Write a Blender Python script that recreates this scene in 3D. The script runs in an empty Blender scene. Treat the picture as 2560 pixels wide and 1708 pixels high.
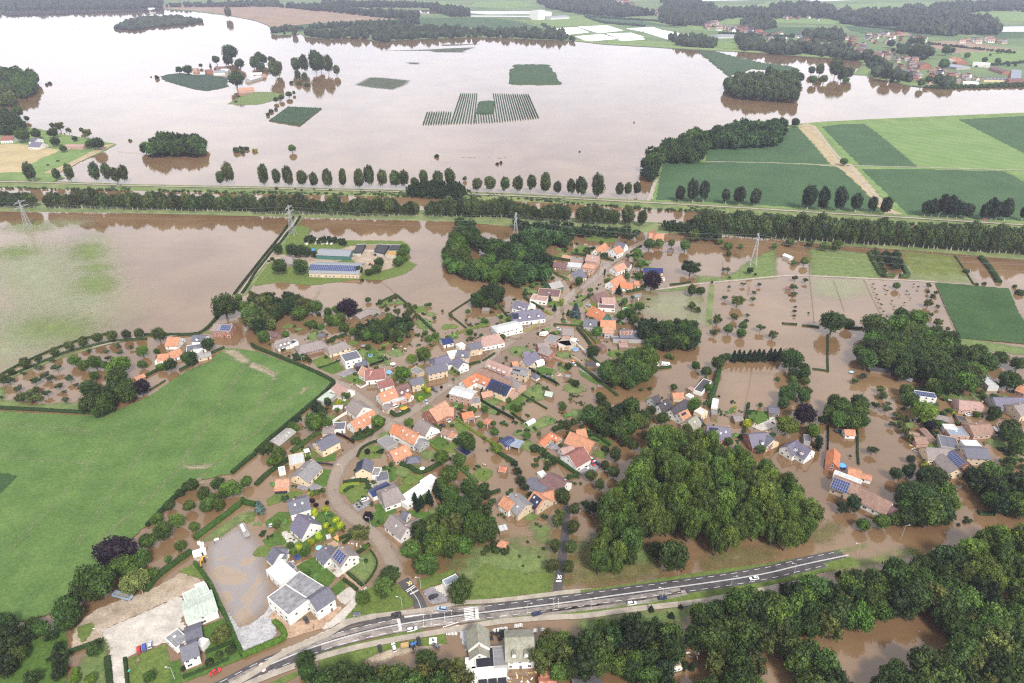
import bpy,bmesh,math,random
import numpy as np
from mathutils import Vector,Matrix,noise
from mathutils.geometry import tessellate_polygon
scene=bpy.context.scene
COL=scene.collection
R=math.radians
def si(node,key,v):node.inputs[key].default_value=v
CAM_H,PITCH,FPX=260.,R(29.4),1707.
cam=bpy.data.cameras.new('camera')
cam.sensor_width,cam.lens=36.,24.
cam.clip_start,cam.clip_end=1.,40000.
cam_ob=bpy.data.objects.new('camera',cam)
cam_ob.location=(0,0,CAM_H)
cam_ob.rotation_euler=(R(90)-PITCH,0,0)
COL.objects.link(cam_ob)
scene.camera=cam_ob
SUN_EL,SUN_AZ=R(46),R(158)
world=bpy.data.worlds.new('World')
scene.world=world
world.use_nodes=True
wn,wl=world.node_tree.nodes,world.node_tree.links
wn.clear()
w_out=wn.new('ShaderNodeOutputWorld');w_bg=wn.new('ShaderNodeBackground')
w_sky=wn.new('ShaderNodeTexSky');w_sky.sky_type='NISHITA';w_sky.sun_disc=False
w_sky.sun_elevation,w_sky.sun_rotation=SUN_EL,SUN_AZ
w_sky.air_density,w_sky.dust_density=1.,2.5
w_tc=wn.new('ShaderNodeTexCoord')
w_noise=wn.new('ShaderNodeTexNoise');si(w_noise,'Scale',2.2)
si(w_noise,'Detail',5)
w_ramp=wn.new('ShaderNodeValToRGB')
w_ramp.color_ramp.elements[0].color=(8.2,8.35,9.,1);w_ramp.color_ramp.elements[0].position=.3
w_ramp.color_ramp.elements[1].color=(13.5,13.4,13.6,1);w_ramp.color_ramp.elements[1].position=.7
w_mix=wn.new('ShaderNodeMixRGB');si(w_mix,0,.85)
wl.new(w_tc.outputs['Generated'],w_noise.inputs['Vector'])
wl.new(w_noise.outputs['Fac'],w_ramp.inputs['Fac'])
wl.new(w_sky.outputs['Color'],w_mix.inputs[1]);wl.new(w_ramp.outputs['Color'],w_mix.inputs[2])
si(w_bg,'Strength',.088)
w_sep=wn.new('ShaderNodeSeparateXYZ');wl.new(w_tc.outputs['Generated'],w_sep.inputs[0])
w_el=wn.new('ShaderNodeMapRange');w_el.interpolation_type='SMOOTHSTEP'
for _i,_v in zip((1,2,3,4),(.0,.8,1.6,.85)):si(w_el,_i,_v)
wl.new(w_sep.outputs['Z'],w_el.inputs[0])
w_mul=wn.new('ShaderNodeMixRGB');w_mul.blend_type='MULTIPLY';si(w_mul,0,1)
wl.new(w_mix.outputs['Color'],w_mul.inputs[1]);wl.new(w_el.outputs[0],w_mul.inputs[2]);wl.new(w_mul.outputs['Color'],w_bg.inputs['Color'])
wl.new(w_bg.outputs['Background'],w_out.inputs['Surface'])
sun=bpy.data.lights.new('sun','SUN')
sun.energy,sun.angle,sun.color=4.,R(10),(1.,.95,.86)
sun_ob=bpy.data.objects.new('sun',sun)
_sd=Vector((math.sin(SUN_AZ)*math.cos(SUN_EL),math.cos(SUN_AZ)*math.cos(SUN_EL),math.sin(SUN_EL)))
sun_ob.rotation_euler=_sd.to_track_quat('Z','Y').to_euler()
sun_ob.location=(0,0,600)
COL.objects.link(sun_ob)
vs=scene.view_settings
scene.display_settings.display_device='sRGB'
vs.view_transform,vs.look,vs.gamma,vs.exposure,vs.use_curve_mapping='Standard','None',1.,.38,False
scene.render.engine='CYCLES'
cy=scene.cycles
cy.use_denoising=False
cy.filter_width=1.2
cy.max_bounces,cy.diffuse_bounces,cy.glossy_bounces,cy.transparent_max_bounces,cy.volume_bounces=6,2,3,12,1
HAZE_DENSITY=.000066
SP,CP=math.sin(PITCH),math.cos(PITCH)
def mk(name,V,F,m):
 me=bpy.data.meshes.new(name);me.from_pydata(V,[],F);me.materials.append(m);me.update();return me
def tones(me,t):
 me.attributes.new('tone','FLOAT','FACE').data.foreach_set('value',np.array(t,np.float32));me.update()
def nat(t,u,v):
 """photo position: t = 'F' (whole view, 2350 wide) or a 4x4 tile 'cr' in its own 2350-wide units"""
 if t=='F':
  return u*1.08936,v*1.08936
 return 640*(t//10)+u/3.671875,427*(t%10)+v/3.671875
def ray(px,py,h=.0):
 a,b=(px-1280)/FPX,(854-py)/FPX
 dx,dy,dz=a,CP+b*SP,-SP+b*CP
 if dz>-.004:dz=-.004
 k=(h-CAM_H)/dz
 return Vector((dx*k,dy*k,h)),k
def G(t,u,v,h=.0):
 return ray(*nat(t,u,v),h)[0]
def mpp(t,u,v,h=.0):
 """metres per unit of t, sideways, at that spot"""
 k=ray(*nat(t,u,v),h)[1]/FPX
 return k*1.08936 if t=='F' else k/3.671875
def pts(s):
 """'u v; u v; ...' -> list of pairs"""
 return[tuple(float(x)for x in q.split())for q in s.split(';')if q.strip()]
def poly(t,s,h=.0):
 return[(p.x,p.y)for p in(G(t,u,v,h)for u,v in pts(s))]
rnd=random.Random(7)
def tag(o,label=None,cat=None,group=None,kind=None):
 if label:o['label']=label
 if cat:o['category']=cat
 if group:o['group']=group
 if kind:o['kind']=kind
 return o
def empty(name,loc,rz=.0,label=None,cat=None,group=None):
 o=bpy.data.objects.new(name,None)
 o.empty_display_size=1
 o.location=loc;o.rotation_euler=(0,0,rz)
 COL.objects.link(o)
 return tag(o,label,cat,group)
def put(name,mesh,parent=None,loc=(0,0,0),rot=(0,0,0),scale=(1,1,1)):
 o=bpy.data.objects.new(name,mesh)
 o.location,o.rotation_euler,o.scale=loc,rot,scale
 if parent:o.parent=parent
 COL.objects.link(o)
 return o
MATS={}
def nt(name):
 m=bpy.data.materials.new(name);m.use_nodes=True
 n=m.node_tree.nodes
 return m,n,m.node_tree.links,n['Principled BSDF'],n['Material Output']
def mat(name,c,rough=.7,var=.18,scale=.4,metal=.0,bump=.0,bscale=3.,spec=.3,c2=None,coords='Object'):
 if name in MATS:return MATS[name]
 m,n,l,b,out=nt(name)
 si(b,'Roughness',rough);si(b,'Metallic',metal)
 si(b,'Specular IOR Level',spec)
 tc=n.new('ShaderNodeTexCoord')
 nz=n.new('ShaderNodeTexNoise');si(nz,'Scale',scale);si(nz,'Detail',6)
 si(nz,'Roughness',.65)
 l.new(tc.outputs[coords],nz.inputs['Vector'])
 rp=n.new('ShaderNodeValToRGB')
 a=[max(0,x*(1-var))for x in c];d=[x*(1+var)for x in c]if c2 is None else list(c2)
 rp.color_ramp.elements[0].color=(*a,1);rp.color_ramp.elements[0].position=.32
 rp.color_ramp.elements[1].color=(*d,1);rp.color_ramp.elements[1].position=.68
 l.new(nz.outputs['Fac'],rp.inputs['Fac']);l.new(rp.outputs['Color'],b.inputs['Base Color'])
 if bump:
  n2=n.new('ShaderNodeTexNoise');si(n2,'Scale',bscale);si(n2,'Detail',4)
  l.new(tc.outputs[coords],n2.inputs['Vector'])
  bp=n.new('ShaderNodeBump');si(bp,'Strength',bump);si(bp,'Distance',.3)
  l.new(n2.outputs['Fac'],bp.inputs['Height']);l.new(bp.outputs['Normal'],b.inputs['Normal'])
 MATS[name]=m
 return m
def roof_mat(name,c,var=.25,rough=.75,moss=.0,mosscol=(.12,.13,.07)):
 """tiled roof: courses as fine relief, patches of weathering"""
 if name in MATS:return MATS[name]
 m,n,l,b,out=nt(name)
 si(b,'Roughness',rough);si(b,'Specular IOR Level',.35)
 tc=n.new('ShaderNodeTexCoord');oi=n.new('ShaderNodeObjectInfo')
 nz=n.new('ShaderNodeTexNoise');nz.noise_dimensions='4D'
 si(nz,'Scale',.55);si(nz,'Detail',8);si(nz,'Roughness',.7)
 l.new(tc.outputs['Object'],nz.inputs['Vector']);l.new(oi.outputs['Random'],nz.inputs['W'])
 rp=n.new('ShaderNodeValToRGB')
 rp.color_ramp.elements[0].color=(*[x*(1-var)for x in c],1);rp.color_ramp.elements[0].position=.3
 rp.color_ramp.elements[1].color=(*[x*(1+var)for x in c],1);rp.color_ramp.elements[1].position=.7
 l.new(nz.outputs['Fac'],rp.inputs['Fac'])
 sx=n.new('ShaderNodeSeparateXYZ');l.new(tc.outputs['Object'],sx.inputs[0])
 w=n.new('ShaderNodeMath');w.operation='MULTIPLY';si(w,1,4.2);l.new(sx.outputs['Z'],w.inputs[0])
 fr=n.new('ShaderNodeMath');fr.operation='FRACT';l.new(w.outputs[0],fr.inputs[0])
 w2=n.new('ShaderNodeMath');w2.operation='MULTIPLY';si(w2,1,3.3);l.new(sx.outputs['X'],w2.inputs[0])
 fl=n.new('ShaderNodeMath');fl.operation='FLOOR';l.new(w.outputs[0],fl.inputs[0])
 fl2=n.new('ShaderNodeMath');fl2.operation='FLOOR';l.new(w2.outputs[0],fl2.inputs[0])
 cb=n.new('ShaderNodeCombineXYZ');l.new(fl.outputs[0],cb.inputs[0]);l.new(fl2.outputs[0],cb.inputs[1])
 wn_=n.new('ShaderNodeTexWhiteNoise');l.new(cb.outputs[0],wn_.inputs['Vector'])
 mr=n.new('ShaderNodeMapRange');si(mr,3,.82);si(mr,4,1.18)
 l.new(wn_.outputs['Value'],mr.inputs[0])
 mx=n.new('ShaderNodeMixRGB');mx.blend_type='MULTIPLY';si(mx,0,1.)
 l.new(rp.outputs['Color'],mx.inputs[1]);l.new(mr.outputs[0],mx.inputs[2])
 cur=mx.outputs['Color']
 if moss:
  n3=n.new('ShaderNodeTexNoise');si(n3,'Scale',.35);si(n3,'Detail',9)
  l.new(tc.outputs['Object'],n3.inputs['Vector'])
  m3=n.new('ShaderNodeMapRange');si(m3,1,.5);si(m3,2,.68)
  si(m3,4,moss);l.new(n3.outputs['Fac'],m3.inputs[0])
  mm=n.new('ShaderNodeMixRGB');si(mm,2,(*mosscol,1))
  l.new(m3.outputs[0],mm.inputs[0]);l.new(cur,mm.inputs[1]);cur=mm.outputs['Color']
 l.new(cur,b.inputs['Base Color'])
 bp=n.new('ShaderNodeBump');si(bp,'Strength',.5);si(bp,'Distance',.06)
 l.new(fr.outputs[0],bp.inputs['Height']);l.new(bp.outputs['Normal'],b.inputs['Normal'])
 MATS[name]=m
 return m
def ground_mat(name,c1,c2,scale=.15,rough=.9,soft=None,bump=.5,bscale=1.2,c3=None,rows=None,spec=.2,fine=.35):
 """ground cover in world metres; soft=(width, top) lets the sheet's edge break up where water covers it"""
 if name in MATS:return MATS[name]
 m,n,l,b,out=nt(name)
 si(b,'Roughness',rough);si(b,'Specular IOR Level',spec)
 geo=n.new('ShaderNodeNewGeometry')
 nz=n.new('ShaderNodeTexNoise');si(nz,'Scale',scale);si(nz,'Detail',9)
 si(nz,'Roughness',.62)
 l.new(geo.outputs['Position'],nz.inputs['Vector'])
 rp=n.new('ShaderNodeValToRGB')
 rp.color_ramp.elements[0].color=(*c1,1);rp.color_ramp.elements[0].position=.33
 rp.color_ramp.elements[1].color=(*c2,1);rp.color_ramp.elements[1].position=.67
 if c3:
  e=rp.color_ramp.elements.new(.82);e.color=(*c3,1)
 l.new(nz.outputs['Fac'],rp.inputs['Fac'])
 n2=n.new('ShaderNodeTexNoise');si(n2,'Scale',bscale);si(n2,'Detail',6)
 si(n2,'Roughness',.7)
 l.new(geo.outputs['Position'],n2.inputs['Vector'])
 mr=n.new('ShaderNodeMapRange');si(mr,1,.3);si(mr,2,.7)
 si(mr,3,1-fine);si(mr,4,1+fine)
 l.new(n2.outputs['Fac'],mr.inputs[0])
 mx=n.new('ShaderNodeMixRGB');mx.blend_type='MULTIPLY';si(mx,0,1)
 l.new(rp.outputs['Color'],mx.inputs[1]);l.new(mr.outputs[0],mx.inputs[2])
 cur=mx.outputs['Color']
 if rows:
  ang,per,amt=rows
  mp=n.new('ShaderNodeMapping');si(mp,'Rotation',(0,0,ang))
  l.new(geo.outputs['Position'],mp.inputs['Vector'])
  wv=n.new('ShaderNodeTexWave');si(wv,'Scale',.314/per*1.)
  si(wv,'Distortion',1.);si(wv,'Detail',2)
  l.new(mp.outputs['Vector'],wv.inputs['Vector'])
  r2=n.new('ShaderNodeMapRange');si(r2,3,1-amt);si(r2,4,1+amt)
  l.new(wv.outputs['Fac'],r2.inputs[0])
  m2=n.new('ShaderNodeMixRGB');m2.blend_type='MULTIPLY';si(m2,0,1)
  l.new(cur,m2.inputs[1]);l.new(r2.outputs[0],m2.inputs[2]);cur=m2.outputs['Color']
 l.new(cur,b.inputs['Base Color'])
 if bump:
  bp=n.new('ShaderNodeBump');si(bp,'Strength',bump);si(bp,'Distance',.5)
  l.new(n2.outputs['Fac'],bp.inputs['Height']);l.new(bp.outputs['Normal'],b.inputs['Normal'])
 if soft:
  wdt,top=soft
  at=n.new('ShaderNodeAttribute');at.attribute_name='fade'
  n4=n.new('ShaderNodeTexNoise');si(n4,'Scale',.22);si(n4,'Detail',8)
  si(n4,'Roughness',.7)
  mp4=n.new('ShaderNodeMapping');si(mp4,'Scale',(.6,1.2,1))
  l.new(geo.outputs['Position'],mp4.inputs['Vector']);l.new(mp4.outputs['Vector'],n4.inputs['Vector'])
  s1=n.new('ShaderNodeMath');s1.operation='MULTIPLY_ADD';si(s1,1,1.5);si(s1,2,-.75)
  l.new(n4.outputs['Fac'],s1.inputs[0])
  s2=n.new('ShaderNodeMath');s2.operation='ADD';l.new(s1.outputs[0],s2.inputs[0]);l.new(at.outputs['Fac'],s2.inputs[1])
  s3=n.new('ShaderNodeMapRange');s3.interpolation_type='SMOOTHSTEP'
  si(s3,1,.5-wdt);si(s3,2,.5+wdt);si(s3,4,top)
  l.new(s2.outputs[0],s3.inputs[0])
  tr=n.new('ShaderNodeBsdfTransparent');ms=n.new('ShaderNodeMixShader')
  l.new(s3.outputs[0],ms.inputs[0]);l.new(tr.outputs[0],ms.inputs[1]);l.new(b.outputs[0],ms.inputs[2])
  l.new(ms.outputs[0],out.inputs['Surface'])
 MATS[name]=m
 return m
class MB:
 def __init__(self):self.v,self.f,self.m=[],[],[]
 def add(self,verts,faces,mi=0):
  o=len(self.v)
  self.v+=[tuple(p)for p in verts]
  self.f+=[tuple(i+o for i in q)for q in faces];self.m+=[mi]*len(faces)
  return self
 def box(self,c,s,rz=.0,mi=0,taper=1.):
  ca,sa=math.cos(rz),math.sin(rz);P=[]
  for z,k in((-.5,1),(.5,taper)):
   for x,y in((-.5,-.5),(.5,-.5),(.5,.5),(-.5,.5)):
    a,b=x*s[0]*k,y*s[1]*k
    P.append((c[0]+a*ca-b*sa,c[1]+a*sa+b*ca,c[2]+z*s[2]))
  return self.add(P,[(3,2,1,0),(4,5,6,7),(0,1,5,4),(1,2,6,5),(2,3,7,6),(3,0,4,7)],mi)
 def prism(self,ring,z0,z1,mi=0,top=True):
  n=len(ring)
  a=sum(ring[i][0]*ring[(i+1)%n][1]-ring[(i+1)%n][0]*ring[i][1]for i in range(n))
  if a<0:ring=ring[::-1]
  P=[(x,y,z0)for x,y in ring]+[(x,y,z1)for x,y in ring]
  F=[(i,(i+1)%n,n+(i+1)%n,n+i)for i in range(n)]
  if top:F.append(tuple(range(n,2*n)))
  return self.add(P,F,mi)
 def tube(self,p,q,r0,r1=None,n=6,mi=0):
  r1=r0 if r1 is None else r1
  p,q=Vector(p),Vector(q);d=(q-p).normalized()
  a=d.orthogonal().normalized();b=d.cross(a);P=[]
  for c,r in((p,r0),(q,r1)):
   for i in range(n):
    t=2*math.pi*i/n
    P.append(c+a*(r*math.cos(t))+b*(r*math.sin(t)))
  F=[(i,(i+1)%n,n+(i+1)%n,n+i)for i in range(n)]+[tuple(range(n))[::-1],tuple(range(n,2*n))]
  return self.add(P,F,mi)
 def mesh(self,name,*mats):
  me=bpy.data.meshes.new(name)
  me.from_pydata(self.v,[],self.f)
  for mt in mats:me.materials.append(mt)
  if len(mats)>1:me.polygons.foreach_set('material_index',self.m)
  me.update()
  return me
 def build(self,name,mats,parent=None,loc=(0,0,0),rot=(0,0,0)):
  if not isinstance(mats,(list,tuple)):mats=[mats]
  return put(name,self.mesh(name,*mats),parent,loc,rot)
def sdist(P,pg):
 """signed distance (inside positive) of points P (n,2) to polygon pg"""
 pg=np.asarray(pg);n=len(pg)
 d=np.full(len(P),1e18);ins=np.zeros(len(P),bool)
 for i in range(n):
  a,b=pg[i],pg[(i+1)%n];e=b-a;w=P-a
  t=np.clip((w@e)/max(e@e,1e-9),0,1)
  q=w-t[:,None]*e
  d=np.minimum(d,(q*q).sum(1))
  c=(a[1]>P[:,1])!=(b[1]>P[:,1])
  with np.errstate(divide='ignore',invalid='ignore'):
   xi=(b[0]-a[0])*(P[:,1]-a[1])/(b[1]-a[1])+a[0]
  ins^=c&(P[:,0]<xi)
 return np.where(ins,1,-1)*np.sqrt(d)
def inside(x,y,pg):
 return sdist(np.array([[x,y]]),pg)[0]>0
LAYER=[0]
def soft_sheet(name,pg,z,material,cell=2.,soft=2.,kind='structure',rough=.0):
 pg=[tuple(p)for p in pg]
 xs,ys=zip(*pg)
 x0,x1,y0,y1=min(xs)-soft,max(xs)+soft,min(ys)-soft,max(ys)+soft
 cell=max(cell,math.sqrt((x1-x0)*(y1-y0)/60000))
 nx,ny=int((x1-x0)/cell)+2,int((y1-y0)/cell)+2
 gx,gy=np.meshgrid(x0+np.arange(nx)*cell,y0+np.arange(ny)*cell)
 P=np.stack([gx.ravel(),gy.ravel()],1)
 fade=np.clip(sdist(P,pg)/soft+.5,0,1)
 idx=np.arange(nx*ny).reshape(ny,nx)
 Q=np.stack([idx[:-1,:-1].ravel(),idx[:-1,1:].ravel(),idx[1:,1:].ravel(),idx[1:,:-1].ravel()],1)
 Q=Q[(fade[Q]>0).any(1)]
 used=np.unique(Q);remap=np.full(nx*ny,-1);remap[used]=np.arange(len(used))
 V=np.zeros((len(used),3));V[:,:2]=P[used];V[:,2]=z+LAYER[0]*.00005;LAYER[0]+=1
 if rough:V[:,2]+=np.random.default_rng(3).random(len(used))*rough
 me=bpy.data.meshes.new(name)
 me.from_pydata(V.tolist(),[],remap[Q].tolist())
 at=me.attributes.new('fade','FLOAT','POINT');at.data.foreach_set('value',fade[used].astype(np.float32))
 me.materials.append(material);me.update()
 return tag(put(name,me),kind=kind)
def sheet(name,pg,z,material,kind='structure'):
 v=[Vector((x,y,0))for x,y in pg]
 tri=tessellate_polygon([v])
 F=[]
 for a,b,c in tri:
  if(v[b]-v[a]).cross(v[c]-v[a]).z<0:a,b=b,a
  F.append((a,b,c))
 me=bpy.data.meshes.new(name);me.from_pydata([(p.x,p.y,z)for p in v],[],F)
 me.materials.append(material);me.update()
 return tag(put(name,me),kind=kind)
def resample(P,step):
 P=[Vector(p)for p in P];out=[P[0]];carry=.0
 L=sum((b-a).length for a,b in zip(P,P[1:]));n=max(1,int(round(L/step)));s=L/n
 acc,k=.0,1
 for a,b in zip(P,P[1:]):
  d=(b-a).length
  while k<=n and acc+d>=k*s-1e-6:
   out.append(a.lerp(b,min(1,(k*s-acc)/max(d,1e-9))));k+=1
  acc+=d
 return out
def smooth_line(P,n=2):
 P=[Vector(p)for p in P]
 for _ in range(n):
  Q=[P[0]]
  for a,b in zip(P,P[1:]):Q+=[a.lerp(b,.25),a.lerp(b,.75)]
  Q.append(P[-1]);P=Q
 return P
def ribbon(name,P,w,z,material,kind='structure',parent=None,off=.0):
 n=len(P);V=[]
 for i in range(n):
  d=(P[min(n-1,i+1)]-P[max(0,i-1)]);d.z=0;d.normalize();s=Vector((-d.y,d.x,0))
  for k in(off-w/2,off+w/2):V.append((P[i].x+s.x*k,P[i].y+s.y*k,z))
 F=[(2*i,2*i+2,2*i+3,2*i+1)[::-1]for i in range(n-1)]
 me=mk(name,V,F,material)
 o=put(name,me,parent)
 return tag(o,kind=kind)if kind else o
def line(t,s,h=.0):
 return[G(t,u,v,h)for u,v in pts(s)]
def water_mat():
 m,n,l,b,out=nt('muddy_water')
 geo=n.new('ShaderNodeNewGeometry')
 nz=n.new('ShaderNodeTexNoise');si(nz,'Scale',.012);si(nz,'Detail',7)
 si(nz,'Distortion',.6)
 l.new(geo.outputs['Position'],nz.inputs['Vector'])
 rp=n.new('ShaderNodeValToRGB')
 rp.color_ramp.elements[0].color=(.14,.083,.041,1);rp.color_ramp.elements[0].position=.35
 rp.color_ramp.elements[1].color=(.2,.128,.07,1);rp.color_ramp.elements[1].position=.68
 l.new(nz.outputs['Fac'],rp.inputs['Fac'])
 n5=n.new('ShaderNodeTexNoise');si(n5,'Scale',.09);si(n5,'Detail',8);si(n5,'Roughness',.7);si(n5,'Distortion',1.2)
 mp5=n.new('ShaderNodeMapping');si(mp5,'Scale',(.4,1.3,1));l.new(geo.outputs['Position'],mp5.inputs['Vector']);l.new(mp5.outputs['Vector'],n5.inputs['Vector'])
 m5=n.new('ShaderNodeMapRange');si(m5,3,.78);si(m5,4,1.22);l.new(n5.outputs['Fac'],m5.inputs[0])
 x5=n.new('ShaderNodeMixRGB');x5.blend_type='MULTIPLY';si(x5,0,1);l.new(rp.outputs['Color'],x5.inputs[1]);l.new(m5.outputs[0],x5.inputs[2])
 l.new(x5.outputs['Color'],b.inputs['Base Color'])
 si(b,'Roughness',.04)
 si(b,'IOR',1.78)
 si(b,'Specular IOR Level',.5)
 mp=n.new('ShaderNodeMapping');si(mp,'Scale',(.35,1.,1.))
 l.new(geo.outputs['Position'],mp.inputs['Vector'])
 n2=n.new('ShaderNodeTexNoise');si(n2,'Scale',.9);si(n2,'Detail',4)
 l.new(mp.outputs['Vector'],n2.inputs['Vector'])
 n3=n.new('ShaderNodeTexNoise');si(n3,'Scale',.02);si(n3,'Detail',5)
 si(n3,'Distortion',2.)
 mp3=n.new('ShaderNodeMapping');si(mp3,'Scale',(.3,1.2,1.))
 l.new(geo.outputs['Position'],mp3.inputs['Vector']);l.new(mp3.outputs['Vector'],n3.inputs['Vector'])
 mr=n.new('ShaderNodeMapRange');si(mr,1,.35);si(mr,2,.75)
 si(mr,3,.012);si(mr,4,.05)
 l.new(n3.outputs['Fac'],mr.inputs[0])
 bp=n.new('ShaderNodeBump');si(bp,'Distance',.5)
 l.new(mr.outputs[0],bp.inputs['Strength'])
 l.new(n2.outputs['Fac'],bp.inputs['Height']);l.new(bp.outputs['Normal'],b.inputs['Normal'])
 return m
M_WATER=water_mat()
M_BED=ground_mat('river_bed',(.1,.07,.04),(.14,.1,.06),.02)
S=9000
sheet('ground',[(-S,-300),(S,-300),(S,S),(-S,S)],-1.5,M_BED)
sheet('flood_water',[(-S+10,-290),(S-10,-290),(S-10,S-10),(-S+10,S-10)],.0,M_WATER)
g_grass=ground_mat('lawn_grass',(.07,.11,.024),(.125,.165,.04),.35,soft=(.1,1.),bump=.3)
g_lawn_deep=ground_mat('deep_lawn',(.045,.092,.016),(.078,.135,.027),.4,soft=(.08,1.),bump=.25)
g_wet=ground_mat('wet_meadow',(.09,.14,.045),(.17,.21,.075),.2,soft=(.42,.92),bump=.3)
g_algae=ground_mat('drowned_grass',(.12,.18,.045),(.2,.27,.07),.12,soft=(.6,.55),bump=.2)
g_algae_faint=ground_mat('faint_drowned_grass',(.27,.3,.18),(.34,.37,.23),.1,soft=(.75,.5),bump=.1)
g_crop=ground_mat('crop_green',(.06,.115,.028),(.1,.165,.045),.05,soft=(.1,1.),bump=.8,bscale=.75,fine=.3)
g_crop_dark=ground_mat('crop_dark',(.026,.06,.018),(.042,.085,.027),.03,soft=(.08,1.),bump=.6,bscale=.9,rows=(R(25),1.5,.08))
g_crop_far=ground_mat('crop_far',(.036,.078,.032),(.052,.1,.042),.02,soft=(.08,1.),bump=.3,rows=(R(60),3.,.06))
g_crop_light=ground_mat('crop_light',(.12,.19,.06),(.15,.225,.08),.02,soft=(.08,1.),bump=.2,rows=(R(-38),24.,.05),fine=.15)
g_bank=ground_mat('bank_grass',(.085,.13,.045),(.19,.21,.09),.06,bump=.4,fine=.3)
g_bank_soft=ground_mat('levee_grass',(.1,.17,.05),(.17,.23,.08),.04,soft=(.1,1.),bump=.4,fine=.3)
g_straw=ground_mat('dry_grass',(.1,.1,.035),(.2,.17,.07),.15,soft=(.5,.8),bump=.5,c3=(.36,.29,.13))
g_wheat=ground_mat('wheat',(.3,.24,.13),(.4,.33,.19),.03,soft=(.1,1.),bump=.3,rows=(R(20),6,.05),fine=.2)
g_plough=ground_mat('ploughed_earth',(.2,.145,.1),(.27,.2,.145),.01,soft=(.1,1.),bump=.3,fine=.15)
g_track=ground_mat('dirt_track',(.27,.22,.13),(.38,.31,.2),.08,soft=(.12,1.),bump=.3)
g_path=ground_mat('pale_path',(.25,.215,.18),(.37,.33,.28),.2,bump=.1,fine=.15)
g_concrete=ground_mat('concrete_yard',(.33,.3,.27),(.5,.465,.42),.16,bump=.1,fine=.2,soft=(.05,1.))
g_mud=ground_mat('muddy_yard',(.23,.18,.13),(.4,.33,.26),.14,soft=(.15,1.),bump=.4,c3=(.13,.09,.06))
g_gravel=ground_mat('grey_gravel',(.27,.265,.275),(.42,.415,.43),.3,soft=(.1,1.),bump=.4,fine=.25)
g_sand=ground_mat('brick_paving',(.3,.2,.14),(.42,.3,.21),.25,soft=(.06,1.),bump=.2)
g_asphalt=ground_mat('asphalt',(.035,.032,.036),(.085,.078,.08),.2,bump=.1,fine=.2,spec=.5,rough=.55)
g_dusty=ground_mat('silt_on_asphalt',(.22,.19,.175),(.36,.32,.3),.1,bump=.1,fine=.25,soft=(.35,.95))
g_drive=ground_mat('grey_paving',(.16,.15,.17),(.26,.25,.27),.3,soft=(.06,1.),bump=.1)
g_line=mat('road_paint',(.78,.77,.74),.6,.08,2.,coords='Object')
g_yellow=mat('yellow_paint',(.72,.6,.25),.6,.1)
g_far_forest=ground_mat('far_woodland_floor',(.03,.045,.025),(.05,.07,.035),.02)
g_far_land=ground_mat('far_farmland',(.07,.12,.05),(.15,.2,.09),.004,bump=0,fine=.1)
def patch(name,t,s,material,z=.05,cell=2.,soft=2.,h=.0):
 return soft_sheet(name,poly(t,s,h),z,material,cell,soft)
shore=('-500 34;-250 32;0 31;100 28;200 27;300 25;372 22;440 26;520 36;560 43;588 49;612 58;622 66;620 78;640 82;690 79;''700 86;762 91;802 87;840 90;862 96;962 91;1087 86;1175 89;1320 95;1390 103;1500 109;1600 116;1690 119;1762 124;''1862 132;1940 136;1975 140;1978 150;1966 162;1957 172;1998 174;2040 187;2080 197;2110 201;2237 197;2350 193;2600 186;3000 178')
far=[(p.x,p.y)for p in line('F',shore)]
bank=far+[(S-20,far[-1][1]),(S-20,S-20),(-S+20,S-20),(-S+20,far[0][1])]
sheet('far_bank_land',bank,.6,g_far_land)
def fpatch(name,s,material,z=.9,soft=8):
 return soft_sheet(name,poly('F',s),z,material,12,soft)
fpatch('ploughed_field','366 11;480 10;700 20;790 28;870 38;960 41;880 47;800 49;700 57;626 62;610 57;588 48;520 34;440 24;372 20',g_plough)
fpatch('far_crop_field','624 76;632 64;700 56;800 50;900 48;960 43;1060 40;1130 42;1190 50;1262 70;1175 80;1100 62;950 68;860 60;780 70;700 72',g_crop_far)
fpatch('far_meadow','1210 42;1290 38;1340 36;1400 60;1330 60;1260 62;1225 55',g_bank_soft)
fpatch('far_crop_field','1345 40;1420 40;1500 48;1600 62;1560 64;1490 58;1420 58;1385 50',g_crop_far)
fpatch('far_crop_field','1460 46;1540 44;1640 62;1690 64;1680 75;1600 70;1540 60',g_crop_light)
fpatch('far_meadow','1610 42;1760 40;1800 48;1700 56;1610 54',g_crop_light)
fpatch('far_meadow','1390 92;1500 94;1640 104;1690 112;1600 113;1500 106;1400 100',g_bank_soft)
fpatch('far_meadow','1640 96;1780 92;1850 108;1840 116;1720 114;1650 112',g_crop_light)
fpatch('far_grassland','1762 5;1860 12;1800 22;1700 20',g_crop_light)
fpatch('far_grassland','1917 12;2000 8;2100 5;2200 6;2210 12;2110 18;2000 22;1925 18',g_crop_light)
fpatch('far_grassland','2190 30;2290 22;2400 24;2400 52;2300 48;2210 40',g_crop_light)
fpatch('far_crop_field','1940 60;2060 60;2160 66;2180 78;2120 86;2000 82;1950 70',g_crop_far)
fpatch('far_grassland','1760 42;1930 44;1960 58;1760 52',g_crop_light)
fpatch('far_ploughed_field','2010 76;2080 74;2095 82;2020 84',g_plough)
fpatch('far_ploughed_field','2130 96;2210 94;2320 112;2330 118;2200 124;2140 110',g_plough)
fpatch('far_meadow','2200 122;2360 116;2420 120;2420 140;2250 150;2210 136',g_crop_light)
fpatch('far_crop_field','1650 70;1740 64;1860 62;1930 72;1900 84;1760 88',g_crop_far)
fpatch('far_meadow','2230 60;2400 60;2400 84;2300 90;2240 82',g_crop_far)
fpatch('far_grassland','700 6;900 4;1020 3;1060 12;900 16;760 14',g_crop_light)
fpatch('far_grassland','1090 5;1190 3;1240 14;1160 20;1080 16',g_crop_light)
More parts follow.
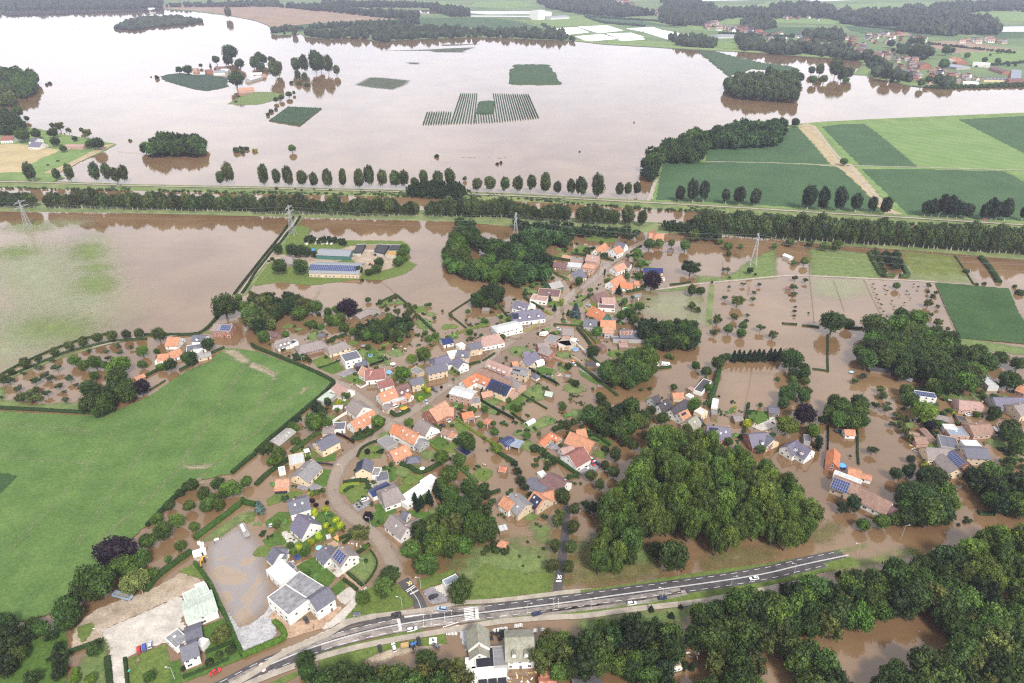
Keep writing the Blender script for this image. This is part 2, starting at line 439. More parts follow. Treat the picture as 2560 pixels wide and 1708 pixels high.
lev=smooth_line(line('F','1310 92;1390 100;1500 106;1600 112;1690 116;1762 121;1862 129;1950 134;1990 141;1998 152;1990 164;1985 171;2040 183;2085 193;2150 197;2237 193;2350 189;2600 183'),1)
def embank(name,P,w,h,material,crest=.25):
 n=len(P);V=[];prof=((-.5,0),(-crest/2,h),(crest/2,h),(.5,0))
 for i in range(n):
  d=(P[min(n-1,i+1)]-P[max(0,i-1)]);d.z=0;d.normalize();s=Vector((-d.y,d.x,0))
  for k,z in prof:V.append((P[i].x+s.x*k*w,P[i].y+s.y*k*w,z+.04))
 F=[(4*i+j,4*i+j+1,4*i+j+5,4*i+j+4)[::-1]for i in range(n-1)for j in range(3)]
 me=mk(name,V,F,material)
 return tag(put(name,me),kind='structure')
g_levee=ground_mat('levee_turf',(.12,.18,.06),(.19,.24,.1),.02,bump=.2)
embank('levee',lev,34,3.,g_levee)
g_pond=M_WATER
for s in('800 23;870 22;960 23;1037 25;1037 33;990 32;930 30;880 29','1078 26;1225 26;1225 33;1120 34;1078 31','1070 36;1225 37;1222 40;1080 39','2284 62;2420 60;2420 74;2300 74','1850 1;1960 -4;1990 -1;1880 4','1590 -2;1700 -4;1720 1;1600 3'):
 sheet('far_lake',poly('F',s),1.3,g_pond)
soft_sheet('river_meadow',poly('F','1488 466;1500 410;1540 345;1610 306;1790 290;1848 283;1887 280;2000 274;2112 269;2230 264;2350 259;2800 242;2800 560;2350 515;2062 498;1762 480;1600 470'),.5,g_bank_soft,5,4)
def rfield(name,s,material,z=.62):
 return soft_sheet(name,poly('F',s),z,material,4,2)
rfield('maize_field','1506 459;1512 420;1522 374;1620 373;1780 376;1890 381;1925 386;1970 420;2020 458;2030 487;1900 482;1762 473;1600 464',g_crop_far)
rfield('maize_field','1622 340;1700 318;1790 297;1830 291;1862 328;1904 377;1780 374;1620 371',g_crop_far)
rfield('dirt_track','1830 292;1846 284;1872 290;1895 320;1925 368;1957 379;2000 428;2040 478;2072 494;2028 490;1975 430;1925 386;1906 378;1866 330',g_track,.7)
rfield('grass_strip','1858 285;1885 291;1925 334;1967 377;1975 382;1950 375;1905 325',g_crop_light,.66)
rfield('maize_field','1885 292;1930 286;1984 285;2030 320;2105 384;2040 383;1975 381;1925 332',g_crop_far)
rfield('pale_crop_field','1990 287;2090 281;2187 276;2280 324;2420 390;2420 394;2250 389;2108 385;2040 326',g_crop_light)
rfield('maize_field','2199 275;2350 267;2800 250;2800 396;2424 390;2290 322',g_crop_far)
rfield('maize_field','1977 389;2100 389;2304 394;2350 418;2420 455;2420 514;2350 508;2200 500;2084 494;2030 440',g_crop_far)
rfield('grass_strip','1958 390;1976 391;2030 442;2082 495;2052 474;2010 440',g_crop_light,.66)
rfield('stubble_field','2309 394;2424 392;2424 452',g_bank_soft)
for s,w in(('1850 283;1866 293;1893 324;1924 362;1936 374;1946 380;1962 398;2000 440;2035 478;2056 494',4.),('1495 458;1494 447;1499 430;1508 412',4.5),('1880 381;1950 381;2000 382;2200 388;2420 394',3.),('1620 372;1760 374;1890 380',2.2)):
 ribbon('farm_track',resample(smooth_line(line('F',s)),6),w,.82,g_path)
soft_sheet('spit_meadow',poly('F','-400 300;-150 290;0 285;95 297;140 309;207 318;240 326;268 331;230 352;175 376;150 388;132 397;150 410;120 417;0 415;-400 413'),.4,g_bank_soft,4,4)
rfield('wheat_field','-400 332;0 332;40 331;92 337;137 345;110 361;58 391;48 396;-20 398;-400 398',g_wheat,.5)
rfield('bright_pasture','66 380;100 362;140 350;190 344;184 352;150 364;100 384;74 384',g_crop_light,.52)
rfield('rough_bank','100 398;150 378;190 358;240 334;262 331;230 350;180 374;130 400',g_track,.5)
def strip(name,up,lo,prof,material):
 a,b=line('F',up),line('F',lo)
 A=resample(a,max(1,sum((q-p).length for p,q in zip(a,a[1:]))/90));B=resample(b,sum((q-p).length for p,q in zip(b,b[1:]))/90)
 n=min(len(A),len(B));V,F=[],[];k=len(prof)
 for i in range(n):
  for t,z in prof:
   p=A[i].lerp(B[i],t);V.append((p.x,p.y,z+(.15*(noise.noise(p*.05))if z>.5 else 0)))
 for i in range(n-1):
  for j in range(k-1):F.append((i*k+j,i*k+j+1,i*k+k+j+1,i*k+k+j))
 me=mk(name,V,F,material)
 return tag(put(name,me),kind='structure'),A,B
NB_UP='-300 409;0 413;150 419;300 425;587 430;900 438;1175 446;1340 455;1500 463;1762 478;2062 496;2350 514;2600 530'
NB_LO='-300 428;0 432;125 436;300 439;587 446;925 453;1100 458;1300 469;1500 482;1667 491;1762 500;1995 511;2350 532;2600 549'
strip('canal_bank',NB_UP,NB_LO,((0,.1),(.1,2.2),(.35,2.4),(.75,1.2),(1,-.4)),g_bank)
SB_UP='-300 458;0 461;225 463;400 467;587 471;962 481;1175 490;1487 510;1587 512;1650 513;1917 520;1982 534;2350 554;2600 570'
SB_LO='-300 483;0 486;300 490;587 497;800 503;1050 510;1175 521;1300 528;1480 534;1650 540;1800 552;1937 566;2100 576;2350 598;2600 618'
strip('canal_bank',SB_UP,SB_LO,((0,-.4),(.12,1.4),(.4,2.),(.6,1.8),(.9,.5),(1,-.2)),g_bank)
ribbon('towpath',resample(smooth_line(line('F','-300 416;0 417;150 421;300 427;587 432;900 440;1175 449;1340 458;1500 466;1762 481;1900 490;2062 499;2350 517;2600 534',2.3)),8),3.6,2.75,g_path)
ribbon('access_lane',resample(smooth_line(line('F','1495 465;1488 460;1490 452;1500 434',2.)),3),4.5,1.6,g_path)
for u,v,a,b,m in((130,750,150,45,g_algae),(810,745,130,75,g_algae),(880,890,120,32,g_algae),(880,1040,150,80,g_algae),(500,1455,300,85,g_algae),(270,520,190,40,g_algae),(620,480,160,22,g_algae_faint),(250,860,320,210,g_algae_faint),(700,1250,420,190,g_algae_faint),(350,1000,380,260,g_algae_faint),(150,1480,420,160,g_algae_faint),(850,900,200,320,g_algae_faint)):
 el=[(u+a*math.cos(i*math.pi/8),v+b*math.sin(i*math.pi/8))for i in range(16)]
 p0=G(1,u,v);w=abs(G(1,u+a,v).x-p0.x)
 soft_sheet('drowned_meadow',[(q.x,q.y)for q in(G(1,*e)for e in el)],.03 if m is g_algae_faint else .06,m,3,max(8,w*1.5))
soft_sheet('drowned_meadow',poly(2,'-200 -100;300 -150;700 -60;500 20;200 130;0 260;-300 400'),.045,g_algae_faint,3,60)
soft_sheet('farm_island',poly(11,'235 650;300 560;335 505;430 505;500 535;480 590;600 640;840 640;1100 640;1340 645;1410 690;1400 830;1480 862;1400 930;1300 970;1150 1005;920 1000;700 1030;500 1055;440 1050;250 1030;100 1040;0 1060;-60 1040;20 930;100 840;190 690'),.12,g_grass,2.5,6)
patch('farm_yard',11,'500 800;880 690;1340 680;1330 830;1240 900;1100 930;980 900;860 800;520 905;340 800',g_mud,.2,2,3)
patch('farm_yard',11,'80 800;150 740;230 770;500 780;500 830;300 810;180 820;100 860',g_mud,.2,2,3)
FARM_ROAD=line(11,'388 430;340 500;285 560;225 645;150 740;85 830;0 935;-60 1010;-115 1090;-160 1150')
ribbon('farm_lane',resample(smooth_line(FARM_ROAD),4),4.2,.3,g_path)
for off in(4.5,-4.5):
 ribbon('lane_verge',resample(smooth_line(FARM_ROAD),4),3.,.2,g_bank,off=off)
patch('drowned_pasture',31,'385 720;660 730;940 770;1035 985;700 985;390 960',g_wet,.06,2,10)
patch('drowned_pasture',31,'1230 740;1700 780;1885 1035;1500 1015;1290 1000',g_algae,.06,2,14)
patch('pasture',21,'1685 965;1930 980;2060 930;2150 850;2250 790;2420 720;2420 985;2100 1000;1700 1030',g_wet,.08,2,8)
patch('drowned_pasture',21,'1270 1100;1400 1085;1610 1055;1590 1095;1400 1112',g_wet,.07,2,6)
patch('drowned_pasture',21,'1200 1150;1600 1120;1780 1150;1780 1420;1480 1370;1200 1300',g_algae_faint,.05,2,16)
patch('drowned_pasture',31,'400 1000;860 1000;900 1130;640 1180;420 1130',g_algae_faint,.06,2,14)
patch('maize_field',31,'1535 1030;1800 1050;2210 1085;2300 1300;2420 1500;2420 1600;2000 1560;1765 1540;1640 1280',g_crop_dark,.5,2,2)
ribbon('field_path',resample(smooth_line(line(21,'1320 1095;1450 1075;1700 1036;2000 1012;2350 978;2530 962;2750 965;3250 987;3700 1010;3900 1022')),4),3.,.16,g_path)
ribbon('mown_strip',resample(line(21,'1835 1050;1800 1420'),6),5.,.1,g_bank)
patch('grass_verge',31,'1600 1500;2000 1570;2420 1640;2420 1700;1900 1640;1560 1540',g_wet,.07,2,6)
patch('village_lawn',21,'655 568;800 565;930 590;980 640;900 665;690 640',g_grass,.1,2,5)
patch('village_lawn',21,'548 750;570 715;630 680;700 690;690 740;600 765',g_grass,.1,2,4)
CROP=poly('F','-200 950;0 944;120 952;225 955;270 942;312 925;345 908;385 880;430 852;480 832;515 800;545 800;590 808;640 826;700 846;757 873;764 880;730 920;687 954;650 984;585 1043;530 1088;482 1098;452 1105;400 1146;370 1176;342 1200;300 1240;250 1280;200 1330;150 1385;112 1412;60 1424;0 1430;-200 1450')
soft_sheet('crop_field',CROP,.35,g_crop,1.5,4)
soft_sheet('dark_crop_corner',poly(2,'-300 1200;0 1212;165 1242;100 1310;0 1400;-300 1500'),.6,g_crop_dark,1.5,1)
g_tram=ground_mat('wheel_ruts',(.13,.18,.07),(.24,.23,.13),.3,bump=.4,soft=(.3,.8))
g_bare=ground_mat('bare_soil',(.24,.21,.14),(.33,.28,.2),.2,bump=.4,soft=(.35,.85))
def ruts(s,t=2,w=.7,gap=1.9):
 P=resample(smooth_line(line(t,s)),3)
 for o in(-gap/2,gap/2):
  ob=ribbon('wheel_rut',P,w,.42,g_tram,off=o)
  at=ob.data.attributes.new('fade','FLOAT','POINT');at.data.foreach_set('value',[.5]*len(ob.data.vertices))
ruts('1780 400;1600 620;1400 880;1150 1220;930 1540;700 1880')
ruts('2270 190;2150 370;2000 580;1850 840;1690 1090;1560 1260;1250 1540;900 1850',w=1.)
ruts('2900 400;2600 560;2350 850;2180 930;2100 1040;1980 1130;1850 1145;1690 1135',w=1.2)
ruts('1570 480;1380 590;1180 690;1060 820;800 1180;420 1568;100 1900')
ruts('0 750;430 775;850 820');ruts('0 790;430 815;860 850')
ruts('2350 640;2250 780;2150 960');ruts('0 1060;400 1100;800 1115')
ruts('600 -500;560 -420;400 -200',12);ruts('0 210;100 250;185 310;160 360;20 600',12,1.4)
patch('bare_patch',2,'1680 1150;1790 1140;1990 1130;1890 1170;1740 1185',g_bare,.4,1.5,5)
patch('bare_patch',2,'1800 1270;1880 1220;1840 1280;1930 1310;1830 1310',g_bare,.4,1.5,5)
patch('bare_patch',12,'400 480;440 420;470 440;430 480',g_bare,.4,1.,3)
patch('bare_patch',12,'630 430;690 395;660 440;600 480',g_bare,.4,1.,3)
patch('bare_patch',2,'2030 90;2160 80;2250 140;2300 200;2200 200;2130 140',g_bare,.4,1.5,5)
patch('bare_patch',12,'-40 190;60 220;190 300;170 350;100 300;-60 240',g_bare,.4,1.,4)
patch('orchard_grass',2,'-150 540;0 545;140 540;300 590;560 560;740 570;740 620;690 640;300 630;-150 610',g_wet,.08,1.5,5)
patch('orchard_grass',2,'-200 430;30 430;60 500;20 540;-200 540',g_wet,.07,1.5,5)
LANE=line(2,'2000 -60;1900 -90;1760 -70;1400 -65;1250 -40;1000 20;700 100;400 200;200 290;30 350;-150 420;-400 500')
ribbon('orchard_lane',resample(smooth_line(LANE),4),3.2,.2,g_bank)
ribbon('orchard_lane',resample(smooth_line(line(2,'1700 -70;1480 -30;1380 -75;1100 -5;850 55')),4),2.2,.26,g_path)
LAWNS=[(12,'1010 62;1080 55;1180 190;1060 225;960 110','d'),(12,'590 250;760 185;805 262;700 302','d'),(12,'510 175;640 120;715 190;570 250','g'),(12,'775 335;950 282;985 372;930 405','g'),(12,'1440 485;1560 440;1620 490;1530 545;1480 565','d'),(12,'935 1045;1050 950;1160 960;1150 1070;950 1088','g'),(12,'500 1335;590 1178;690 1178;640 1335','d'),(12,'790 1330;870 1300;1010 1310;1040 1360;1010 1420;880 1497;800 1390','g'),(12,'95 1450;200 1385;400 1370;440 1400;240 1470;110 1515','g'),(12,'520 1060;600 1070;740 1020;730 1095;560 1110','d'),(12,'1580 920;1700 870;1780 930;1700 1000','d'),(12,'1820 755;1900 740;1985 805;1860 855','g'),(12,'1490 1000;1620 1000;1700 1065;1550 1085','w'),(12,'2270 605;2350 545;2400 560;2380 660','d'),(12,'1340 1110;1560 1150;1500 1212;1420 1200','g'),(12,'1080 1200;1250 1130;1330 1200;1260 1290;1080 1260','d'),(12,'1090 1500;1250 1480;1300 1570;1100 1600','d'),(22,'-20 550;100 495;95 640;-20 670','d'),(22,'215 235;380 250;345 300;240 290','d'),(22,'600 250;700 310;810 390;780 402;640 320','d'),(22,'690 830;800 850;930 930;890 980;720 900','d'),(22,'720 990;880 1010;860 1085;740 1040','g'),(22,'2180 640;2360 640;2360 722;2250 765;2185 710','d'),(22,'80 480;250 380;330 520;160 560','w'),(22,'380 110;520 90;560 150;420 160','w'),(22,'60 760;240 720;330 680;420 740;200 830','w'),(13,'370 495;540 405;740 600;650 692;480 612','d'),(13,'680 705;790 615;832 690;740 772','d'),(13,'900 425;1050 360;1118 470;1060 590;985 655;860 550','w'),(13,'790 1005;900 880;1010 700;1290 660;1440 800;1445 862;1350 900;1180 925;950 970','g'),(13,'1480 622;1830 520;1860 600;1520 715','g'),(13,'60 262;210 160;285 280;100 325','d'),(13,'80 92;200 0;330 0;290 75;110 152','d'),(13,'490 0;700 -10;830 130;600 250;500 330;430 420;330 380;400 290','d'),(13,'980 60;1120 -20;1190 20;1150 120;1100 140','d'),(13,'1370 -20;1600 0;1560 120;1480 60','d'),(3,'1170 1352;1525 1208;1562 1380;1550 1600;1190 1600','g'),(3,'1850 1062;2050 970;2150 1200;2220 1330;1940 1440;1880 1300','d'),(3,'1665 1480;1880 1400;2230 1262;2245 1340;1690 1570','d'),(3,'1560 1380;1650 1350;1690 1590;1550 1600','d'),(3,'0 1150;420 1150;600 1060;640 1300;600 1600;0 1600','d'),(3,'900 1190;975 1180;1000 1340;960 1600;600 1600;800 1300','w'),(3,'1640 540;1790 470;1900 640;1830 610','g'),(3,'1850 260;2000 140;2250 0;2330 20;2180 110;2020 230','w'),(3,'700 1060;850 1010;870 1060;780 1200;740 1200','g')]
KEY={'d':(g_lawn_deep,'garden_lawn'),'g':(g_grass,'garden_lawn'),'w':(g_wet,'wet_lawn')}
for i,(t,s,k)in enumerate(LAWNS):
 patch(KEY[k][1],t,s,KEY[k][0],.1+.002*i,1.2,1.5 if k!='w' else 5)
patch('dry_lawn',12,'1330 1185;1400 1180;1485 1232;1380 1352;1290 1300',g_straw,.08,1.2,3)
patch('flooded_meadow',13,'1790 420;1900 480;2000 340;2350 280;2500 320;2700 380;2800 500;2760 740;2350 775;1990 840;1930 760;1880 560',g_wet,.06,2,22)
patch('flooded_meadow',23,'-260 480;150 560;380 520;340 740;0 785;-300 820;-480 820',g_grass,.08,2,10)
patch('flooded_meadow',23,'180 110;340 140;370 330;240 260',g_wet,.07,2,9)
patch('tall_dry_grass',23,'560 650;600 420;720 290;780 520;900 540;1100 470;1350 520;1320 590;1100 620;900 650;700 680',g_straw,.09,2,10)
patch('tall_dry_grass',23,'1740 500;1850 370;2100 340;2380 350;2380 430;2000 480',g_straw,.09,2,12)
patch('rough_verge',23,'600 1000;1000 945;1500 880;1720 850;1760 900;1400 1040;1000 1110;640 1090',g_wet,.065,2,10)
patch('bank_undergrowth',23,'600 300;900 200;1300 350;1300 500;900 560;640 600',g_wet,.07,2,14)
patch('concrete_yard',3,'935 1085;1300 930;1660 770;1720 890;1660 980;1700 1080;1530 1190;1240 1300;1150 1345;1155 1620;1040 1620;1000 1250',g_concrete,.14,1.5,.6)
patch('muddy_yard',3,'640 1290;690 1050;800 960;920 870;1330 740;1740 520;1870 640;1660 770;1300 930;935 1085;970 1170;780 1250',g_mud,.12,1.5,3)
patch('gravel_edge',3,'2070 895;2140 960;2170 1030;2210 1075;2350 1000;2500 870;2560 880;2480 1000;2400 1250;2230 1275;2150 1180',g_gravel,.12,1.5,2)
patch('gravel_yard',13,'-160 1060;40 1000;130 850;205 880;110 960;160 1010;200 1130;0 1240;-140 1260',g_gravel,.125,1.5,2)
patch('dirt_forecourt',13,'108 962;205 880;370 1005;560 980;745 870;795 880;620 1062;420 1120;250 1175;230 1020;160 1000',g_sand,.13,1.2,1)
patch('pale_pavement',13,'605 1065;760 930;920 755;1000 685;1062 720;920 890;790 1005;640 1080',g_concrete,.14,1.2,.5)
patch('pale_pavement',13,'230 1270;480 1160;700 1062;735 1065;720 1100;500 1195;250 1300',g_concrete,.145,1.2,.5)
patch('garden_path',13,'800 565;840 545;990 680;960 720;900 690',g_sand,.13,1,.5)
patch('sandy_terrace',13,'735 770;860 680;925 745;830 850;790 840',g_concrete,.13,1,.6)
patch('house_terrace',13,'635 510;700 480;800 545;760 610',g_concrete,.13,1,.5)
patch('house_terrace',13,'210 200;275 170;385 260;340 300;240 270',g_concrete,.13,1,.5)
patch('brick_path',13,'640 280;700 250;780 300;700 330',g_sand,.135,1,.5)
patch('brick_path',13,'350 490;540 405;540 430;370 500',g_sand,.135,1,.5)
patch('grey_driveway',13,'1530 720;1630 680;1760 790;1750 830;1600 845',g_drive,.13,1,.5)
patch('sandy_driveway',13,'1620 690;1720 660;1770 760;1740 770',g_concrete,.135,1,.5)
patch('grey_driveway',12,'740 310;860 245;935 275;800 330',g_drive,.13,1,.5)
patch('grey_driveway',12,'880 1500;1010 1430;1060 1490;930 1570',g_drive,.13,1,.5)
patch('patio',12,'1040 1300;1130 1290;1150 1330;1090 1365;1040 1340',g_concrete,.13,1,.5)
patch('patio',12,'890 1235;1010 1265;990 1285;870 1260',g_concrete,.13,1,.5)
patch('patio',12,'330 1340;500 1290;640 1350;480 1375',g_drive,.12,1,.8)
patch('patio',22,'190 180;300 170;300 215;220 250;150 230',g_concrete,.13,1,.5)
patch('black_forecourt',22,'580 1180;690 1070;820 1130;770 1190;670 1245',g_drive,.13,1,.5)
patch('black_forecourt',22,'270 940;330 900;450 960;420 1000;340 985',g_drive,.13,1,.5)
patch('grey_driveway',22,'590 225;640 250;720 320;800 400;840 420;800 420;690 320',g_drive,.13,1,.5)
patch('pool_terrace',22,'2200 780;2260 715;2380 720;2380 800;2290 820',g_concrete,.13,1,.5)
patch('house_terrace',32,'-10 700;60 690;80 790;-10 800',g_concrete,.13,1,.5)
patch('puddled_lot',13,'1000 1330;1250 1220;1480 1170;1600 1210;1720 1190;1700 1240;1400 1290;1100 1400',g_mud,.06,1.5,6)
patch('restaurant_forecourt',13,'1850 1070;1940 1060;1950 1300;1920 1280;1880 1150',g_gravel,.12,1.2,.5)
ROAD=smooth_line(line(13,'-900 1900;-600 1760;-250 1588;-110 1514;0 1454;250 1347;500 1247;750 1166;1000 1098;1290 1036;1600 985;1910 942;2350 889;2850 830;3350 756;3850 690;4350 620;4700 562;4950 497;5260 430;5660 345;6100 255;6500 170'))
ROAD=resample(ROAD,2.)
def dip(P,x0,x1,z,lo=-.25):
 return[z+(lo-z)*min(1,max(0,(p.x-x0)/(x1-x0)))for p in P]
X0,X1=G(13,5150,450).x,G(13,5800,320).x
def zribbon(name,P,w,Z,material,off=.0,kind='structure',parent=None):
 o=ribbon(name,P,w,0,material,kind,parent,off)
 for i,z in enumerate(Z):o.data.vertices[2*i].co.z=z;o.data.vertices[2*i+1].co.z=z
 return o
RZ=dip(ROAD,X0,X1,.16)
zribbon('main_road',ROAD,8.6,RZ,g_asphalt)
marks=MB()
def strip_mark(mb,P,w,off,z,on=None,gap=.0,lo=0,hi=None,Z=None):
 n=len(P);acc=.0;hi=n-1 if hi is None else hi
 for i in range(lo,hi):
  a,b=P[i],P[i+1];d=(b-a).length
  if on is None or(acc%(on+gap))<on:
   t=(b-a).normalized();s=Vector((-t.y,t.x,0));zz=Z[i]+z if Z else z
   q=[a+s*(off-w/2),b+s*(off-w/2),b+s*(off+w/2),a+s*(off+w/2)]
   mb.add([(p.x,p.y,zz)for p in q],[(0,1,2,3)])
  acc+=d
RF=resample(ROAD,1.);RFZ=dip(RF,X0,X1,.16)
for off in(-.18,.18):strip_mark(marks,RF,.16,off,.012,Z=RFZ)
for off in(-3.2,3.2):strip_mark(marks,RF,.16,off,.012,3.,3.,Z=RFZ)
def stripes(mb,t,a,b,n,w,z,cover=.5):
 """n bars from a to b (the middle of each), each bar along the road, w long"""
 A,B=G(t,*a),G(t,*b);d=(B-A)/n;e=d.normalized();s=Vector((-e.y,e.x,0))
 for i in range(n):
  p=A+d*(i+.25);q=p+d*cover
  mb.add([(x.x,x.y,z)for x in(p-s*w/2,q-s*w/2,q+s*w/2,p+s*w/2)],[(3,2,1,0)]if(q-p).cross(s).z<0 else[(0,1,2,3)])
stripes(marks,13,(1948,875),(1962,995),8,4.2,.175)
stripes(marks,13,(2025,885),(2030,982),12,1.6,.175,.55)
stripes(marks,13,(1308,980),(1328,1090),14,1.3,.175,.55)
stripes(marks,13,(1745,1115),(1850,1115),8,1.8,.19,.5)
stripes(marks,13,(1415,755),(1490,715),9,.9,.19,.5)
for a,b,w in(((1378,722),(1455,672),.35),((1386,735),(1464,685),.35),((2755,628),(2806,630),.35),((2752,638),(2804,641),.35)):
 P=[G(13,*a),G(13,*b)];strip_mark(marks,P,w,0,.19)
for u0,v0,u1,v1,n in((1370,925,1620,885,15),(1372,905,1625,905,15),(1360,962,1540,940,10),(1715,1058,1860,1010,10),(1720,1078,1860,1040,10),(2700,742,2840,730,9),(2695,755,2850,735,9)):
 A,B=G(13,u0,v0),G(13,u1,v1)
 for i in range(n):
  p=A.lerp(B,(i+.5)/n);marks.box((p.x,p.y,.185),(.55,.5,.006))
for u,v0,v1 in((1535,950,1045),(1605,940,1035),(1728,915,1020),(1795,905,1040),(2733,800,895),(2776,795,890)):
 A,B=G(13,u,v0),G(13,u+4,v1)
 P=resample([A,B],.7);strip_mark(marks,P,.14,0,.19,.7,.7)
tag(marks.build('road_marking',g_line),kind='structure')
CYC=line(13,'-560 1830;-300 1680;0 1545;300 1430;600 1325;900 1245;1200 1182;1500 1130;1740 1090;1900 1060;2200 1010;2350 992;2750 962;3000 958;3350 905;3650 870;4050 828;4400 760;4700 700;5000 640;5260 590;5560 520;5900 440')
CYC=resample(smooth_line(CYC),2)
zribbon('cycle_path',CYC,2.9,dip(CYC,G(13,4300,790).x,G(13,5400,560).x,.22,-.1),g_path)
CYB=resample(smooth_line(line(13,'780 1010;960 975;1150 945;1350 922;1600 895;1850 830;2100 822;2350 798;2700 755;2840 735;2990 722;3150 712')),2)
zribbon('cycle_path',CYB,2.4,dip(CYB,G(13,2900,730).x,G(13,3200,710).x,.22,-.1),g_path)
ribbon('parking_bay',resample(smooth_line(line(13,'760 1070;900 1010;1110 985;1250 980;1330 965')),2),2.6,.155,g_asphalt)
ribbon('forecourt_pavement',resample(smooth_line(line(13,'-420 1700;-250 1610;0 1480;240 1300;480 1205;700 1110;780 1050;900 1000;1100 962')),2),3.,.2,g_path,off=.5)
for s,w in(('600 1235;900 1160;1290 1075;1600 1025;1910 985;2350 935;2750 885;3150 830;3500 790;3900 722',3.4),('2600 930;3000 880;3350 845;3700 795;3950 735',3.),('-250 1560;100 1380;400 1260;700 1145;1000 1060;1300 1000',2.2),('1360 950;1700 900;2100 880',3.)):
 P=resample(smooth_line(line(13,s)),2)
 o=ribbon('silt_film',P,w,.168,g_dusty)
 at=o.data.attributes.new('fade','FLOAT','POINT')
 at.data.foreach_set('value',[.62+.2*noise.noise(P[i//2]*.07)for i in range(2*len(P))])
for s,w in(('550 1322;800 1250;1100 1180;1390 1115;1545 1062',2.2),('-330 1690;-60 1560;200 1452;360 1390',2.6),('2030 1000;2350 958;2600 935;2740 930',2.6),('2790 925;3050 912;3350 878;3600 842;3900 790;4300 722;4700 635;5000 560;5240 505;5500 440',5.),('2830 770;3100 738;3450 690;3800 630;4250 560;4700 505;4950 455',4.5),('1790 890;1900 882',1.6),('2360 830;2600 800;2690 782',2.2),('60 1620;300 1520;540 1410',2.6)):
 P=resample(smooth_line(line(13,s)),2)
 pg=[]
 for i,p in enumerate(P):
  t=(P[min(i+1,len(P)-1)]-P[max(i-1,0)]).normalized();pg.append((p,Vector((-t.y,t.x,0))))
 ring=[(p+n*w/2).to_2d()[:]for p,n in pg]+[(p-n*w/2).to_2d()[:]for p,n in reversed(pg)]
 soft_sheet('road_verge',ring,.13,g_grass,.9,.9)
patch('road_verge',13,'600 1480;560 1340;800 1290;1200 1210;1560 1150;1735 1105;1745 1200;1600 1225;1350 1230;1150 1290;1000 1350;960 1480;800 1520',g_grass,.11,1.2,3)
patch('submerged_verge',33,'540 490;900 430;1130 372;1160 430;900 500;560 560',g_algae,.03,1.2,4)
patch('submerged_verge',33,'1170 360;1300 330;1400 350;1330 395;1200 412',g_algae,.03,1.2,4)
patch('submerged_verge',33,'0 500;200 460;500 380;900 290;880 320;500 410;200 480;0 520',g_algae,.03,1.2,3)
patch('drowned_scrub',33,'380 180;560 90;660 130;560 250;430 280',g_straw,.03,1.2,8)
SIDE1=resample(smooth_line(line(13,'1300 560;1380 660;1440 740;1485 800;1510 870;1520 900')),1)
zribbon('side_street',SIDE1,5.6,[.15-.35*max(0,1-i/9)for i in range(len(SIDE1))],g_asphalt)
m2=MB();strip_mark(m2,SIDE1,.15,.0,.168,lo=12)
tag(m2.build('road_marking',g_line),kind='structure')
SIDE2=resample(smooth_line(line(13,'2850 -60;2845 60;2835 250;2805 450;2785 600;2770 700;2762 790')),1.5)
zribbon('side_street',SIDE2,4.4,[.02+.13*min(1,i/30)for i in range(len(SIDE2))],g_asphalt)
for u,v,c,txt,up in((2783,598,g_line,30,(2790,560)),(1410,655,g_yellow,30,(1380,610))):
 p,q=G(13,u,v),G(13,*up)
 cu=bpy.data.curves.new('speed_marking','FONT');cu.body=str(txt);cu.size=2.3;cu.align_x='CENTER';cu.align_y='CENTER'
 cu.offset=.05
 ob=put('speed_marking',cu,None,(p.x,p.y,.19));d=(q-p)
 ob.rotation_euler=(0,0,math.atan2(d.y,d.x)-math.pi/2);ob.scale=(1.,1.5,1)
 dg=bpy.context.evaluated_depsgraph_get();me=bpy.data.meshes.new_from_object(ob.evaluated_get(dg))
 me.materials.clear();me.materials.append(c)
 mo=put('speed_marking',me,None,ob.location,ob.rotation_euler,ob.scale);tag(mo,kind='structure')
 bpy.data.objects.remove(ob)
g_redpaint=mat('red_paint',(.45,.06,.05),.6,.1)
for u,v in((50,1400),(70,1450)):
 p=G(13,u,v);mb=MB()
 ring=lambda r:[(p.x+r*math.cos(i*math.pi/8),p.y+r*math.sin(i*math.pi/8))for i in range(16)]
 A,B=ring(1.05),ring(.8)
 mb.add([(x,y,.185)for x,y in B],[tuple(range(16))],0)
 mb.add([(x,y,.185)for x,y in A+B],[(i,(i+1)%16,16+(i+1)%16,16+i)for i in range(16)],1)
 tag(mb.build('speed_roundel',[g_line,g_redpaint]),kind='structure')
def oil_mat():
 m,n,l,b,out=nt('oil_film')
 geo=n.new('ShaderNodeNewGeometry');nz=n.new('ShaderNodeTexNoise');si(nz,'Scale',.045)
 si(nz,'Detail',5);si(nz,'Distortion',2.5)
 l.new(geo.outputs['Position'],nz.inputs['Vector'])
 rp=n.new('ShaderNodeValToRGB');cr=rp.color_ramp
 cr.elements[0].color=(.36,.32,.31,1);cr.elements[0].position=.35
 cr.elements[1].color=(.38,.31,.25,1);cr.elements[1].position=.72
 e=cr.elements.new(.5);e.color=(.34,.33,.35,1)
 e=cr.elements.new(.58);e.color=(.44,.35,.27,1)
 l.new(nz.outputs['Fac'],rp.inputs['Fac']);l.new(rp.outputs['Color'],b.inputs['Base Color'])
 si(b,'Roughness',.12)
 at=n.new('ShaderNodeAttribute');at.attribute_name='fade'
 tr=n.new('ShaderNodeBsdfTransparent');ms=n.new('ShaderNodeMixShader');mu=n.new('ShaderNodeMath');mu.operation='MULTIPLY';si(mu,1,.6)
 l.new(at.outputs['Fac'],mu.inputs[0])
 l.new(mu.outputs[0],ms.inputs[0]);l.new(tr.outputs[0],ms.inputs[1]);l.new(b.outputs[0],ms.inputs[2]);l.new(ms.outputs[0],out.inputs['Surface'])
 return m
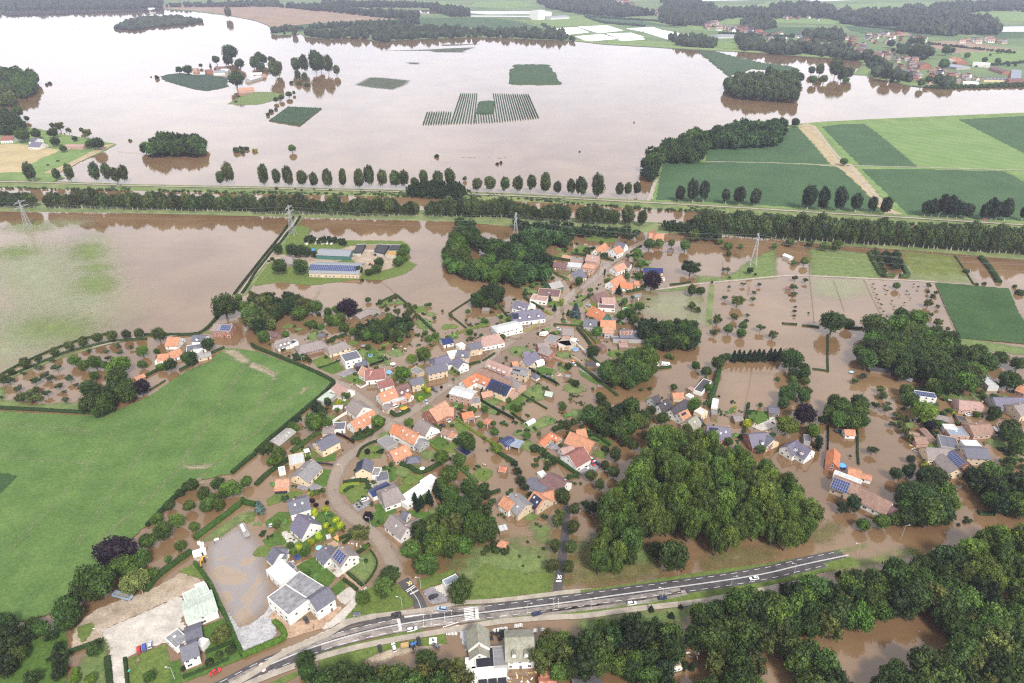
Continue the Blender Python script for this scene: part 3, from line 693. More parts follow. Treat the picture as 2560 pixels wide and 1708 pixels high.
patch('oil_film',13,'-460 340;-300 180;-120 120;20 300;60 480;120 640;130 800;30 930;-120 1050;-230 1060;-330 850;-440 600',oil_mat(),.05,1.5,8)
WALL={'white':mat('white_render',(.66,.655,.63),.8,.05,.6),'cream':mat('cream_render',(.62,.5,.34),.85,.07,.6),'beige':mat('beige_brick',(.5,.4,.29),.88,.12,1.2,bump=.2,bscale=9),'brick':mat('red_brick',(.3,.135,.095),.88,.2,1.5,bump=.25,bscale=9),'pink':mat('pink_brick',(.42,.27,.215),.88,.14,1.4,bump=.2,bscale=9),'brown':mat('brown_brick',(.24,.15,.12),.88,.2,1.4,bump=.2,bscale=9),'grey':mat('grey_render',(.33,.32,.31),.85,.12,.8),'black':mat('black_boards',(.03,.032,.045),.7,.2,2.),'wood':mat('weathered_boards',(.2,.15,.1),.85,.25,1.5),'green':mat('green_cladding',(.05,.14,.12),.6,.1,1.),'metal':mat('pale_sheet_metal',(.55,.55,.55),.45,.06,.8,.2)}
ROOF={'orange':roof_mat('orange_tiles',(.39,.185,.11),.3),'faded':roof_mat('faded_orange_tiles',(.38,.21,.145),.25),'terra':roof_mat('terracotta_tiles',(.4,.15,.075),.3),'maroon':roof_mat('maroon_tiles',(.2,.085,.075),.25),'plum':roof_mat('plum_brown_tiles',(.14,.08,.08),.25),'pinkish':roof_mat('pink_brown_tiles',(.31,.2,.175),.2),'slate':roof_mat('slate_tiles',(.105,.105,.135),.18,.6),'violet':roof_mat('violet_slate',(.125,.115,.165),.16,.55),'grey':roof_mat('grey_tiles',(.19,.185,.195),.18),'greybrown':roof_mat('grey_brown_tiles',(.205,.175,.17),.2),'dark':roof_mat('anthracite_tiles',(.05,.047,.056),.2,.6),'brown':roof_mat('old_brown_tiles',(.23,.145,.115),.32),'mossy':roof_mat('mossy_green_tiles',(.24,.235,.19),.2,moss=.5),'navy':roof_mat('navy_panels',(.018,.03,.1),.15,.3),'blue':roof_mat('blue_grey_sheet',(.2,.235,.29),.08,.45),'steel':roof_mat('steel_grey_sheet',(.21,.225,.25),.08,.45),'palegreen':roof_mat('pale_green_sheet',(.36,.41,.36),.1,.5),'light':roof_mat('light_grey_felt',(.42,.43,.44),.12,.7),'felt':roof_mat('stained_roof_felt',(.19,.19,.2),.45,.75,moss=.5,mosscol=(.33,.33,.35)),'white':mat('white_roof',(.52,.52,.515),.6,.05,.5),'black':mat('black_felt',(.018,.018,.026),.5,.25,.6),'rust':roof_mat('rusty_sheet',(.36,.14,.09),.45,.8,moss=.6,mosscol=(.5,.42,.36)),'asbestos':roof_mat('fibre_cement',(.27,.255,.245),.16,.85)}
M_GLASS=mat('window_glass',(.035,.04,.05),.08,.3,1.,spec=.6)
M_FRAME=mat('window_frame',(.75,.74,.72),.6,.04)
M_TRIM=mat('white_trim',(.72,.71,.69),.6,.05)
M_SOLAR=mat('solar_cell',(.02,.035,.12),.15,.25,2.,spec=.6)
M_SOLARB=mat('solar_cell_dark',(.012,.016,.04),.15,.25,2.,spec=.6)
M_ALU=mat('aluminium',(.6,.61,.63),.35,.05,metal=.5)
M_DOORS=[mat('door_brown',(.12,.06,.03),.6),mat('door_grey',(.12,.13,.15),.6),mat('door_white',(.7,.69,.67),.6)]
M_BRICKC=WALL['brick']
def _win():
 p=MB();p.box((-.245,-.085,.5),(.44,.03,.92));p.box((.245,-.085,.5),(.44,.03,.92))
 return MB().box((0,-.02,.5),(1.14,.1,1.12)).mesh('window',M_FRAME),p.mesh('pane',M_GLASS)
def _roofwin():
 mb=MB();mb.box((0,0,.05),(1,1.3,.1),mi=0);mb.box((0,0,.11),(.8,1.1,.03),mi=1);return mb.mesh('roof_window',M_ALU,mat('skylight_glass',(.45,.48,.5),.1,.1,spec=.6))
def _panel(dark):
 mb=MB();mb.box((0,0,.03),(.98,.98,.05),mi=0);mb.box((0,0,.06),(.9,.94,.02),mi=1)
 return mb.mesh('solar_panel',M_ALU if not dark else M_SOLARB,M_SOLARB if dark else M_SOLAR)
def _chim():
 mb=MB();mb.box((0,0,.5),(.8,.8,1.6),mi=0);mb.box((0,0,1.34),(.95,.95,.1),mi=1);mb.tube((-.18,0,1.38),(-.18,0,1.7),.12,mi=2);mb.tube((.18,0,1.38),(.18,0,1.7),.12,mi=2)
 return mb.mesh('chimney',M_BRICKC,mat('chimney_cap',(.4,.38,.36)),mat('clay_pot',(.35,.16,.1)))
(WIN,PANE),RWIN,PAN,PAND,CHIM=_win(),_roofwin(),_panel(False),_panel(True),_chim()
DOORM=[MB().box((0,-.03,1.05),(1.,.12,2.1)).mesh('door',m)for m in M_DOORS]
def gable_roof(L,W,he,hr,mt,hip=.0,ov=.4,th=.18):
 mb=MB();a=(hr-he)/(W/2);x,y,e=L/2+(ov if not hip else ov),W/2+ov,he-a*ov;rx=x if not hip else max(.3,L/2-W/2*hip)
 for dz,up in((th,True),(0,False)):
  P=[(-x,-y,e+dz),(x,-y,e+dz),(rx,0,hr+dz),(-rx,0,hr+dz),(-x,y,e+dz),(x,y,e+dz)]
  F=[(0,1,2,3),(5,4,3,2)]+([(1,5,2),(4,0,3)]if hip else[])
  mb.add(P,F if up else[f[::-1]for f in F])
 def rim(p,q):mb.add([p,q,(q[0],q[1],q[2]+th),(p[0],p[1],p[2]+th)],[(0,1,2,3)])
 rim((-x,-y,e),(x,-y,e));rim((x,y,e),(-x,y,e))
 if hip:rim((x,-y,e),(x,y,e));rim((-x,y,e),(-x,-y,e))
 else:
  rim((x,-y,e),(rx,0,hr));rim((rx,0,hr),(x,y,e));rim((-x,y,e),(-rx,0,hr));rim((-rx,0,hr),(-x,-y,e))
 mb.box((0,0,hr+th+.01),(2*rx,.3,.1))
 return mb
HOUSES=[]
def house(t,u1,v1,u2,v2,W,he,hr,wall,roof,label,cat=None,name=None,k='house',hip=.0,solar=None,sky=0,dorm=0,chim=0,win=True,z=.0,group=None,dark=True,shift=.0,floors=None,door=True,gwin=True,trim=False,sside=1,wallm=None,roofm=None,extra=None):
 name=name or k;cat=cat or name.replace('_',' ')
 A,B=G(t,u1,v1,hr+z),G(t,u2,v2,hr+z)
 d=B-A;L=d.length+(W*hip*.9 if hip else 0);ang=math.atan2(d.y,d.x);C=(A+B)/2
 nrm=Vector((-math.sin(ang),math.cos(ang),0));near=1 if nrm.dot(-C)>0 else -1
 C+=nrm*near*shift
 e=empty(name,(C.x,C.y,z),ang,label,cat,group)
 wm,rm=wallm or WALL[wall],roofm or ROOF[roof]
 flat=hr-he<.6;HOUSES.append((C.x,C.y,ang,L,W))
 mb=MB();a,b=L/2,W/2
 if flat:
  mb.prism([(-a,-b),(a,-b),(a,b),(-a,b)],-.5,he,top=False)
  hh=he+.32;i=.28
  mb.add([(-a,-b,he),(a,-b,he),(a,b,he),(-a,b,he),(-a,-b,hh),(a,-b,hh),(a,b,hh),(-a,b,hh),(-a+i,-b+i,hh),(a-i,-b+i,hh),(a-i,b-i,hh),(-a+i,b-i,hh),(-a+i,-b+i,he-.05),(a-i,-b+i,he-.05),(a-i,b-i,he-.05),(-a+i,b-i,he-.05)],[(0,1,5,4),(1,2,6,5),(2,3,7,6),(3,0,4,7),(4,5,9,8),(5,6,10,9),(6,7,11,10),(7,4,8,11),(8,9,13,12),(9,10,14,13),(10,11,15,14),(11,8,12,15)])
  mb.build('wall',wm,e)
  MB().add([(-a+i,-b+i,he+.02),(a-i,-b+i,he+.02),(a-i,b-i,he+.02),(-a+i,b-i,he+.02)],[(0,1,2,3)]).build('roof',rm,e)
 else:
  P=[(-a,-b,-.5),(a,-b,-.5),(a,b,-.5),(-a,b,-.5),(-a,-b,he),(a,-b,he),(a,b,he),(-a,b,he)]
  F=[(0,1,5,4),(2,3,7,6)]
  if hip:F+=[(1,2,6,5),(3,0,4,7)]
  else:P+=[(a,0,hr-.02),(-a,0,hr-.02)];F+=[(1,2,6,8,5),(3,0,4,9,7)]
  mb.add(P,F).build('wall',wm,e)
  gable_roof(L,W,he,hr,rm,hip).build('roof',rm,e)
  if trim and not hip:
   tm=MB();sl=math.hypot(b+.4,hr-he)
   for sx in(-1,1):
    for sy in(-1,1):tm.tube((sx*(a+.43),0,hr+.1),(sx*(a+.43),sy*(b+.38),he-.25),.1,n=4)
   tm.build('verge_board',M_TRIM,e)
 floors=floors or(2 if he>=4.8 else 1)
 zs=[1.15+2.7*f for f in range(floors)]
 def opening(mesh,x,y,zz,rz,sx=1.,sz=1.,nm='window'):
  o=put(nm,mesh,e,(x,y,zz),(0,0,rz),(sx,1,sz))
  if mesh is WIN:put('pane',PANE,o)
 to=lambda nx,ny:(Vector((nx*math.cos(ang)-ny*math.sin(ang),nx*math.sin(ang)+ny*math.cos(ang),0))).dot(-C.normalized())>-.25
 if win:
  g=random.Random(int(u1*7+v1));n=max(2,int(L/3.4))
  for s in(-1,1):
   if to(0,s):
    dq=g.randrange(n)
    for fi,zz in enumerate(zs):
     for q in range(n):
      x=-a+L*(q+.5)/n+g.uniform(-.25,.25)
      if fi==0 and q==dq and door:opening(DOORM[g.randrange(3)],x,s*b,-.05,0 if s<0 else math.pi,nm='door');continue
      if g.random()<.12:continue
      opening(WIN,x,s*b,zz-.15,0 if s<0 else math.pi,g.choice((1.1,1.4,1.9))if fi==0 else g.choice((1,1.2)),1.35)
  for s in(-1,1):
   if to(s,0)and gwin:
    for zz in zs:
     for y in((-W*.22,W*.22)if W>7 else(0,)):
      if g.random()<.15:continue
      opening(WIN,s*a,y,zz-.1,math.pi/2*s,1.15,1.25)
    if not flat and not hip and hr-he>2.4:opening(WIN,s*a,0,he+.35,math.pi/2*s,.95,1.1)
 if not flat:
  al=math.atan2(hr-he,W/2);sl=math.hypot(hr-he,W/2)
  def on_slope(nm,mesh,x,s,sc,side=near,off=.2):
   y=side*(W/2)*s;zz=hr-(hr-he)*s
   return put(nm,mesh,e,(x,y+side*math.sin(al)*off,zz+math.cos(al)*off),(-side*al,0,0),sc)
  if solar:
   nx,ny,x0=solar[:3];pw,ph=(solar[3:5]if len(solar)>3 else(1.05,1.7));sd=near*sside
   for i in range(nx):
    for j in range(ny):
     on_slope('solar_panel',PAND if dark else PAN,x0*L+(i-(nx-1)/2)*pw,.14+(j+.5)*ph/sl,(pw,ph,1),sd,.2)
  g=random.Random(int(u1+v2*3))
  for q in range(sky):on_slope('roof_window',RWIN,L*((q+.5)/sky-.5)*.8+g.uniform(-.4,.4),g.uniform(.3,.55),(1,1,1),near if g.random()<.8 else -near,.18)
  for q in range(dorm):
   x=L*((q+.5)/dorm-.5)*.86;s=.62;y=near*W/2*s;zz=hr-(hr-he)*s
   dm=put('dormer',MB().prism([(-.8,0),(.8,0),(.8,1.3),(0,2.),(-.8,1.3)],0,2.2).mesh('dormer',WALL['white']),e,(x,y+near*.25,zz-.2),(math.pi/2,0,math.pi if near>0 else 0))
   put('pane',PANE,dm,(0,.25,0),(-math.pi/2,0,0),(.9,1,.95))
   dr=MB().add([(-1,1.2,-.2),(0,2.15,-.2),(1,1.2,-.2),(-1,1.2,2.),(0,2.15,2.),(1,1.2,2.)],[(0,1,4,3),(1,2,5,4)])
   put('roof',dr.mesh('dormer_roof',rm),dm)
  for q in range(chim):
   x=(L/2-1.)*(1 if(q+int(u1))%2 else -.45);put('chimney',CHIM,e,(x,-near*.3 if hip==0 else 0,hr-.3))
 else:
  g=random.Random(int(u1+v1))
  if solar:
   nx,ny,x0=solar[:3]
   for i in range(nx):
    for j in range(ny):put('solar_panel',PAND if dark else PAN,e,(x0*L+(i-(nx-1)/2)*1.2,(j-(ny-1)/2)*1.8,he+.3),(R(12)*-near,0,0),(1.1,1.65,1))
  for q in range(sky):put('roof_window',RWIN,e,(L*((q+.5)/sky-.5)*.7,g.uniform(-.2,.2)*W,he+.02),(0,0,0),(1.3,1.1,1.5))
 return e
def carport(t,u1,v1,u2,v2,W,h,roof,label,post=None,k='carport',cat=None,z=.0,pitch=.0):
 name=k;cat=cat or k
 A,B=G(t,u1,v1,h),G(t,u2,v2,h);d=B-A;L=d.length;ang=math.atan2(d.y,d.x);C=(A+B)/2
 e=empty(name,(C.x,C.y,z),ang,label,cat)
 a,b=L/2,W/2
 MB().add([(-a,-b,h),(a,-b,h),(a,b,h+pitch),(-a,b,h+pitch),(-a,-b,h+.15),(a,-b,h+.15),(a,b,h+.15+pitch),(-a,b,h+.15+pitch)],[(3,2,1,0),(4,5,6,7),(0,1,5,4),(1,2,6,5),(2,3,7,6),(3,0,4,7)]).build('roof',ROOF[roof],e)
 for x in(-a+.2,a-.2):
  for y in(-b+.2,b-.2):MB().box((x,y,h/2-.2),(.18,.18,h+.4)).build('post',post or M_TRIM,e)
 return e
hs=house
hs(21,1262,572,1395,580,11,4.5,8.5,'white','orange','white farmhouse with orange roof nearest the canal bank',k='farmhouse')
hs(21,1292,540,1330,578,9,4.5,10,'white','orange','steep hipped orange wing on the farmhouse by the canal bank',k='farmhouse_wing',hip=.6,win=0)
hs(21,770,715,858,662,9,3.2,8,'white','orange','white house with steep orange roof left of the gabled pair',chim=1)
hs(21,928,715,985,685,11,4.5,9,'white','orange','white gabled house with orange roof beside the slate roof',chim=1)
hs(21,960,648,1045,668,13,3.5,9,'white','slate','white house with big dark slate roof behind the orange gable')
hs(21,690,770,800,785,12,6,10,'pink','pinkish','tall pink brick house with long pinkish roof',sky=1,chim=1)
hs(21,668,850,748,862,8,4.5,7,'pink','faded','small orange hipped house in front of the pink brick house',hip=.4)
hs(21,385,838,505,850,9,3,6,'brown','plum','low house with plum brown roof at the wood edge',chim=1)
hs(21,505,858,640,870,12,3.4,3.6,'grey','light','flat pale grey roofed house between the plum and slate roofs',chim=1)
hs(21,545,935,645,905,13,3.2,8.5,'cream','slate','cream house with big slate roof above the curved hedge',chim=1)
hs(21,540,805,665,820,6,3,3.3,'pink','grey','long flat grey garage beside the pink brick house',k='garage',chim=1)
hs(21,470,772,530,782,7,2.6,4,'beige','faded','small beige outbuilding behind the tall clipped hedge',k='outbuilding',cat='shed')
hs(21,370,838,395,828,6,2.6,4.2,'brick','orange','tiny red orange shed at the wood edge',k='shed',win=0)
hs(21,338,1035,440,1010,12,3.2,6.5,'green','asbestos','grey roofed bungalow with dark green gable',k='bungalow',chim=1)
hs(21,180,1155,330,1175,12,3.2,3.5,'white','pinkish','flat brown roofed white bungalow, lower left block',k='bungalow',chim=1)
hs(21,240,1110,440,1125,16,3.6,3.9,'beige','plum','long flat plum roofed bungalow beside the crossroads',k='bungalow',sky=1,chim=1)
hs(21,25,1195,155,1225,10,4,8,'white','violet','upper wing of the violet slate villa with one dormer',k='villa',dorm=1)
hs(21,10,1300,265,1270,14,4,9,'white','violet','large white villa with violet slate roof, dormers and solar panels',k='villa',dorm=3,solar=(5,3,-.38),hip=.3)
hs(21,90,1262,200,1225,5,5,5.2,'white','white','white flat roofed link of the violet slate villa',k='villa_link',win=0,chim=1)
hs(21,930,880,1025,845,9.5,4.2,8,'white','faded','white house with orange roof beside the upper flooded lane',chim=1)
hs(21,1028,838,1090,850,8,4,6.5,'white','plum','white annexe with dark brown roof in the upper lane')
hs(21,1210,893,1382,898,8,3,5.5,'cream','navy','long cream outbuilding under navy solar panels',k='outbuilding')
hs(21,905,1012,1000,955,11,4,8.5,'white','orange','white house with orange roof, main wing of the orange complex',chim=1)
hs(21,1000,1022,1112,1035,11,3,6,'white','terra','long low orange barn wing of the orange complex',k='barn')
hs(21,1122,1012,1192,1012,8,2.8,5,'beige','orange','small orange roofed shed right of the orange complex',k='shed')
hs(21,912,1075,955,1068,6,2.6,4.6,'white','orange','little orange porch hut in front of the orange complex',k='hut')
hs(21,755,1135,845,1112,11,3.2,7.5,'pink','plum','pink brick house with plum roof by the flooded street',chim=1)
hs(21,825,1165,945,1165,13,3,6,'pink','pinkish','pinkish roofed bungalow beside the plum roof',k='bungalow',chim=1)
hs(21,735,1240,865,1310,12,3,9,'green','terra','ivy covered house with red brown roof',sky=3)
hs(21,790,1240,945,1250,8,3,3.2,'white','plum','low flat brown roofed annexe behind the ivy house',k='annexe',chim=1)
hs(21,662,1362,780,1368,11,4,7.5,'grey','slate','grey slate roofed house with one dormer in the centre street',dorm=1,chim=1)
hs(21,815,1372,948,1376,14,3.2,7.5,'green','orange','ivy walled house with bright orange roof')
hs(21,840,1435,915,1438,9,2.8,5.5,'pink','faded','small house with hipped orange roof below the ivy walled house',hip=.5)
hs(21,850,1480,925,1485,8,2.8,3.2,'grey','pinkish','flat brownish extension below the hipped orange roof',k='extension',cat='annexe',chim=1)
H27=hs(21,990,1460,1105,1460,13,3.4,7,'pink','slate','house whose dark roof carries the orange numerals 1927',chim=1)
hs(21,1112,1468,1160,1470,12,3,6,'white','slate','dark slate roofed annexe right of the numeral roof',k='annexe')
hs(21,925,1535,1232,1540,5,2.8,3,'grey','slate','long low slate lean-to below the numeral roof',k='lean_to',cat='shed',win=0,chim=1)
hs(21,470,1445,565,1450,11,5.5,8.5,'pink','greybrown','two storey brick house with a white conservatory',chim=1)
hs(21,320,1530,440,1560,12,3,3.3,'pink','grey','flat grey roofed house below the white caravans',chim=1)
hs(21,420,1545,560,1600,9,3,3.3,'beige','asbestos','low grey roofed bungalow with long flat roof',k='bungalow',chim=1)
hs(21,1135,1135,1178,1140,6,2.4,3.6,'wood','grey','small grey garden shed by the flooded lane',k='shed')
hs(21,1368,985,1400,985,4,2.2,2.4,'white','faded','tiny white hut beside the dark purple beech',k='hut',win=0,chim=1)
hs(21,1432,725,1472,728,4,2.4,3.2,'wood','slate','tiny flooded field shelter below the farmhouse',k='field_shelter',cat='shelter',win=0)
hs(21,980,1600,1070,1600,8,2.6,2.8,'wood','pinkish','small brown shed below the numeral house',k='shed',win=0,chim=1)
hs(11,575,722,875,735,17,4.5,7,'green','steel','upper farm barn with plain blue grey roof',k='barn',win=0)
hs(11,520,850,970,862,26,4.5,8.5,'beige','steel','lower farm barn covered with rows of solar panels',k='barn',solar=(26,4,-.05,1.75,2.1),dark=False)
hs(11,225,795,325,790,12,3,8,'brown','greybrown','brown hipped farm house beside the barns',hip=.5,chim=1)
hs(11,915,1325,1040,1262,9,2.6,5,'wood','greybrown','left wing of the angled dark wooden shed',k='shed',win=0)
hs(11,1040,1262,1150,1298,9,2.6,5,'wood','greybrown','right wing of the angled dark wooden shed',k='shed',win=0)
hs(11,2075,1268,2145,1272,6,2.6,3,'wood','grey','small flooded garden shelter by the hedge corner',k='garden_shelter',cat='shelter',win=0,chim=1)
hs(11,2205,1440,2400,1395,12,5,6.5,'white','light','long white house with pale grey roof by the V shaped hedge',hip=.3)
hs(11,2070,1525,2225,1495,12,4,9,'white','pinkish','white house with steep pink roof next to the long white house',hip=.5,chim=1)
hs(11,1700,1550,1790,1530,10,3,5,'white','navy','small house with dark blue and red roof by the V hedge',chim=1)
hs(11,100,1470,210,1500,7,2.8,4,'brown','plum','brown wooden shed in the flooded wooded garden',k='shed')
hs(11,575,1500,630,1505,5,2.4,3,'wood','slate','small dark garden hut in the flooded wooded garden',k='hut',win=0)
hs(1,1965,1405,2135,1412,12,6,9,'brick','greybrown','brick house with solar panels beside the large lane oak',solar=(6,3,.2,1.3,1.7),dark=False,chim=1)
hs(1,1540,1528,1650,1530,13,3,7,'white','orange','upper white house with orange roof by the orchard lane',chim=1)
hs(1,1775,1510,1885,1512,10,4,6.5,'white','slate','white house with slate roof and dormer by the orchard lane',dorm=1,chim=1)
hs(2,1450,120,1545,110,10,2.8,6,'white','orange','lower left white house with orange roof by the orchard')
hs(2,1545,105,1640,65,9,2.8,6,'white','orange','orange roofed wing in front of the upper white house')
hs(2,1432,168,1508,165,6,2.6,2.8,'white','white','small white flat roofed carport house by the orchard',k='garage',win=0,chim=1)
hs(2,1590,115,1660,90,7,2.8,3,'grey','slate','slate flat roof behind the dark field edge trees',k='annexe',chim=1)
hs(2,1710,62,1890,35,9,3,3.3,'white','slate','long low house with dark blue flat roof at the field corner',k='bungalow',chim=1)
hs(2,1765,80,1840,85,7,2.8,3,'white','white','white flat roof in front of the blue flat roof',k='annexe',win=0,chim=1)
hs(2,1800,135,1930,105,7,2.6,3.2,'beige','asbestos','grey brown garage roofs at the crop field corner',k='garage')
hs(2,1235,330,1315,298,5,2.4,3.6,'wood','orange','small orange roofed shed at the orchard copse',k='shed',win=0)
hs(12,175,-5,300,-40,10,3,7,'white','greybrown','white bungalow with dormers and a solar wing beside the hedge',dorm=3)
hs(12,290,25,370,-10,5,3,3.2,'white','blue','flat solar roofed white wing of the dormer bungalow',k='annexe',solar=(4,2,0),win=0,chim=1)
hs(12,405,40,600,-8,13,2.8,5.8,'brown','greybrown','brown brick bungalow with wide hipped roof',k='bungalow',hip=.5,chim=1)
hs(12,655,55,815,0,11,3,6,'cream','greybrown','cream bungalow with brown hipped roof left of the modern villa',k='bungalow',hip=.25,chim=1)
hs(12,795,150,945,112,12,6.2,6.6,'white','slate','modern white villa with overhanging dark flat roof',k='villa')
hs(12,910,205,1020,190,9,3.2,3.5,'black','slate','dark flat roofed garage wing of the modern villa',k='garage',win=0,chim=1)
hs(12,1000,265,1175,248,11,4,8.5,'white','maroon','white house with long maroon roof beside the modern villa',trim=True,chim=1)
hs(12,975,225,1060,272,8,4,8.3,'white','faded','terracotta roofed gable wing of the white maroon-roofed house',k='house_wing',trim=True)
hs(12,1120,372,1245,338,8,3,5.8,'white','maroon','small white annexe with maroon roof',k='annexe')
hs(12,1125,478,1268,425,10,4.2,8.5,'white','orange','white gabled house with orange roof facing the wide street',sky=2,chim=1)
hs(12,1268,425,1390,382,10,4.2,8.4,'brick','plum','plum roofed half of the orange roofed pair',dorm=2)
hs(12,1238,548,1370,505,6,3,3.2,'pink','light','flat grey extension in front of the orange and plum roofs',k='extension',cat='annexe',sky=1,chim=1)
hs(12,1370,468,1425,488,5,2.8,4.8,'white','orange','little white hut with orange gable roof',k='hut')
hs(12,1185,575,1235,600,6,2.8,4.2,'beige','greybrown','small brown roofed lean-to beside the white campervan',k='lean_to',cat='shed')
hs(12,1415,350,1525,325,8,5.6,8,'beige','slate','tall beige house with slate roof behind the yellow trees',gwin=0,chim=1)
hs(12,1435,245,1520,285,7,3,3.3,'beige','grey','low beige garage with flat grey roof',k='garage',chim=1)
hs(12,1560,240,1735,200,10,5.4,8.2,'beige','slate','long two storey beige house with slate roof',chim=1)
hs(12,1640,160,1750,130,12,3,6,'white','violet','violet blue roofed bungalow behind the long beige house',k='bungalow',hip=.4,chim=1)
hs(12,1745,200,1810,185,8,3,3.3,'white','slate','flat roofed carport wing of the white gabled house',k='annexe',win=0,chim=1)
hs(12,1845,145,1905,190,8.5,5.2,8.5,'white','violet','white gabled house with violet slate roof facing the street',chim=1)
hs(12,1850,80,1960,85,9,5,8,'beige','slate','beige house with dormer between the white gable and the pink roof',dorm=1,chim=1)
hs(12,1760,110,1860,95,7,3,3.3,'white','white','white flat roofed extension beside the beige dormer house',k='extension',cat='annexe',win=0,chim=1)
hs(12,1950,25,2060,5,9,5.5,8,'beige','slate','beige house with brown garage door and slate roof',chim=1)
hs(12,1850,40,1910,20,6,3,3.2,'white','white','white flat roofed block behind the beige houses',k='annexe',win=0,chim=1)
hs(12,2140,165,2345,245,10,4.6,8.4,'pink','pinkish','long pinkish brick house with a row of white dormers',dorm=4,trim=True)
hs(12,1895,360,2020,290,8,4.5,8,'white','terra','left wing of the white courtyard farm with orange roof',k='farmhouse',dorm=1)
hs(12,2015,288,2170,352,8,4.5,8,'white','terra','rear wing of the white courtyard farm with orange roof',k='farmhouse',dorm=2)
hs(12,2050,240,2345,365,9,4.2,8,'brown','brown','long old barn with weathered red brown roof',k='barn')
hs(12,2165,345,2340,415,11,5.2,9.5,'cream','navy','cream stone house with navy solar roof and glazed dormer',solar=(11,4,0,1.2,1.6))
hs(12,1805,430,2000,480,10,6,7.2,'pink','light','brick building with curved pale grey sheet roof',k='workshop',cat='building')
hs(12,1965,545,2055,535,8,3.2,3.5,'beige','grey','flat roofed annexe at the end of the grey sheet roof',k='annexe',chim=1)
hs(12,2070,470,2160,452,6,2.6,4.6,'wood','faded','open wooden barn with small orange roof in the courtyard',k='shed',win=0)
hs(12,1590,630,1735,545,14,4.6,10,'brick','faded','large orange roofed brick farmhouse by the flooded crossing',k='farmhouse',chim=1)
hs(12,1700,600,1815,605,8,4.6,8.4,'brick','faded','brick gable wing of the large orange farmhouse',k='farmhouse_wing')
hs(12,1890,660,1985,640,7,2.8,5,'pink','terra','small brick shed with terracotta roof right of the farmhouse',k='shed')
carport(12,1940,700,2000,690,6,2.8,'greybrown','open brown carport beside the terracotta shed')
hs(12,1265,755,1345,785,9,5.2,9,'white','terra','front of the long white house with terracotta roof end')
hs(12,1335,770,1495,855,10,4.6,9.2,'white','orange','long white house with bright orange roof at the bend',sky=3,chim=1)
hs(12,1465,870,1540,910,9,3.4,6.6,'grey','grey','grey slate extension of the bright orange roof',k='extension',cat='annexe',sky=1)
hs(12,1500,705,1605,775,13,2.8,9,'white','greybrown','thatch like grey brown roof over a white gabled house',chim=1)
carport(12,1590,845,1680,815,5,3,'white','white pergola roof on the thatched house terrace',k='pergola')
hs(12,1160,880,1250,958,8,2.8,3.1,'grey','grey','low flat grey garage below the flooded crossing',k='garage',win=0,chim=1)
hs(12,1230,1010,1380,945,11,3.2,7,'pink','orange','pink brick house with orange roof and glass conservatory',sky=3,chim=1)
carport(12,1330,1050,1395,1015,4,2.8,'blue','glass conservatory of the pink brick house',M_TRIM,'conservatory')
hs(12,1415,1065,1470,1060,6,2.2,4,'wood','slate','small hipped slate garden pavilion',k='garden_pavilion',cat='pavilion',hip=.8,win=0)
hs(12,1000,1070,978,1165,9,5.4,8.6,'cream','slate','cream gabled house with navy solar roof beside the street bend',solar=(8,3,0),sside=-1)
hs(12,1070,1190,1140,1195,7,3,3.3,'white','grey','flat annexe with white roof terrace by the navy solar roof',k='annexe',win=0,chim=1)
hs(12,1100,1245,1215,1225,8,2.8,3.1,'grey','slate','grey flat terrace roof by the navy solar house',k='terrace_roof',cat='annexe',win=0,chim=1)
hs(12,1150,1390,1300,1335,15,3.4,7.2,'white','greybrown','large white villa with grey brown roof',k='villa',hip=.15,chim=1)
hs(12,1050,1385,1215,1305,6,3.2,4.2,'white','navy','low wing of the white villa with a navy solar strip',k='villa_wing',cat='annexe',solar=(9,2,.1))
hs(12,1340,1470,1560,1320,8,3.4,3.7,'white','white','long white flat roofed wing of the villa',k='villa_wing',chim=1)
hs(12,1540,1305,1640,1240,7,4.4,4.7,'white','white','end block of the white villa wing with parapet',k='villa_wing',win=0,chim=1)
hs(12,555,930,715,848,11,5,8,'cream','slate','long cream house with slate blue roof on the street bend',chim=2)
hs(12,490,965,540,945,5,2.4,2.6,'wood','slate','dark garden shed behind the slate blue roof',k='shed',win=0,chim=1)
carport(12,440,1010,490,995,4,2.5,'white','white awning behind the slate blue roof',k='awning')
hs(12,385,1225,520,1090,12,3.4,7,'cream','grey','cream bungalow with long grey roof beside the oval lawn',k='bungalow',chim=2)
hs(12,300,1090,440,1060,10,3,3.3,'beige','light','beige flat roofed block behind the cream bungalow',k='annexe',chim=1)
hs(12,205,1180,265,1165,5,2.4,2.6,'white','light','small pale flat shed by the flooded strip',k='shed',win=0,chim=1)
hs(12,185,1270,300,1262,7,4.4,6.6,'beige','faded','small beige house with orange roof and dark doors')
hs(12,175,1322,285,1315,4,2.6,3.8,'black','orange','orange lean-to with dark garage doors',k='lean_to',cat='shed',win=0,shift=1)
hs(12,290,1480,470,1425,12,4.6,8,'white','slate','white house with wide slate roof at the lower left garden',sky=2,chim=1)
hs(12,160,925,315,800,8,3.2,4.6,'wood','asbestos','grey corrugated barn with translucent strips beside the crop field',k='barn',sky=4,win=0)
hs(12,868,738,1070,628,10,3.4,8,'white','orange','long white barn with orange roof and black gable',k='barn',sky=3)
hs(12,888,530,985,600,12,4.2,8.4,'white','greybrown','white house with grey brown roof above the black gabled barn',chim=1)
carport(12,825,620,870,605,5,2.8,'white','white flat canopy beside the grey brown roof',k='canopy')
hs(12,620,795,720,795,9,2.8,3.4,'beige','greybrown','left garage with grey roof by the flooded drive',k='garage',win=0,chim=1)
hs(12,705,775,820,768,8,2.8,3.2,'white','slate','white doored garage row with slate roof',k='garage',chim=1)
hs(12,745,390,850,435,10,3.4,7.4,'white','pinkish','white cottage with pinkish roof beside the hedge corner',k='cottage',trim=True)
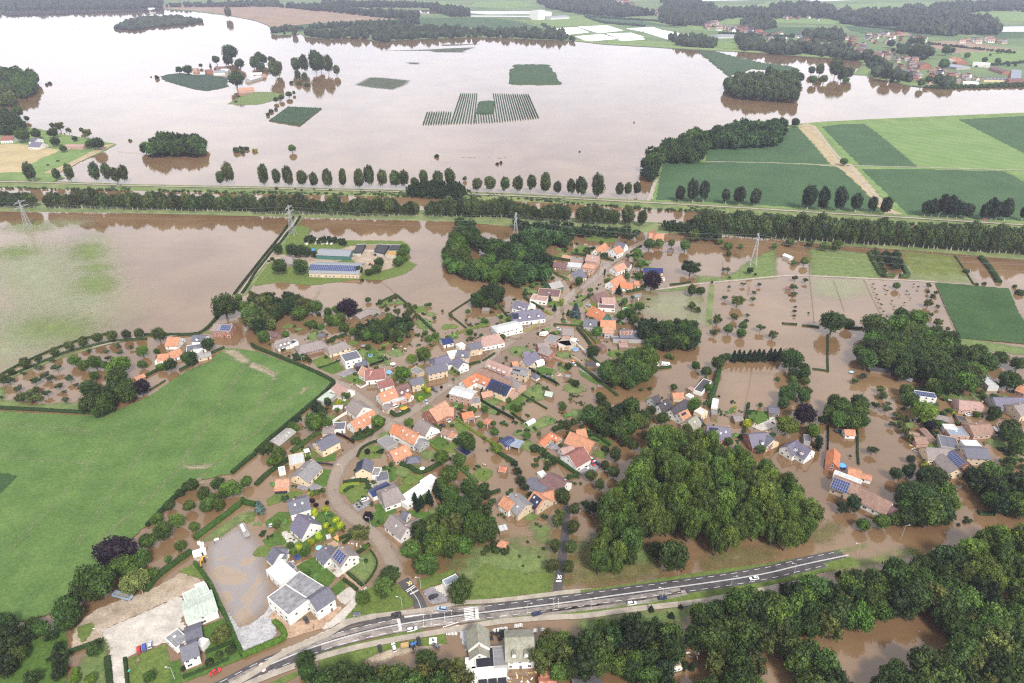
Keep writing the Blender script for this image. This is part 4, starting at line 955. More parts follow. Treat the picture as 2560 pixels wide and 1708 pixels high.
hs(12,690,430,745,385,8,3,6.8,'white','pinkish','pink roofed side wing of the hedge corner cottage',k='cottage_wing')
hs(12,600,545,735,440,8,2.8,3.1,'grey','palegreen','long pale green flat roof with one dark solar field',k='flat_roofed_hall',cat='building',solar=(3,2,.28),win=0,chim=1)
carport(12,745,490,790,480,5,2.6,'white','white square canopy by the pink roofed cottage',k='canopy')
hs(12,700,605,800,600,6,2.4,2.6,'wood','light','pale low shed roof under the yellow tree',k='shed',win=0,chim=1)
hs(12,1715,800,1790,820,6,2.8,4.6,'white','brown','small white shed with brown roof and blue door',k='shed')
hs(12,1775,830,1830,850,5,2.6,4,'white','orange','small orange roof joined to the blue doored shed',k='shed',win=0)
hs(12,1855,965,1960,1035,5,2.6,2.9,'wood','navy','narrow shed under one dark solar array by the big oak',k='shed',solar=(6,2,0),win=0,chim=1)
hs(12,2262,925,2345,880,7,2.8,4,'beige','navy','solar roofed garden house by the carport',k='garden_house',cat='shed',solar=(5,3,0,1.2,1.5),dark=False)
hs(12,2240,1150,2300,1160,5,2.4,3.6,'wood','rust','small red roofed hut in the flooded vegetable garden',k='hut',win=0)
carport(12,2095,725,2150,745,6,2.6,'rust','red and white striped shelter by the yellow green tree',k='shelter')
hs(22,270,45,370,80,9,4.6,7.6,'brick','greybrown','red brick house with grey brown roof beside the long wall',chim=1)
hs(22,235,20,330,5,8,4.2,7.4,'brick','greybrown','rear wing of the red brick house',k='house_wing',win=0)
hs(22,95,165,215,88,9,3.4,7.6,'cream','violet','cream house with violet slate roof and white conservatory',chim=1)
hs(22,105,95,160,85,6,3,6,'cream','violet','small violet roofed annexe behind the cream house',k='annexe')
hs(22,0,190,45,180,6,3.6,6,'brick','orange','small brick hut with bright orange roof',k='hut')
hs(22,0,240,150,275,9,5.4,6.6,'beige','grey','beige two storey house with low grey roof and dark panels',solar=(6,1,-.2))
hs(22,-60,320,85,390,11,4.2,7.6,'pink','greybrown','pink brick house with solar panels below the beige house',solar=(5,3,-.3),dark=False,chim=1)
hs(22,-60,405,20,450,8,4,7,'pink','faded','faded orange roofed house at the garden edge',chim=1)
hs(22,420,20,540,10,9,3,3.3,'beige','light','pale flat roofed house beside the round blue pool',chim=1)
hs(22,255,930,350,838,5,2.6,4.4,'beige','terra','left arm of the orange roofed stable',k='stable')
hs(22,358,838,440,880,5,2.6,4.4,'beige','terra','right arm of the orange roofed stable',k='stable',sky=2)
hs(22,535,830,755,928,12,3.4,7.8,'wood','orange','large long orange roofed barn',k='barn')
hs(22,590,815,670,800,8,3.2,6.6,'brick','orange','orange roofed wing of the large barn',k='barn_wing',cat='barn',win=0)
hs(22,520,1045,655,968,13,4.2,9,'white','maroon','white house with maroon roof beside the parked cars',trim=True)
hs(22,450,985,560,955,8,4,7,'white','pinkish','white wing with pinkish roof behind the parked cars',k='house_wing')
hs(22,335,1205,500,1290,11,4.4,8.4,'white','plum','house with long plum brown roof and a row of windows',dorm=0,chim=1)
hs(22,275,1260,430,1350,9,3.4,5.5,'beige','plum','lower plum brown roof slope in front of the plum house',k='house_wing')
hs(22,155,1265,320,1330,8,3,4.5,'grey','slate','low slate roofs left of the plum house',k='annexe')
hs(22,250,1225,305,1205,5,3,3.2,'white','white','white triangular roof beside the plum house',k='annexe',win=0,chim=1)
hs(22,205,1375,300,1445,11,3.6,8,'beige','orange','orange house with a navy solar frame round its roof windows',solar=(6,4,0),sky=2)
hs(22,270,1400,385,1365,8,3.2,6.4,'beige','orange','right wing of the orange house with the solar frame',k='house_wing')
hs(22,-10,1395,130,1500,12,4,7.6,'beige','grey','beige house with patched grey roof',sky=2,chim=1)
hs(22,-70,1420,20,1480,9,4,7,'white','orange','white house with orange roof left of the patched grey roof',chim=1)
carport(22,0,925,90,950,8,3,'blue','blue grey open carport beside the solar garden house')
hs(22,1283,512,1345,490,8,3.4,7.6,'white','dark','first white cottage with dark roof from the left',k='cottage')
hs(22,1350,580,1430,522,8,3.6,7.8,'white','dark','second white cottage with dark roof from the left',k='cottage',sky=1,chim=1)
hs(22,1465,625,1590,530,7,3.6,7.4,'white','dark','third white cottage with long dark roof',k='cottage',chim=1)
hs(22,1535,660,1610,625,7,4.6,7.6,'white','orange','narrow white cottage with orange roof in the cottage row',k='cottage',solar=(4,1,-.1))
hs(22,1615,735,1690,680,9,4,8,'cream','mossy','cream house with greenish grey roof at the end of the cottage row',sky=1,chim=1)
hs(22,1705,655,1765,620,6,4.4,4.7,'cream','light','flat roofed cream annexe behind the cottage row',k='annexe',chim=1)
hs(22,1700,725,1745,720,6,2.8,3,'black','slate','dark flat carport beside the greenish grey roof',k='carport',win=0,chim=1)
hs(22,1475,475,1570,470,7,2.8,4.8,'beige','orange','small orange roofed outbuilding behind the white cottages',k='outbuilding',win=0)
hs(22,1705,455,1795,350,6,2.8,3.1,'white','dark','long flat dark shed beside the tall clipped hedge',k='shed',win=0,chim=1)
hs(22,1625,440,1670,420,5,2.4,2.6,'wood','pinkish','small pinkish shed roof behind the cottages',k='shed',win=0,chim=1)
hs(22,1612,505,1650,485,4,2.4,2.6,'white','light','tiny pale hut behind the cottages',k='hut',win=0,chim=1)
hs(22,1872,525,1858,605,4,3,3.2,'white','white','narrow white shed beside the tall clipped hedge',k='shed',win=0,chim=1)
hs(22,1828,645,1890,652,6,2.6,2.8,'wood','grey','grey flat hut below the narrow white shed',k='hut',win=0,chim=1)
hs(22,1795,770,2005,795,13,3.4,8,'brick','violet','brick house with violet slate roof and solar panels right of the cottages',solar=(5,3,-.22),sky=4,chim=1)
hs(22,2175,855,2350,840,14,3.4,8,'brick','violet','brick house with dark slate roof by the covered pool',dorm=1,chim=1)
hs(22,2300,830,2400,900,12,3.4,7.4,'cream','slate','cream wing of the dark slate roof by the covered pool',k='house_wing')
hs(22,2035,690,2110,685,7,2.8,4,'wood','greybrown','brown garden shed on the flooded plot',k='shed',win=0)
hs(22,205,290,225,300,4,2,4,'white','slate','small round roofed summerhouse by the green screen',k='summerhouse',hip=.9,win=0)
hs(22,315,455,375,470,5,2.2,4,'wood','palegreen','green roofed hut on the round flooded garden',k='hut',win=0)
hs(22,485,305,540,315,4,2.2,2.8,'wood','blue','small grey wooden shed in the flooded garden',k='shed',win=0)
hs(22,690,185,770,190,5,2.4,3.8,'wood','dark','dark wooden hut beside the poly tunnel',k='hut',win=0)
hs(22,800,25,850,55,5,2.4,2.6,'brown','plum','brown flat hut above the flooded allotments',k='hut',win=0,chim=1)
hs(22,995,5,1068,8,7,2.4,2.6,'wood','pinkish','brown shed roof standing in the flooded yard',k='shed',win=0,chim=1)
hs(22,1205,65,1270,65,4,2.2,2.4,'white','white','white flat shed behind the tall copse',k='shed',win=0,chim=1)
hs(32,265,915,400,990,11,4,8.4,'white','violet','white house with violet slate roof beside the poplar plantation',dorm=2,chim=1)
hs(32,180,960,270,905,9,4,8.2,'white','violet','front gable wing of the white house by the plantation',k='house_wing')
hs(32,330,880,390,890,7,3,3.3,'grey','slate','flat slate garage behind the white house by the plantation',k='garage',win=0,chim=1)
hs(32,10,605,100,615,8,3,4.4,'wood','slate','slate roofed pool house by the purple beech',k='pool_house',cat='pool house')
hs(32,612,985,600,1112,7,3.2,6,'brick','terra','narrow brick barn with red roof by the dark fence',k='barn')
hs(32,705,808,795,812,6,2.6,4.6,'white','orange','white play house with orange roof in the trampoline garden',k='playhouse')
hs(32,745,1165,855,1190,8,3,5,'white','orange','orange roofed outbuilding behind the long brown row',k='outbuilding')
hs(32,850,1215,950,1240,5,2.6,3.6,'white','orange','low orange extension of the orange outbuilding',k='extension',cat='annexe')
hs(32,615,1235,850,1325,11,5.2,8.2,'beige','brown','beige house with bright blue solar field, left half of the brown row',solar=(7,4,-.18,1.2,1.7),dark=False)
hs(32,610,1195,860,1290,4,3.4,3.7,'white','light','pale flat extension behind the brown row',k='extension',cat='annexe',sky=3,win=0,chim=1)
hs(32,850,1340,1140,1480,12,3.4,8,'white','brown','long brown roofed white house, right half of the brown row')
hs(32,1130,1510,1180,1540,9,3,6,'brown','plum','dark end annexe of the long brown roof',k='annexe')
hs(32,1352,470,1540,497,7,5,5.3,'white','navy','white flat block with a row of blue solar panels',solar=(11,2,0),dark=False)
hs(32,1965,305,2075,410,7,3.6,3.9,'metal','light','long white metal shed at the right',k='metal_shed',cat='shed',win=0,chim=1)
hs(32,1755,540,1965,560,12,3.4,6.4,'pink','pinkish','beige bungalow with pale brown roof and a boat beside it',k='bungalow',hip=.2,chim=1)
hs(32,2070,515,2420,520,13,3.2,7,'grey','violet','long violet slate roofed house at the right edge')
hs(32,2260,590,2420,560,13,4.4,8,'beige','greybrown','beige house with grey brown roof at the right edge',chim=1)
hs(32,1850,770,2040,758,12,3.2,6.4,'pink','brown','pink brick bungalow with brown roof beside the white motorhome',k='bungalow',chim=1)
hs(32,1640,815,1820,825,10,3,3.3,'pink','blue','flat blue grey roofed house with white skylight block',sky=1,chim=1)
hs(32,1610,775,1730,785,5,3.2,3.5,'white','white','white skylight block on the blue grey flat roof',k='roof_block',cat='annexe',win=0,chim=1)
hs(32,1300,830,1385,845,6,2.6,4,'wood','brown','brown roofed outhouse, upper of the pair by the narrow shed',k='outhouse',cat='shed',win=0)
hs(32,1345,880,1450,880,8,2.8,4.6,'pink','brown','brown roofed double garage, lower of the pair by the narrow shed',k='garage',win=0)
hs(32,1430,795,1510,885,4,2.6,3.6,'wood','brown','narrow brown shed beside the small purple tree',k='shed',win=0)
hs(32,1455,975,1665,990,12,3.6,7.6,'cream','greybrown','cream front wing of the slate complex')
hs(32,1610,1035,1740,1170,9,3.6,7,'cream','greybrown','long lower wing of the slate complex',k='house_wing')
hs(32,1715,1000,1840,1115,9,5,8.4,'brick','plum','brick wing with blue solar panels in the slate complex',solar=(9,3,-.08,1.25,1.7),dark=False,k='house_wing')
hs(32,1800,975,2010,985,12,5,8,'beige','slate','beige wing with dark slate roof in the slate complex',k='house_wing')
hs(32,1575,905,1745,935,12,4,4.3,'grey','slate','dark flat roof at the back of the slate complex',k='house_wing',win=0,chim=1)
hs(32,1790,930,1940,935,6,4.4,4.7,'white','white','white flat roof at the back of the slate complex',k='house_wing',win=0,chim=1)
hs(32,940,235,1130,258,6,2.6,3.4,'wood','dark','long dark shed under the big wood',k='shed',win=0)
hs(32,1215,312,1325,345,5,2.4,3.2,'wood','grey','small grey shed under the big wood',k='shed',win=0)
hs(32,1565,675,1635,690,6,2.4,4,'wood','greybrown','brown gazebo hut beside the light green tree',k='gazebo',hip=.6,win=0)
hs(32,1740,700,1820,710,6,2.2,2.6,'wood','dark','low dark hut between the bungalows at right',k='hut',win=0,chim=1)
hs(32,2310,395,2400,430,8,3,6,'brick','orange','orange roofed house cut by the right edge',chim=1)
hs(31,155,760,220,785,6,2.6,3.8,'metal','white','white shed standing in the brown flooded plot',k='shed',win=0)
hs(31,168,1062,215,1070,5,2.4,3.4,'wood','maroon','tiny hut beside the field trees in the flooded pasture',k='hut',win=0)
hs(13,385,15,495,98,12,3.2,9,'white','violet','white house with steep violet slate roof among the yellow trees',sky=1)
hs(13,155,325,215,378,9,2.8,6.4,'white','slate','white garage with slate gable roof by the flooded yard',k='garage',win=0)
hs(13,215,335,285,340,6,2.8,5.6,'white','slate','short slate wing joined to the white garage',k='garage_wing',cat='garage',win=0)
hs(13,762,315,852,398,10,5.2,8.8,'white','greybrown','white two storey house with blue solar panels by the flower garden',solar=(4,4,-.02,1.7,1.2),dark=False,chim=1)
hs(13,612,320,690,400,9,3.2,5.6,'white','slate','low slate wing of the white solar house',k='house_wing',chim=1)
hs(13,222,690,415,855,14,6.6,6.9,'white','felt','large flat roofed white factory block with stained felt',k='factory',floors=2,chim=1)
hs(13,330,595,560,740,9,7,7.3,'white','felt','second flat roof of the white factory, behind the first',k='factory',win=0,chim=1)
hs(13,495,800,660,690,10,6.4,9.6,'white','slate','white gabled office building with slate roof at the factory',k='office_building',cat='building')
hs(13,165,480,300,605,9,4,4.3,'white','white','white roof terrace block behind the factory',k='factory',chim=1)
hs(13,180,525,240,510,4,6,6.3,'white','white','white box on the factory roof terrace',k='roof_box',cat='annexe',win=0,chim=1)
hs(13,270,470,330,530,5,3.4,3.7,'grey','slate','dark flat shed beside the factory roof terrace',k='shed',win=0,chim=1)
hs(13,1235,25,1385,145,9,3.6,7.6,'white','greybrown','white farmhouse with grey brown roof at the flooded fork',chim=1,sky=1)
hs(13,1390,110,1500,60,7,3.2,6,'white','greybrown','rear wing of the white farmhouse at the flooded fork',k='house_wing')
hs(13,1350,-5,1395,10,5,3,5,'white','slate','little slate roofed annexe behind the white farmhouse',k='annexe')
hs(13,1725,650,1850,590,4,2.8,3,'white','blue','blue grey carport roof beside the car drive',k='carport',win=0,chim=1)
hs(13,640,230,690,215,4,2.4,2.6,'wood','light','small pale hut by the orange awning',k='hut',win=0,chim=1)
hs(13,2225,150,2310,130,5,2.4,2.6,'wood','light','pale roofed hut at the edge of the rough garden',k='hut',win=0,chim=1)
hs(13,2240,260,2285,270,4,2.2,4,'wood','orange','tiny orange tent roofed hut in the rough garden',k='hut',hip=.6,win=0)
hs(3,1680,890,1955,775,13,5,6.2,'white','palegreen','white hall with large pale green roof',k='hall',shift=1.)
hs(3,1700,820,1920,715,7,5.2,5.5,'white','palegreen','rear half of the pale green roofed hall',k='hall',win=0,shift=-2)
hs(3,1790,690,1880,655,3.5,4.2,4.4,'white','white','white flat canopy behind the pale green hall',k='hall_annexe',cat='annexe',win=0,chim=1)
hs(3,1650,1210,1790,1155,9,5.4,8.6,'white','slate','white corner house with slate gable roof near the road',chim=1,shift=2)
hs(3,1560,1200,1680,1110,9,3,3.3,'white','felt','flat grey roofed wing left of the white corner house',k='house_wing',sky=1,chim=1)
hs(3,1700,1110,1840,1060,8,3.4,4.6,'white','slate','dark hipped roof wing between hall and corner house',k='house_wing')
hs(3,1820,1180,1890,1200,4,3,3.2,'white','white','white flat porch right of the corner house',k='porch',cat='annexe',win=0,chim=1)
hs(13,2030,1025,2045,1185,9,6,10.5,'white','mossy','restaurant front wing with mossy green gable roof',k='restaurant')
hs(13,2040,1190,2050,1290,8,4.2,7.6,'white','mossy','lower mossy gable wing of the restaurant',k='restaurant_wing',cat='restaurant',chim=1)
hs(13,2290,1155,2545,1145,15,5,10,'white','mossy','big mossy roofed restaurant hall with pointed dormers',k='restaurant_hall',cat='restaurant',dorm=2)
hs(13,2135,1235,2150,1420,12,4,4.3,'white','black','flat black roof terrace of the restaurant',k='restaurant_terrace',cat='restaurant',win=0,chim=1)
hs(13,2235,1225,2250,1410,6,4.4,4.7,'grey','grey','grey flat roof with vents between the restaurant halls',k='restaurant_link',cat='restaurant',win=0,chim=1)
hs(13,1985,1330,1990,1440,6,3.4,3.7,'white','white','white flat side roof of the restaurant',k='restaurant_canopy',cat='restaurant',win=0,chim=1)
hs(13,1975,1470,2300,1440,6,3.4,3.7,'white','white','long white front canopy of the restaurant',k='restaurant_canopy',cat='restaurant',win=0,chim=1)
for i,(u,v,w)in enumerate(((2080,1540,'left'),(2170,1535,'middle'),(2260,1530,'right'))):
 carport(13,u-38,v,u+40,v-4,5.4,2.8,'black',f'{w} one of three square dark parasols below the restaurant',M_ALU,'parasol')
hs(23,1300,1395,1530,1350,6,2.8,3.,'cream','felt','long mobile home with weathered grey roof in the wood',k='mobile_home',cat='mobile home',chim=1)
hs(23,570,1535,790,1490,10,3.4,4.4,'white','dark','dark roofed hall cut by the bottom edge',k='hall',win=0)
hs(23,265,1460,385,1450,6,3,3.8,'wood','rust','upper rusty shed roof at the bottom edge',k='shed',win=0)
hs(23,255,1560,400,1550,5,3,3.8,'wood','rust','lower red rusty shed roof at the bottom edge',k='shed',win=0)
cu=bpy.data.curves.new('roof_numerals','FONT');cu.body='1927';cu.size=5.2;cu.align_x='CENTER';cu.align_y='CENTER';cu.offset=.12;cu.extrude=.05;cu.space_character=1.1
ob=put('roof_numerals',cu);me=bpy.data.meshes.new_from_object(ob.evaluated_get(bpy.context.evaluated_depsgraph_get()));bpy.data.objects.remove(ob)
me.materials.clear();me.materials.append(ROOF['orange'])
_al=math.atan2(3.6,6.5);_nr=1 if Vector((-math.sin(H27.rotation_euler.z),math.cos(H27.rotation_euler.z),0)).dot(-H27.location)>0 else -1
nm=put('roof_numerals',me,H27,(-.4,_nr*3.1,7-3.6*3.1/6.5+.27),(_al,0,0)if _nr<0 else(-_al,0,math.pi))
hs(0,20,1248,130,1245,20,5,10,'white','maroon','white farmhouse with red roof at the left edge of the river',k='farmhouse')
hs(0,295,1265,345,1268,18,5,9,'white','slate','upper white house with slate roof on the left spit',chim=1)
hs(0,290,1305,388,1308,20,4,9,'white','violet','lower white house with dark roof on the left spit',chim=1)
hs(0,605,1325,785,1328,16,4,6,'pink','pinkish','long pinkish house on the left spit',k='bungalow',chim=1)
for u0,v0,u1,v1,W,wl,rf,lb in((1885,640,1945,635,20,'brick','maroon','brick house with red gable at the flooded river farm'),(1955,650,2060,645,24,'white','steel','white barn with pale roof at the flooded river farm'),(2030,632,2100,632,22,'grey','light','light grey barn roof at the flooded river farm'),(1985,612,2080,610,16,'brown','plum','brown barn roof at the flooded river farm'),(1770,625,1815,625,14,'pink','pinkish','small pink shed left of the flooded river farm'),(2180,810,2325,800,26,'pink','faded','orange roofed house on the green river islet'),(2300,668,2400,665,18,'white','white','white roofed shed right of the river farm'),(2270,720,2380,690,16,'grey','light','pale long shed below the river farm')):
 hs(0,u0,v0,u1,v1,W,4,8,wl,rf,lb,k='farm_building',cat='farm building',chim=0,win=0)
hs(10,-10,690,80,680,18,4,5,'pink','pinkish','flooded flat shed right of the river farm',k='farm_building',cat='farm building',win=0)
def leaf_mat():
 m,n,l,b,out=nt('foliage')
 oi=n.new('ShaderNodeObjectInfo');at=n.new('ShaderNodeAttribute');at.attribute_name='tone'
 mr=n.new('ShaderNodeMapRange');si(mr,3,.85);si(mr,4,1.15)
 l.new(oi.outputs['Random'],mr.inputs[0])
 mu=n.new('ShaderNodeMath');mu.operation='MULTIPLY';l.new(at.outputs['Fac'],mu.inputs[0]);l.new(mr.outputs[0],mu.inputs[1])
 mx=n.new('ShaderNodeMixRGB');mx.blend_type='MULTIPLY';si(mx,0,1)
 l.new(oi.outputs['Color'],mx.inputs[1]);l.new(mu.outputs[0],mx.inputs[2])
 l.new(mx.outputs['Color'],b.inputs['Base Color'])
 si(b,'Roughness',.6);si(b,'Specular IOR Level',.25)
 tl=n.new('ShaderNodeBsdfTranslucent');l.new(mx.outputs['Color'],tl.inputs['Color'])
 ms=n.new('ShaderNodeMixShader');si(ms,0,.22)
 l.new(b.outputs[0],ms.inputs[1]);l.new(tl.outputs[0],ms.inputs[2]);l.new(ms.outputs[0],out.inputs['Surface'])
 return m
M_LEAF=leaf_mat()
M_BARK=mat('bark',(.14,.11,.08),.9,.35,1.5)
M_BARK_PALE=mat('pale_bark',(.42,.4,.35),.85,.35,1.5)
def ico(sub):
 bm=bmesh.new();bmesh.ops.create_icosphere(bm,subdivisions=sub,radius=1)
 v=np.array([q.co[:]for q in bm.verts]);f=[tuple(x.index for x in q.verts)for q in bm.faces];bm.free()
 return v,f
ICO1,ICO2=ico(1),ico(2)
def clump_mesh(name,seed,lobes,leaf,per,core=.8,tilt=.55,tone=(.55,1.5)):
 """crown: leaf sprays (bent quads) over many lobes, with a leafy core in each lobe. lobes = [(centre, radii)]"""
 g=np.random.default_rng(seed);V,F,T=[],[],[];nv=0
 cv,cf=ICO1
 for c,rr in lobes:
  c,rr=np.array(c),np.array(rr)*np.ones(3)
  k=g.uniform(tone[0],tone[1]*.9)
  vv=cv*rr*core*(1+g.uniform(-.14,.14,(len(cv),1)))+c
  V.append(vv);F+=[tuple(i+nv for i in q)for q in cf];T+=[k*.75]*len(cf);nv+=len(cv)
  n=int(per*(rr.mean()**2)*6)
  d=g.normal(size=(n,3));d/=np.linalg.norm(d,axis=1)[:,None]
  p=c+d*rr*g.uniform(.82,1.2,(n,1))
  nn=d+g.normal(size=(n,3))*tilt;nn/=np.linalg.norm(nn,axis=1)[:,None]
  a=np.cross(nn,g.normal(size=(n,3)));a/=np.linalg.norm(a,axis=1)[:,None];b=np.cross(nn,a)
  s=leaf*g.uniform(.6,1.3,(n,1))
  q=np.stack([p-a*s,p-b*s*.7+nn*s*.25,p+a*s,p+b*s*.7+nn*s*.25],1).reshape(-1,3)
  V.append(q)
  F+=[(nv+4*i,nv+4*i+1,nv+4*i+2,nv+4*i+3)for i in range(n)]
  T+=list(k*g.uniform(.6,1.5,n));nv+=4*n
 V=np.concatenate(V)
 me=mk(name,V.tolist(),F,M_LEAF)
 tones(me,T);return me
def fib(n,g,jit=.25,zmin=-.75):
 out=[]
 for i in range(n):
  z=zmin+(1-zmin)*(i+.5)/n;a=i*2.39996+g.uniform(-jit,jit);z=min(.97,z+g.uniform(-.08,.08))
  q=math.sqrt(max(0,1-z*z));out.append(np.array([q*math.cos(a),q*math.sin(a),z]))
 return out
def lob(kind,seed):
 g=np.random.default_rng(seed);L=[]
 if kind=='round':
  for d in fib(17,g):L.append((d*g.uniform(.52,.7)*(1,1,.95),g.uniform(.3,.46)))
  L.append(((0,0,0),.6))
 elif kind=='lumpy':
  for d in fib(34,g,zmin=-.6):L.append((d*g.uniform(.6,.8),g.uniform(.2,.33)))
  L.append(((0,0,0),.62))
 elif kind=='poplar':
  for d in fib(22,g,zmin=-.9):
   L.append((d*(.66,.66,.82)*g.uniform(.85,1.1),np.array([.36,.36,.34])*g.uniform(.8,1.25)*(1.1-.35*max(0,d[2]))))
  L.append(((0,0,-.1),(.45,.45,.7)))
 elif kind=='ragged':
  for d in fib(22,g,zmin=-.8):
   if g.random()<.18:continue
   L.append((d*g.uniform(.45,.85),g.uniform(.2,.36)))
  L.append(((0,0,0),.42))
 elif kind=='orchard':
  for i in range(9):
   a=i*2.4+g.uniform(-.3,.3);q=g.uniform(.35,.75);L.append(((q*math.cos(a),q*math.sin(a),g.uniform(-.25,.5)),(g.uniform(.28,.42),)*3))
  L.append(((0,0,.1),.4))
 elif kind=='conifer':
  for i in range(26):
   z=-1+2*(i+.5)/26;a=i*2.4;q=.62*(1-z)/2+.02
   L.append(((q*math.cos(a),q*math.sin(a),z),(.12+.26*(1-z)/2,.12+.26*(1-z)/2,.13)))
  L.append(((0,0,-.4),(.42,.42,.55)));L.append(((0,0,.25),(.2,.2,.55)))
 elif kind=='column':
  for i in range(14):
   z=-.85+1.7*i/13;q=.45*math.sqrt(max(.05,1-z*z));a=i*2.4
   L.append(((q*math.cos(a),q*math.sin(a),z),(.5,.5,.16)))
  L.append(((0,0,0),(.6,.6,.85)))
 elif kind=='ball':
  for d in fib(14,g,zmin=-.95):L.append((d*.5,.5))
 elif kind=='bush':
  for i in range(9):
   a=i*2.4;q=g.uniform(.2,.65);L.append(((q*math.cos(a),q*math.sin(a),g.uniform(-.5,.35)),g.uniform(.3,.48)))
  L.append(((0,0,-.3),(.7,.7,.5)))
 elif kind=='willow':
  for d in fib(26,g,zmin=-.5):L.append((d*(.72,.72,.6)+np.array([0,0,-.1]),(.2,.2,.42)))
  L.append(((0,0,.1),(.6,.6,.6)))
 return L
SPEC={'round':(.085,120,5),'lumpy':(.06,210,4),'poplar':(.075,170,4),'ragged':(.075,130,4),'orchard':(.12,90,4),'conifer':(.075,330,3),'column':(.1,60,2),'ball':(.1,70,2),'bush':(.12,85,4),'willow':(.07,170,2)}
CROWNS={}
def crown(kind):
 if kind not in CROWNS:
  lf,per,nvar=SPEC[kind]
  CROWNS[kind]=[clump_mesh('crown_'+kind,31*i+5+hash_kind(kind),lob(kind,i*17+hash_kind(kind)),lf,per)for i in range(nvar)]
 return CROWNS[kind][rnd.randrange(len(CROWNS[kind]))]
def hash_kind(k):return sum(ord(c)for c in k)
def trunk_mesh(name,bark,seed):
 g=random.Random(seed);mb=MB()
 mb.tube((0,0,-.02),(g.uniform(-.02,.02),g.uniform(-.02,.02),.55),.055,.04,7)
 mb.tube((0,0,.5),(.02,0,1.1),.04,.015,6)
 for i in range(5):
  a=i*1.3+g.uniform(-.3,.3);z=g.uniform(.4,.65)
  mb.tube((0,0,z),(.3*math.cos(a),.3*math.sin(a),z+g.uniform(.25,.45)),.022,.008,5)
 return mb.mesh(name,bark)
TRUNKS=[trunk_mesh('trunk',M_BARK,i)for i in range(3)]
TRUNKS_PALE=[trunk_mesh('trunk',M_BARK_PALE,9+i)for i in range(2)]
SPECIES={'oak':('dark_broadleaf_tree','tree','round',.95,1.15,(.036,.07,.014),'dark green broadleaf tree'),'green':('green_broadleaf_tree','tree','round',.95,1.15,(.062,.12,.02),'mid green rounded tree'),'fresh':('bright_broadleaf_tree','tree','round',.95,1.15,(.085,.15,.018),'fresh bright green rounded tree'),'olive':('loose_broadleaf_tree','tree','ragged',.95,1.15,(.08,.108,.026),'olive green loose crowned tree'),'dark':('ragged_broadleaf_tree','tree','ragged',1.,1.2,(.024,.05,.014),'very dark green ragged tree'),'beech':('copper_beech','tree','round',.95,1.1,(.016,.011,.02),'dark purple copper beech'),'plant':('plantation_poplar','tree','lumpy',1.5,1.95,(.078,.13,.022),'tall green poplar in the dense plantation'),'poplar':('poplar_tree','tree','poplar',1.3,1.85,(.06,.092,.03),'tall oval poplar'),'lime':('lime_tree','tree','round',1.25,1.6,(.05,.076,.018),'clipped dark lime tree'),'orch':('orchard_tree','fruit tree','orchard',.62,1.1,(.05,.085,.032),'small spreading fruit tree'),'young':('young_tree','young tree','orchard',.9,2.4,(.06,.095,.035),'thin young tree'),'con':('conifer_tree','conifer','conifer',1.8,1.85,(.018,.042,.018),'dark pointed conifer'),'spruce':('blue_spruce','conifer','conifer',1.2,1.3,(.12,.17,.165),'pale blue grey spruce'),'col':('columnar_tree','conifer','column',2.6,2.6,(.025,.055,.018),'slim columnar conifer'),'gcol':('golden_conifer','conifer','column',2.,2.,(.26,.3,.03),'golden yellow columnar conifer'),'ball':('ball_tree','topiary','ball',1.,1.35,(.1,.16,.03),'ball shaped clipped tree'),'gold':('golden_tree','ornamental tree','ball',.9,1.2,(.33,.43,.02),'bright yellow round ornamental tree'),'bush':('shrub','shrub','bush',.85,.55,(.045,.08,.02),'green garden shrub'),'dbush':('shrub','shrub','bush',.85,.55,(.022,.045,.014),'dark green shrub'),'ybush':('shrub','shrub','bush',.85,.55,(.22,.26,.03),'yellow green shrub'),'willow':('weeping_willow','willow','willow',.85,1.,(.15,.19,.05),'weeping pale green willow'),}
def tree_at(sp,P,r,label,group=None,tall=1.,jitter=True,tint=None,nm=None):
 name,cat,kind,rz,zc,c,_=SPECIES[sp]
 name=nm or name;k=rnd.uniform(.86,1.16)if jitter else 1
 rz,zc=rz*tall,zc*tall
 c=tint or c
 q=rnd.uniform(.72,1.25);ct=[x*q*rnd.uniform(.92,1.08)for x in c];w=rnd.uniform(-.06,.1);ct[0]*=1.02+w*1.5;ct[1]*=.97;ct[2]*=1-w
 rot=rnd.uniform(0,6.28)
 if kind=='bush':
  o=put(name,crown(kind),None,(P.x,P.y,P.z+r*zc),(0,0,rot),(r,r,r*rz));o.color=(*ct,1)
  return tag(o,label,cat,group)
 e=empty(name,(P.x,P.y,P.z),rot,label,cat,group)
 tr=TRUNKS_PALE if sp=='poplar' else TRUNKS
 e.rotation_euler.x,e.rotation_euler.y=rnd.uniform(-.07,.07),rnd.uniform(-.07,.07)
 h=r*zc;tk=max(.9,r*1.25 if kind!='orchard' else r*.9)
 put('trunk',tr[rnd.randrange(len(tr))],e,(0,0,-.3),(0,0,0),(tk*1.3,tk*1.3,h+.3))
 cr=put('crown',crown(kind),e,(0,0,r*zc),(0,0,0),(r*k,r/k,r*rz));cr.color=(*ct,1)
 return e
def spot(t,u,v,rpix,zc):
 """ground spot and radius (m) of a tree whose crown centre is seen at u,v with radius rpix"""
 r=5.
 for _ in range(4):r=rpix*mpp(t,u,v,r*zc)
 return G(t,u,v,r*zc),r
ONES='first second third fourth fifth sixth seventh eighth ninth tenth eleventh twelfth thirteenth fourteenth fifteenth sixteenth seventeenth eighteenth nineteenth twentieth'.split()
def nth(i):
 return ONES[i]if i<20 else(('twentieth','thirtieth','fortieth')[i//10-2+((i+1)%10==0)]if(i+1)%10==0 else('twenty-','thirty-','forty-')[(i+1)//10-2]+ONES[(i+1)%10-1])
def fit(lab):
 w=lab.split()
 while len(w)>16:w.pop(0)
 return ' '.join(w)
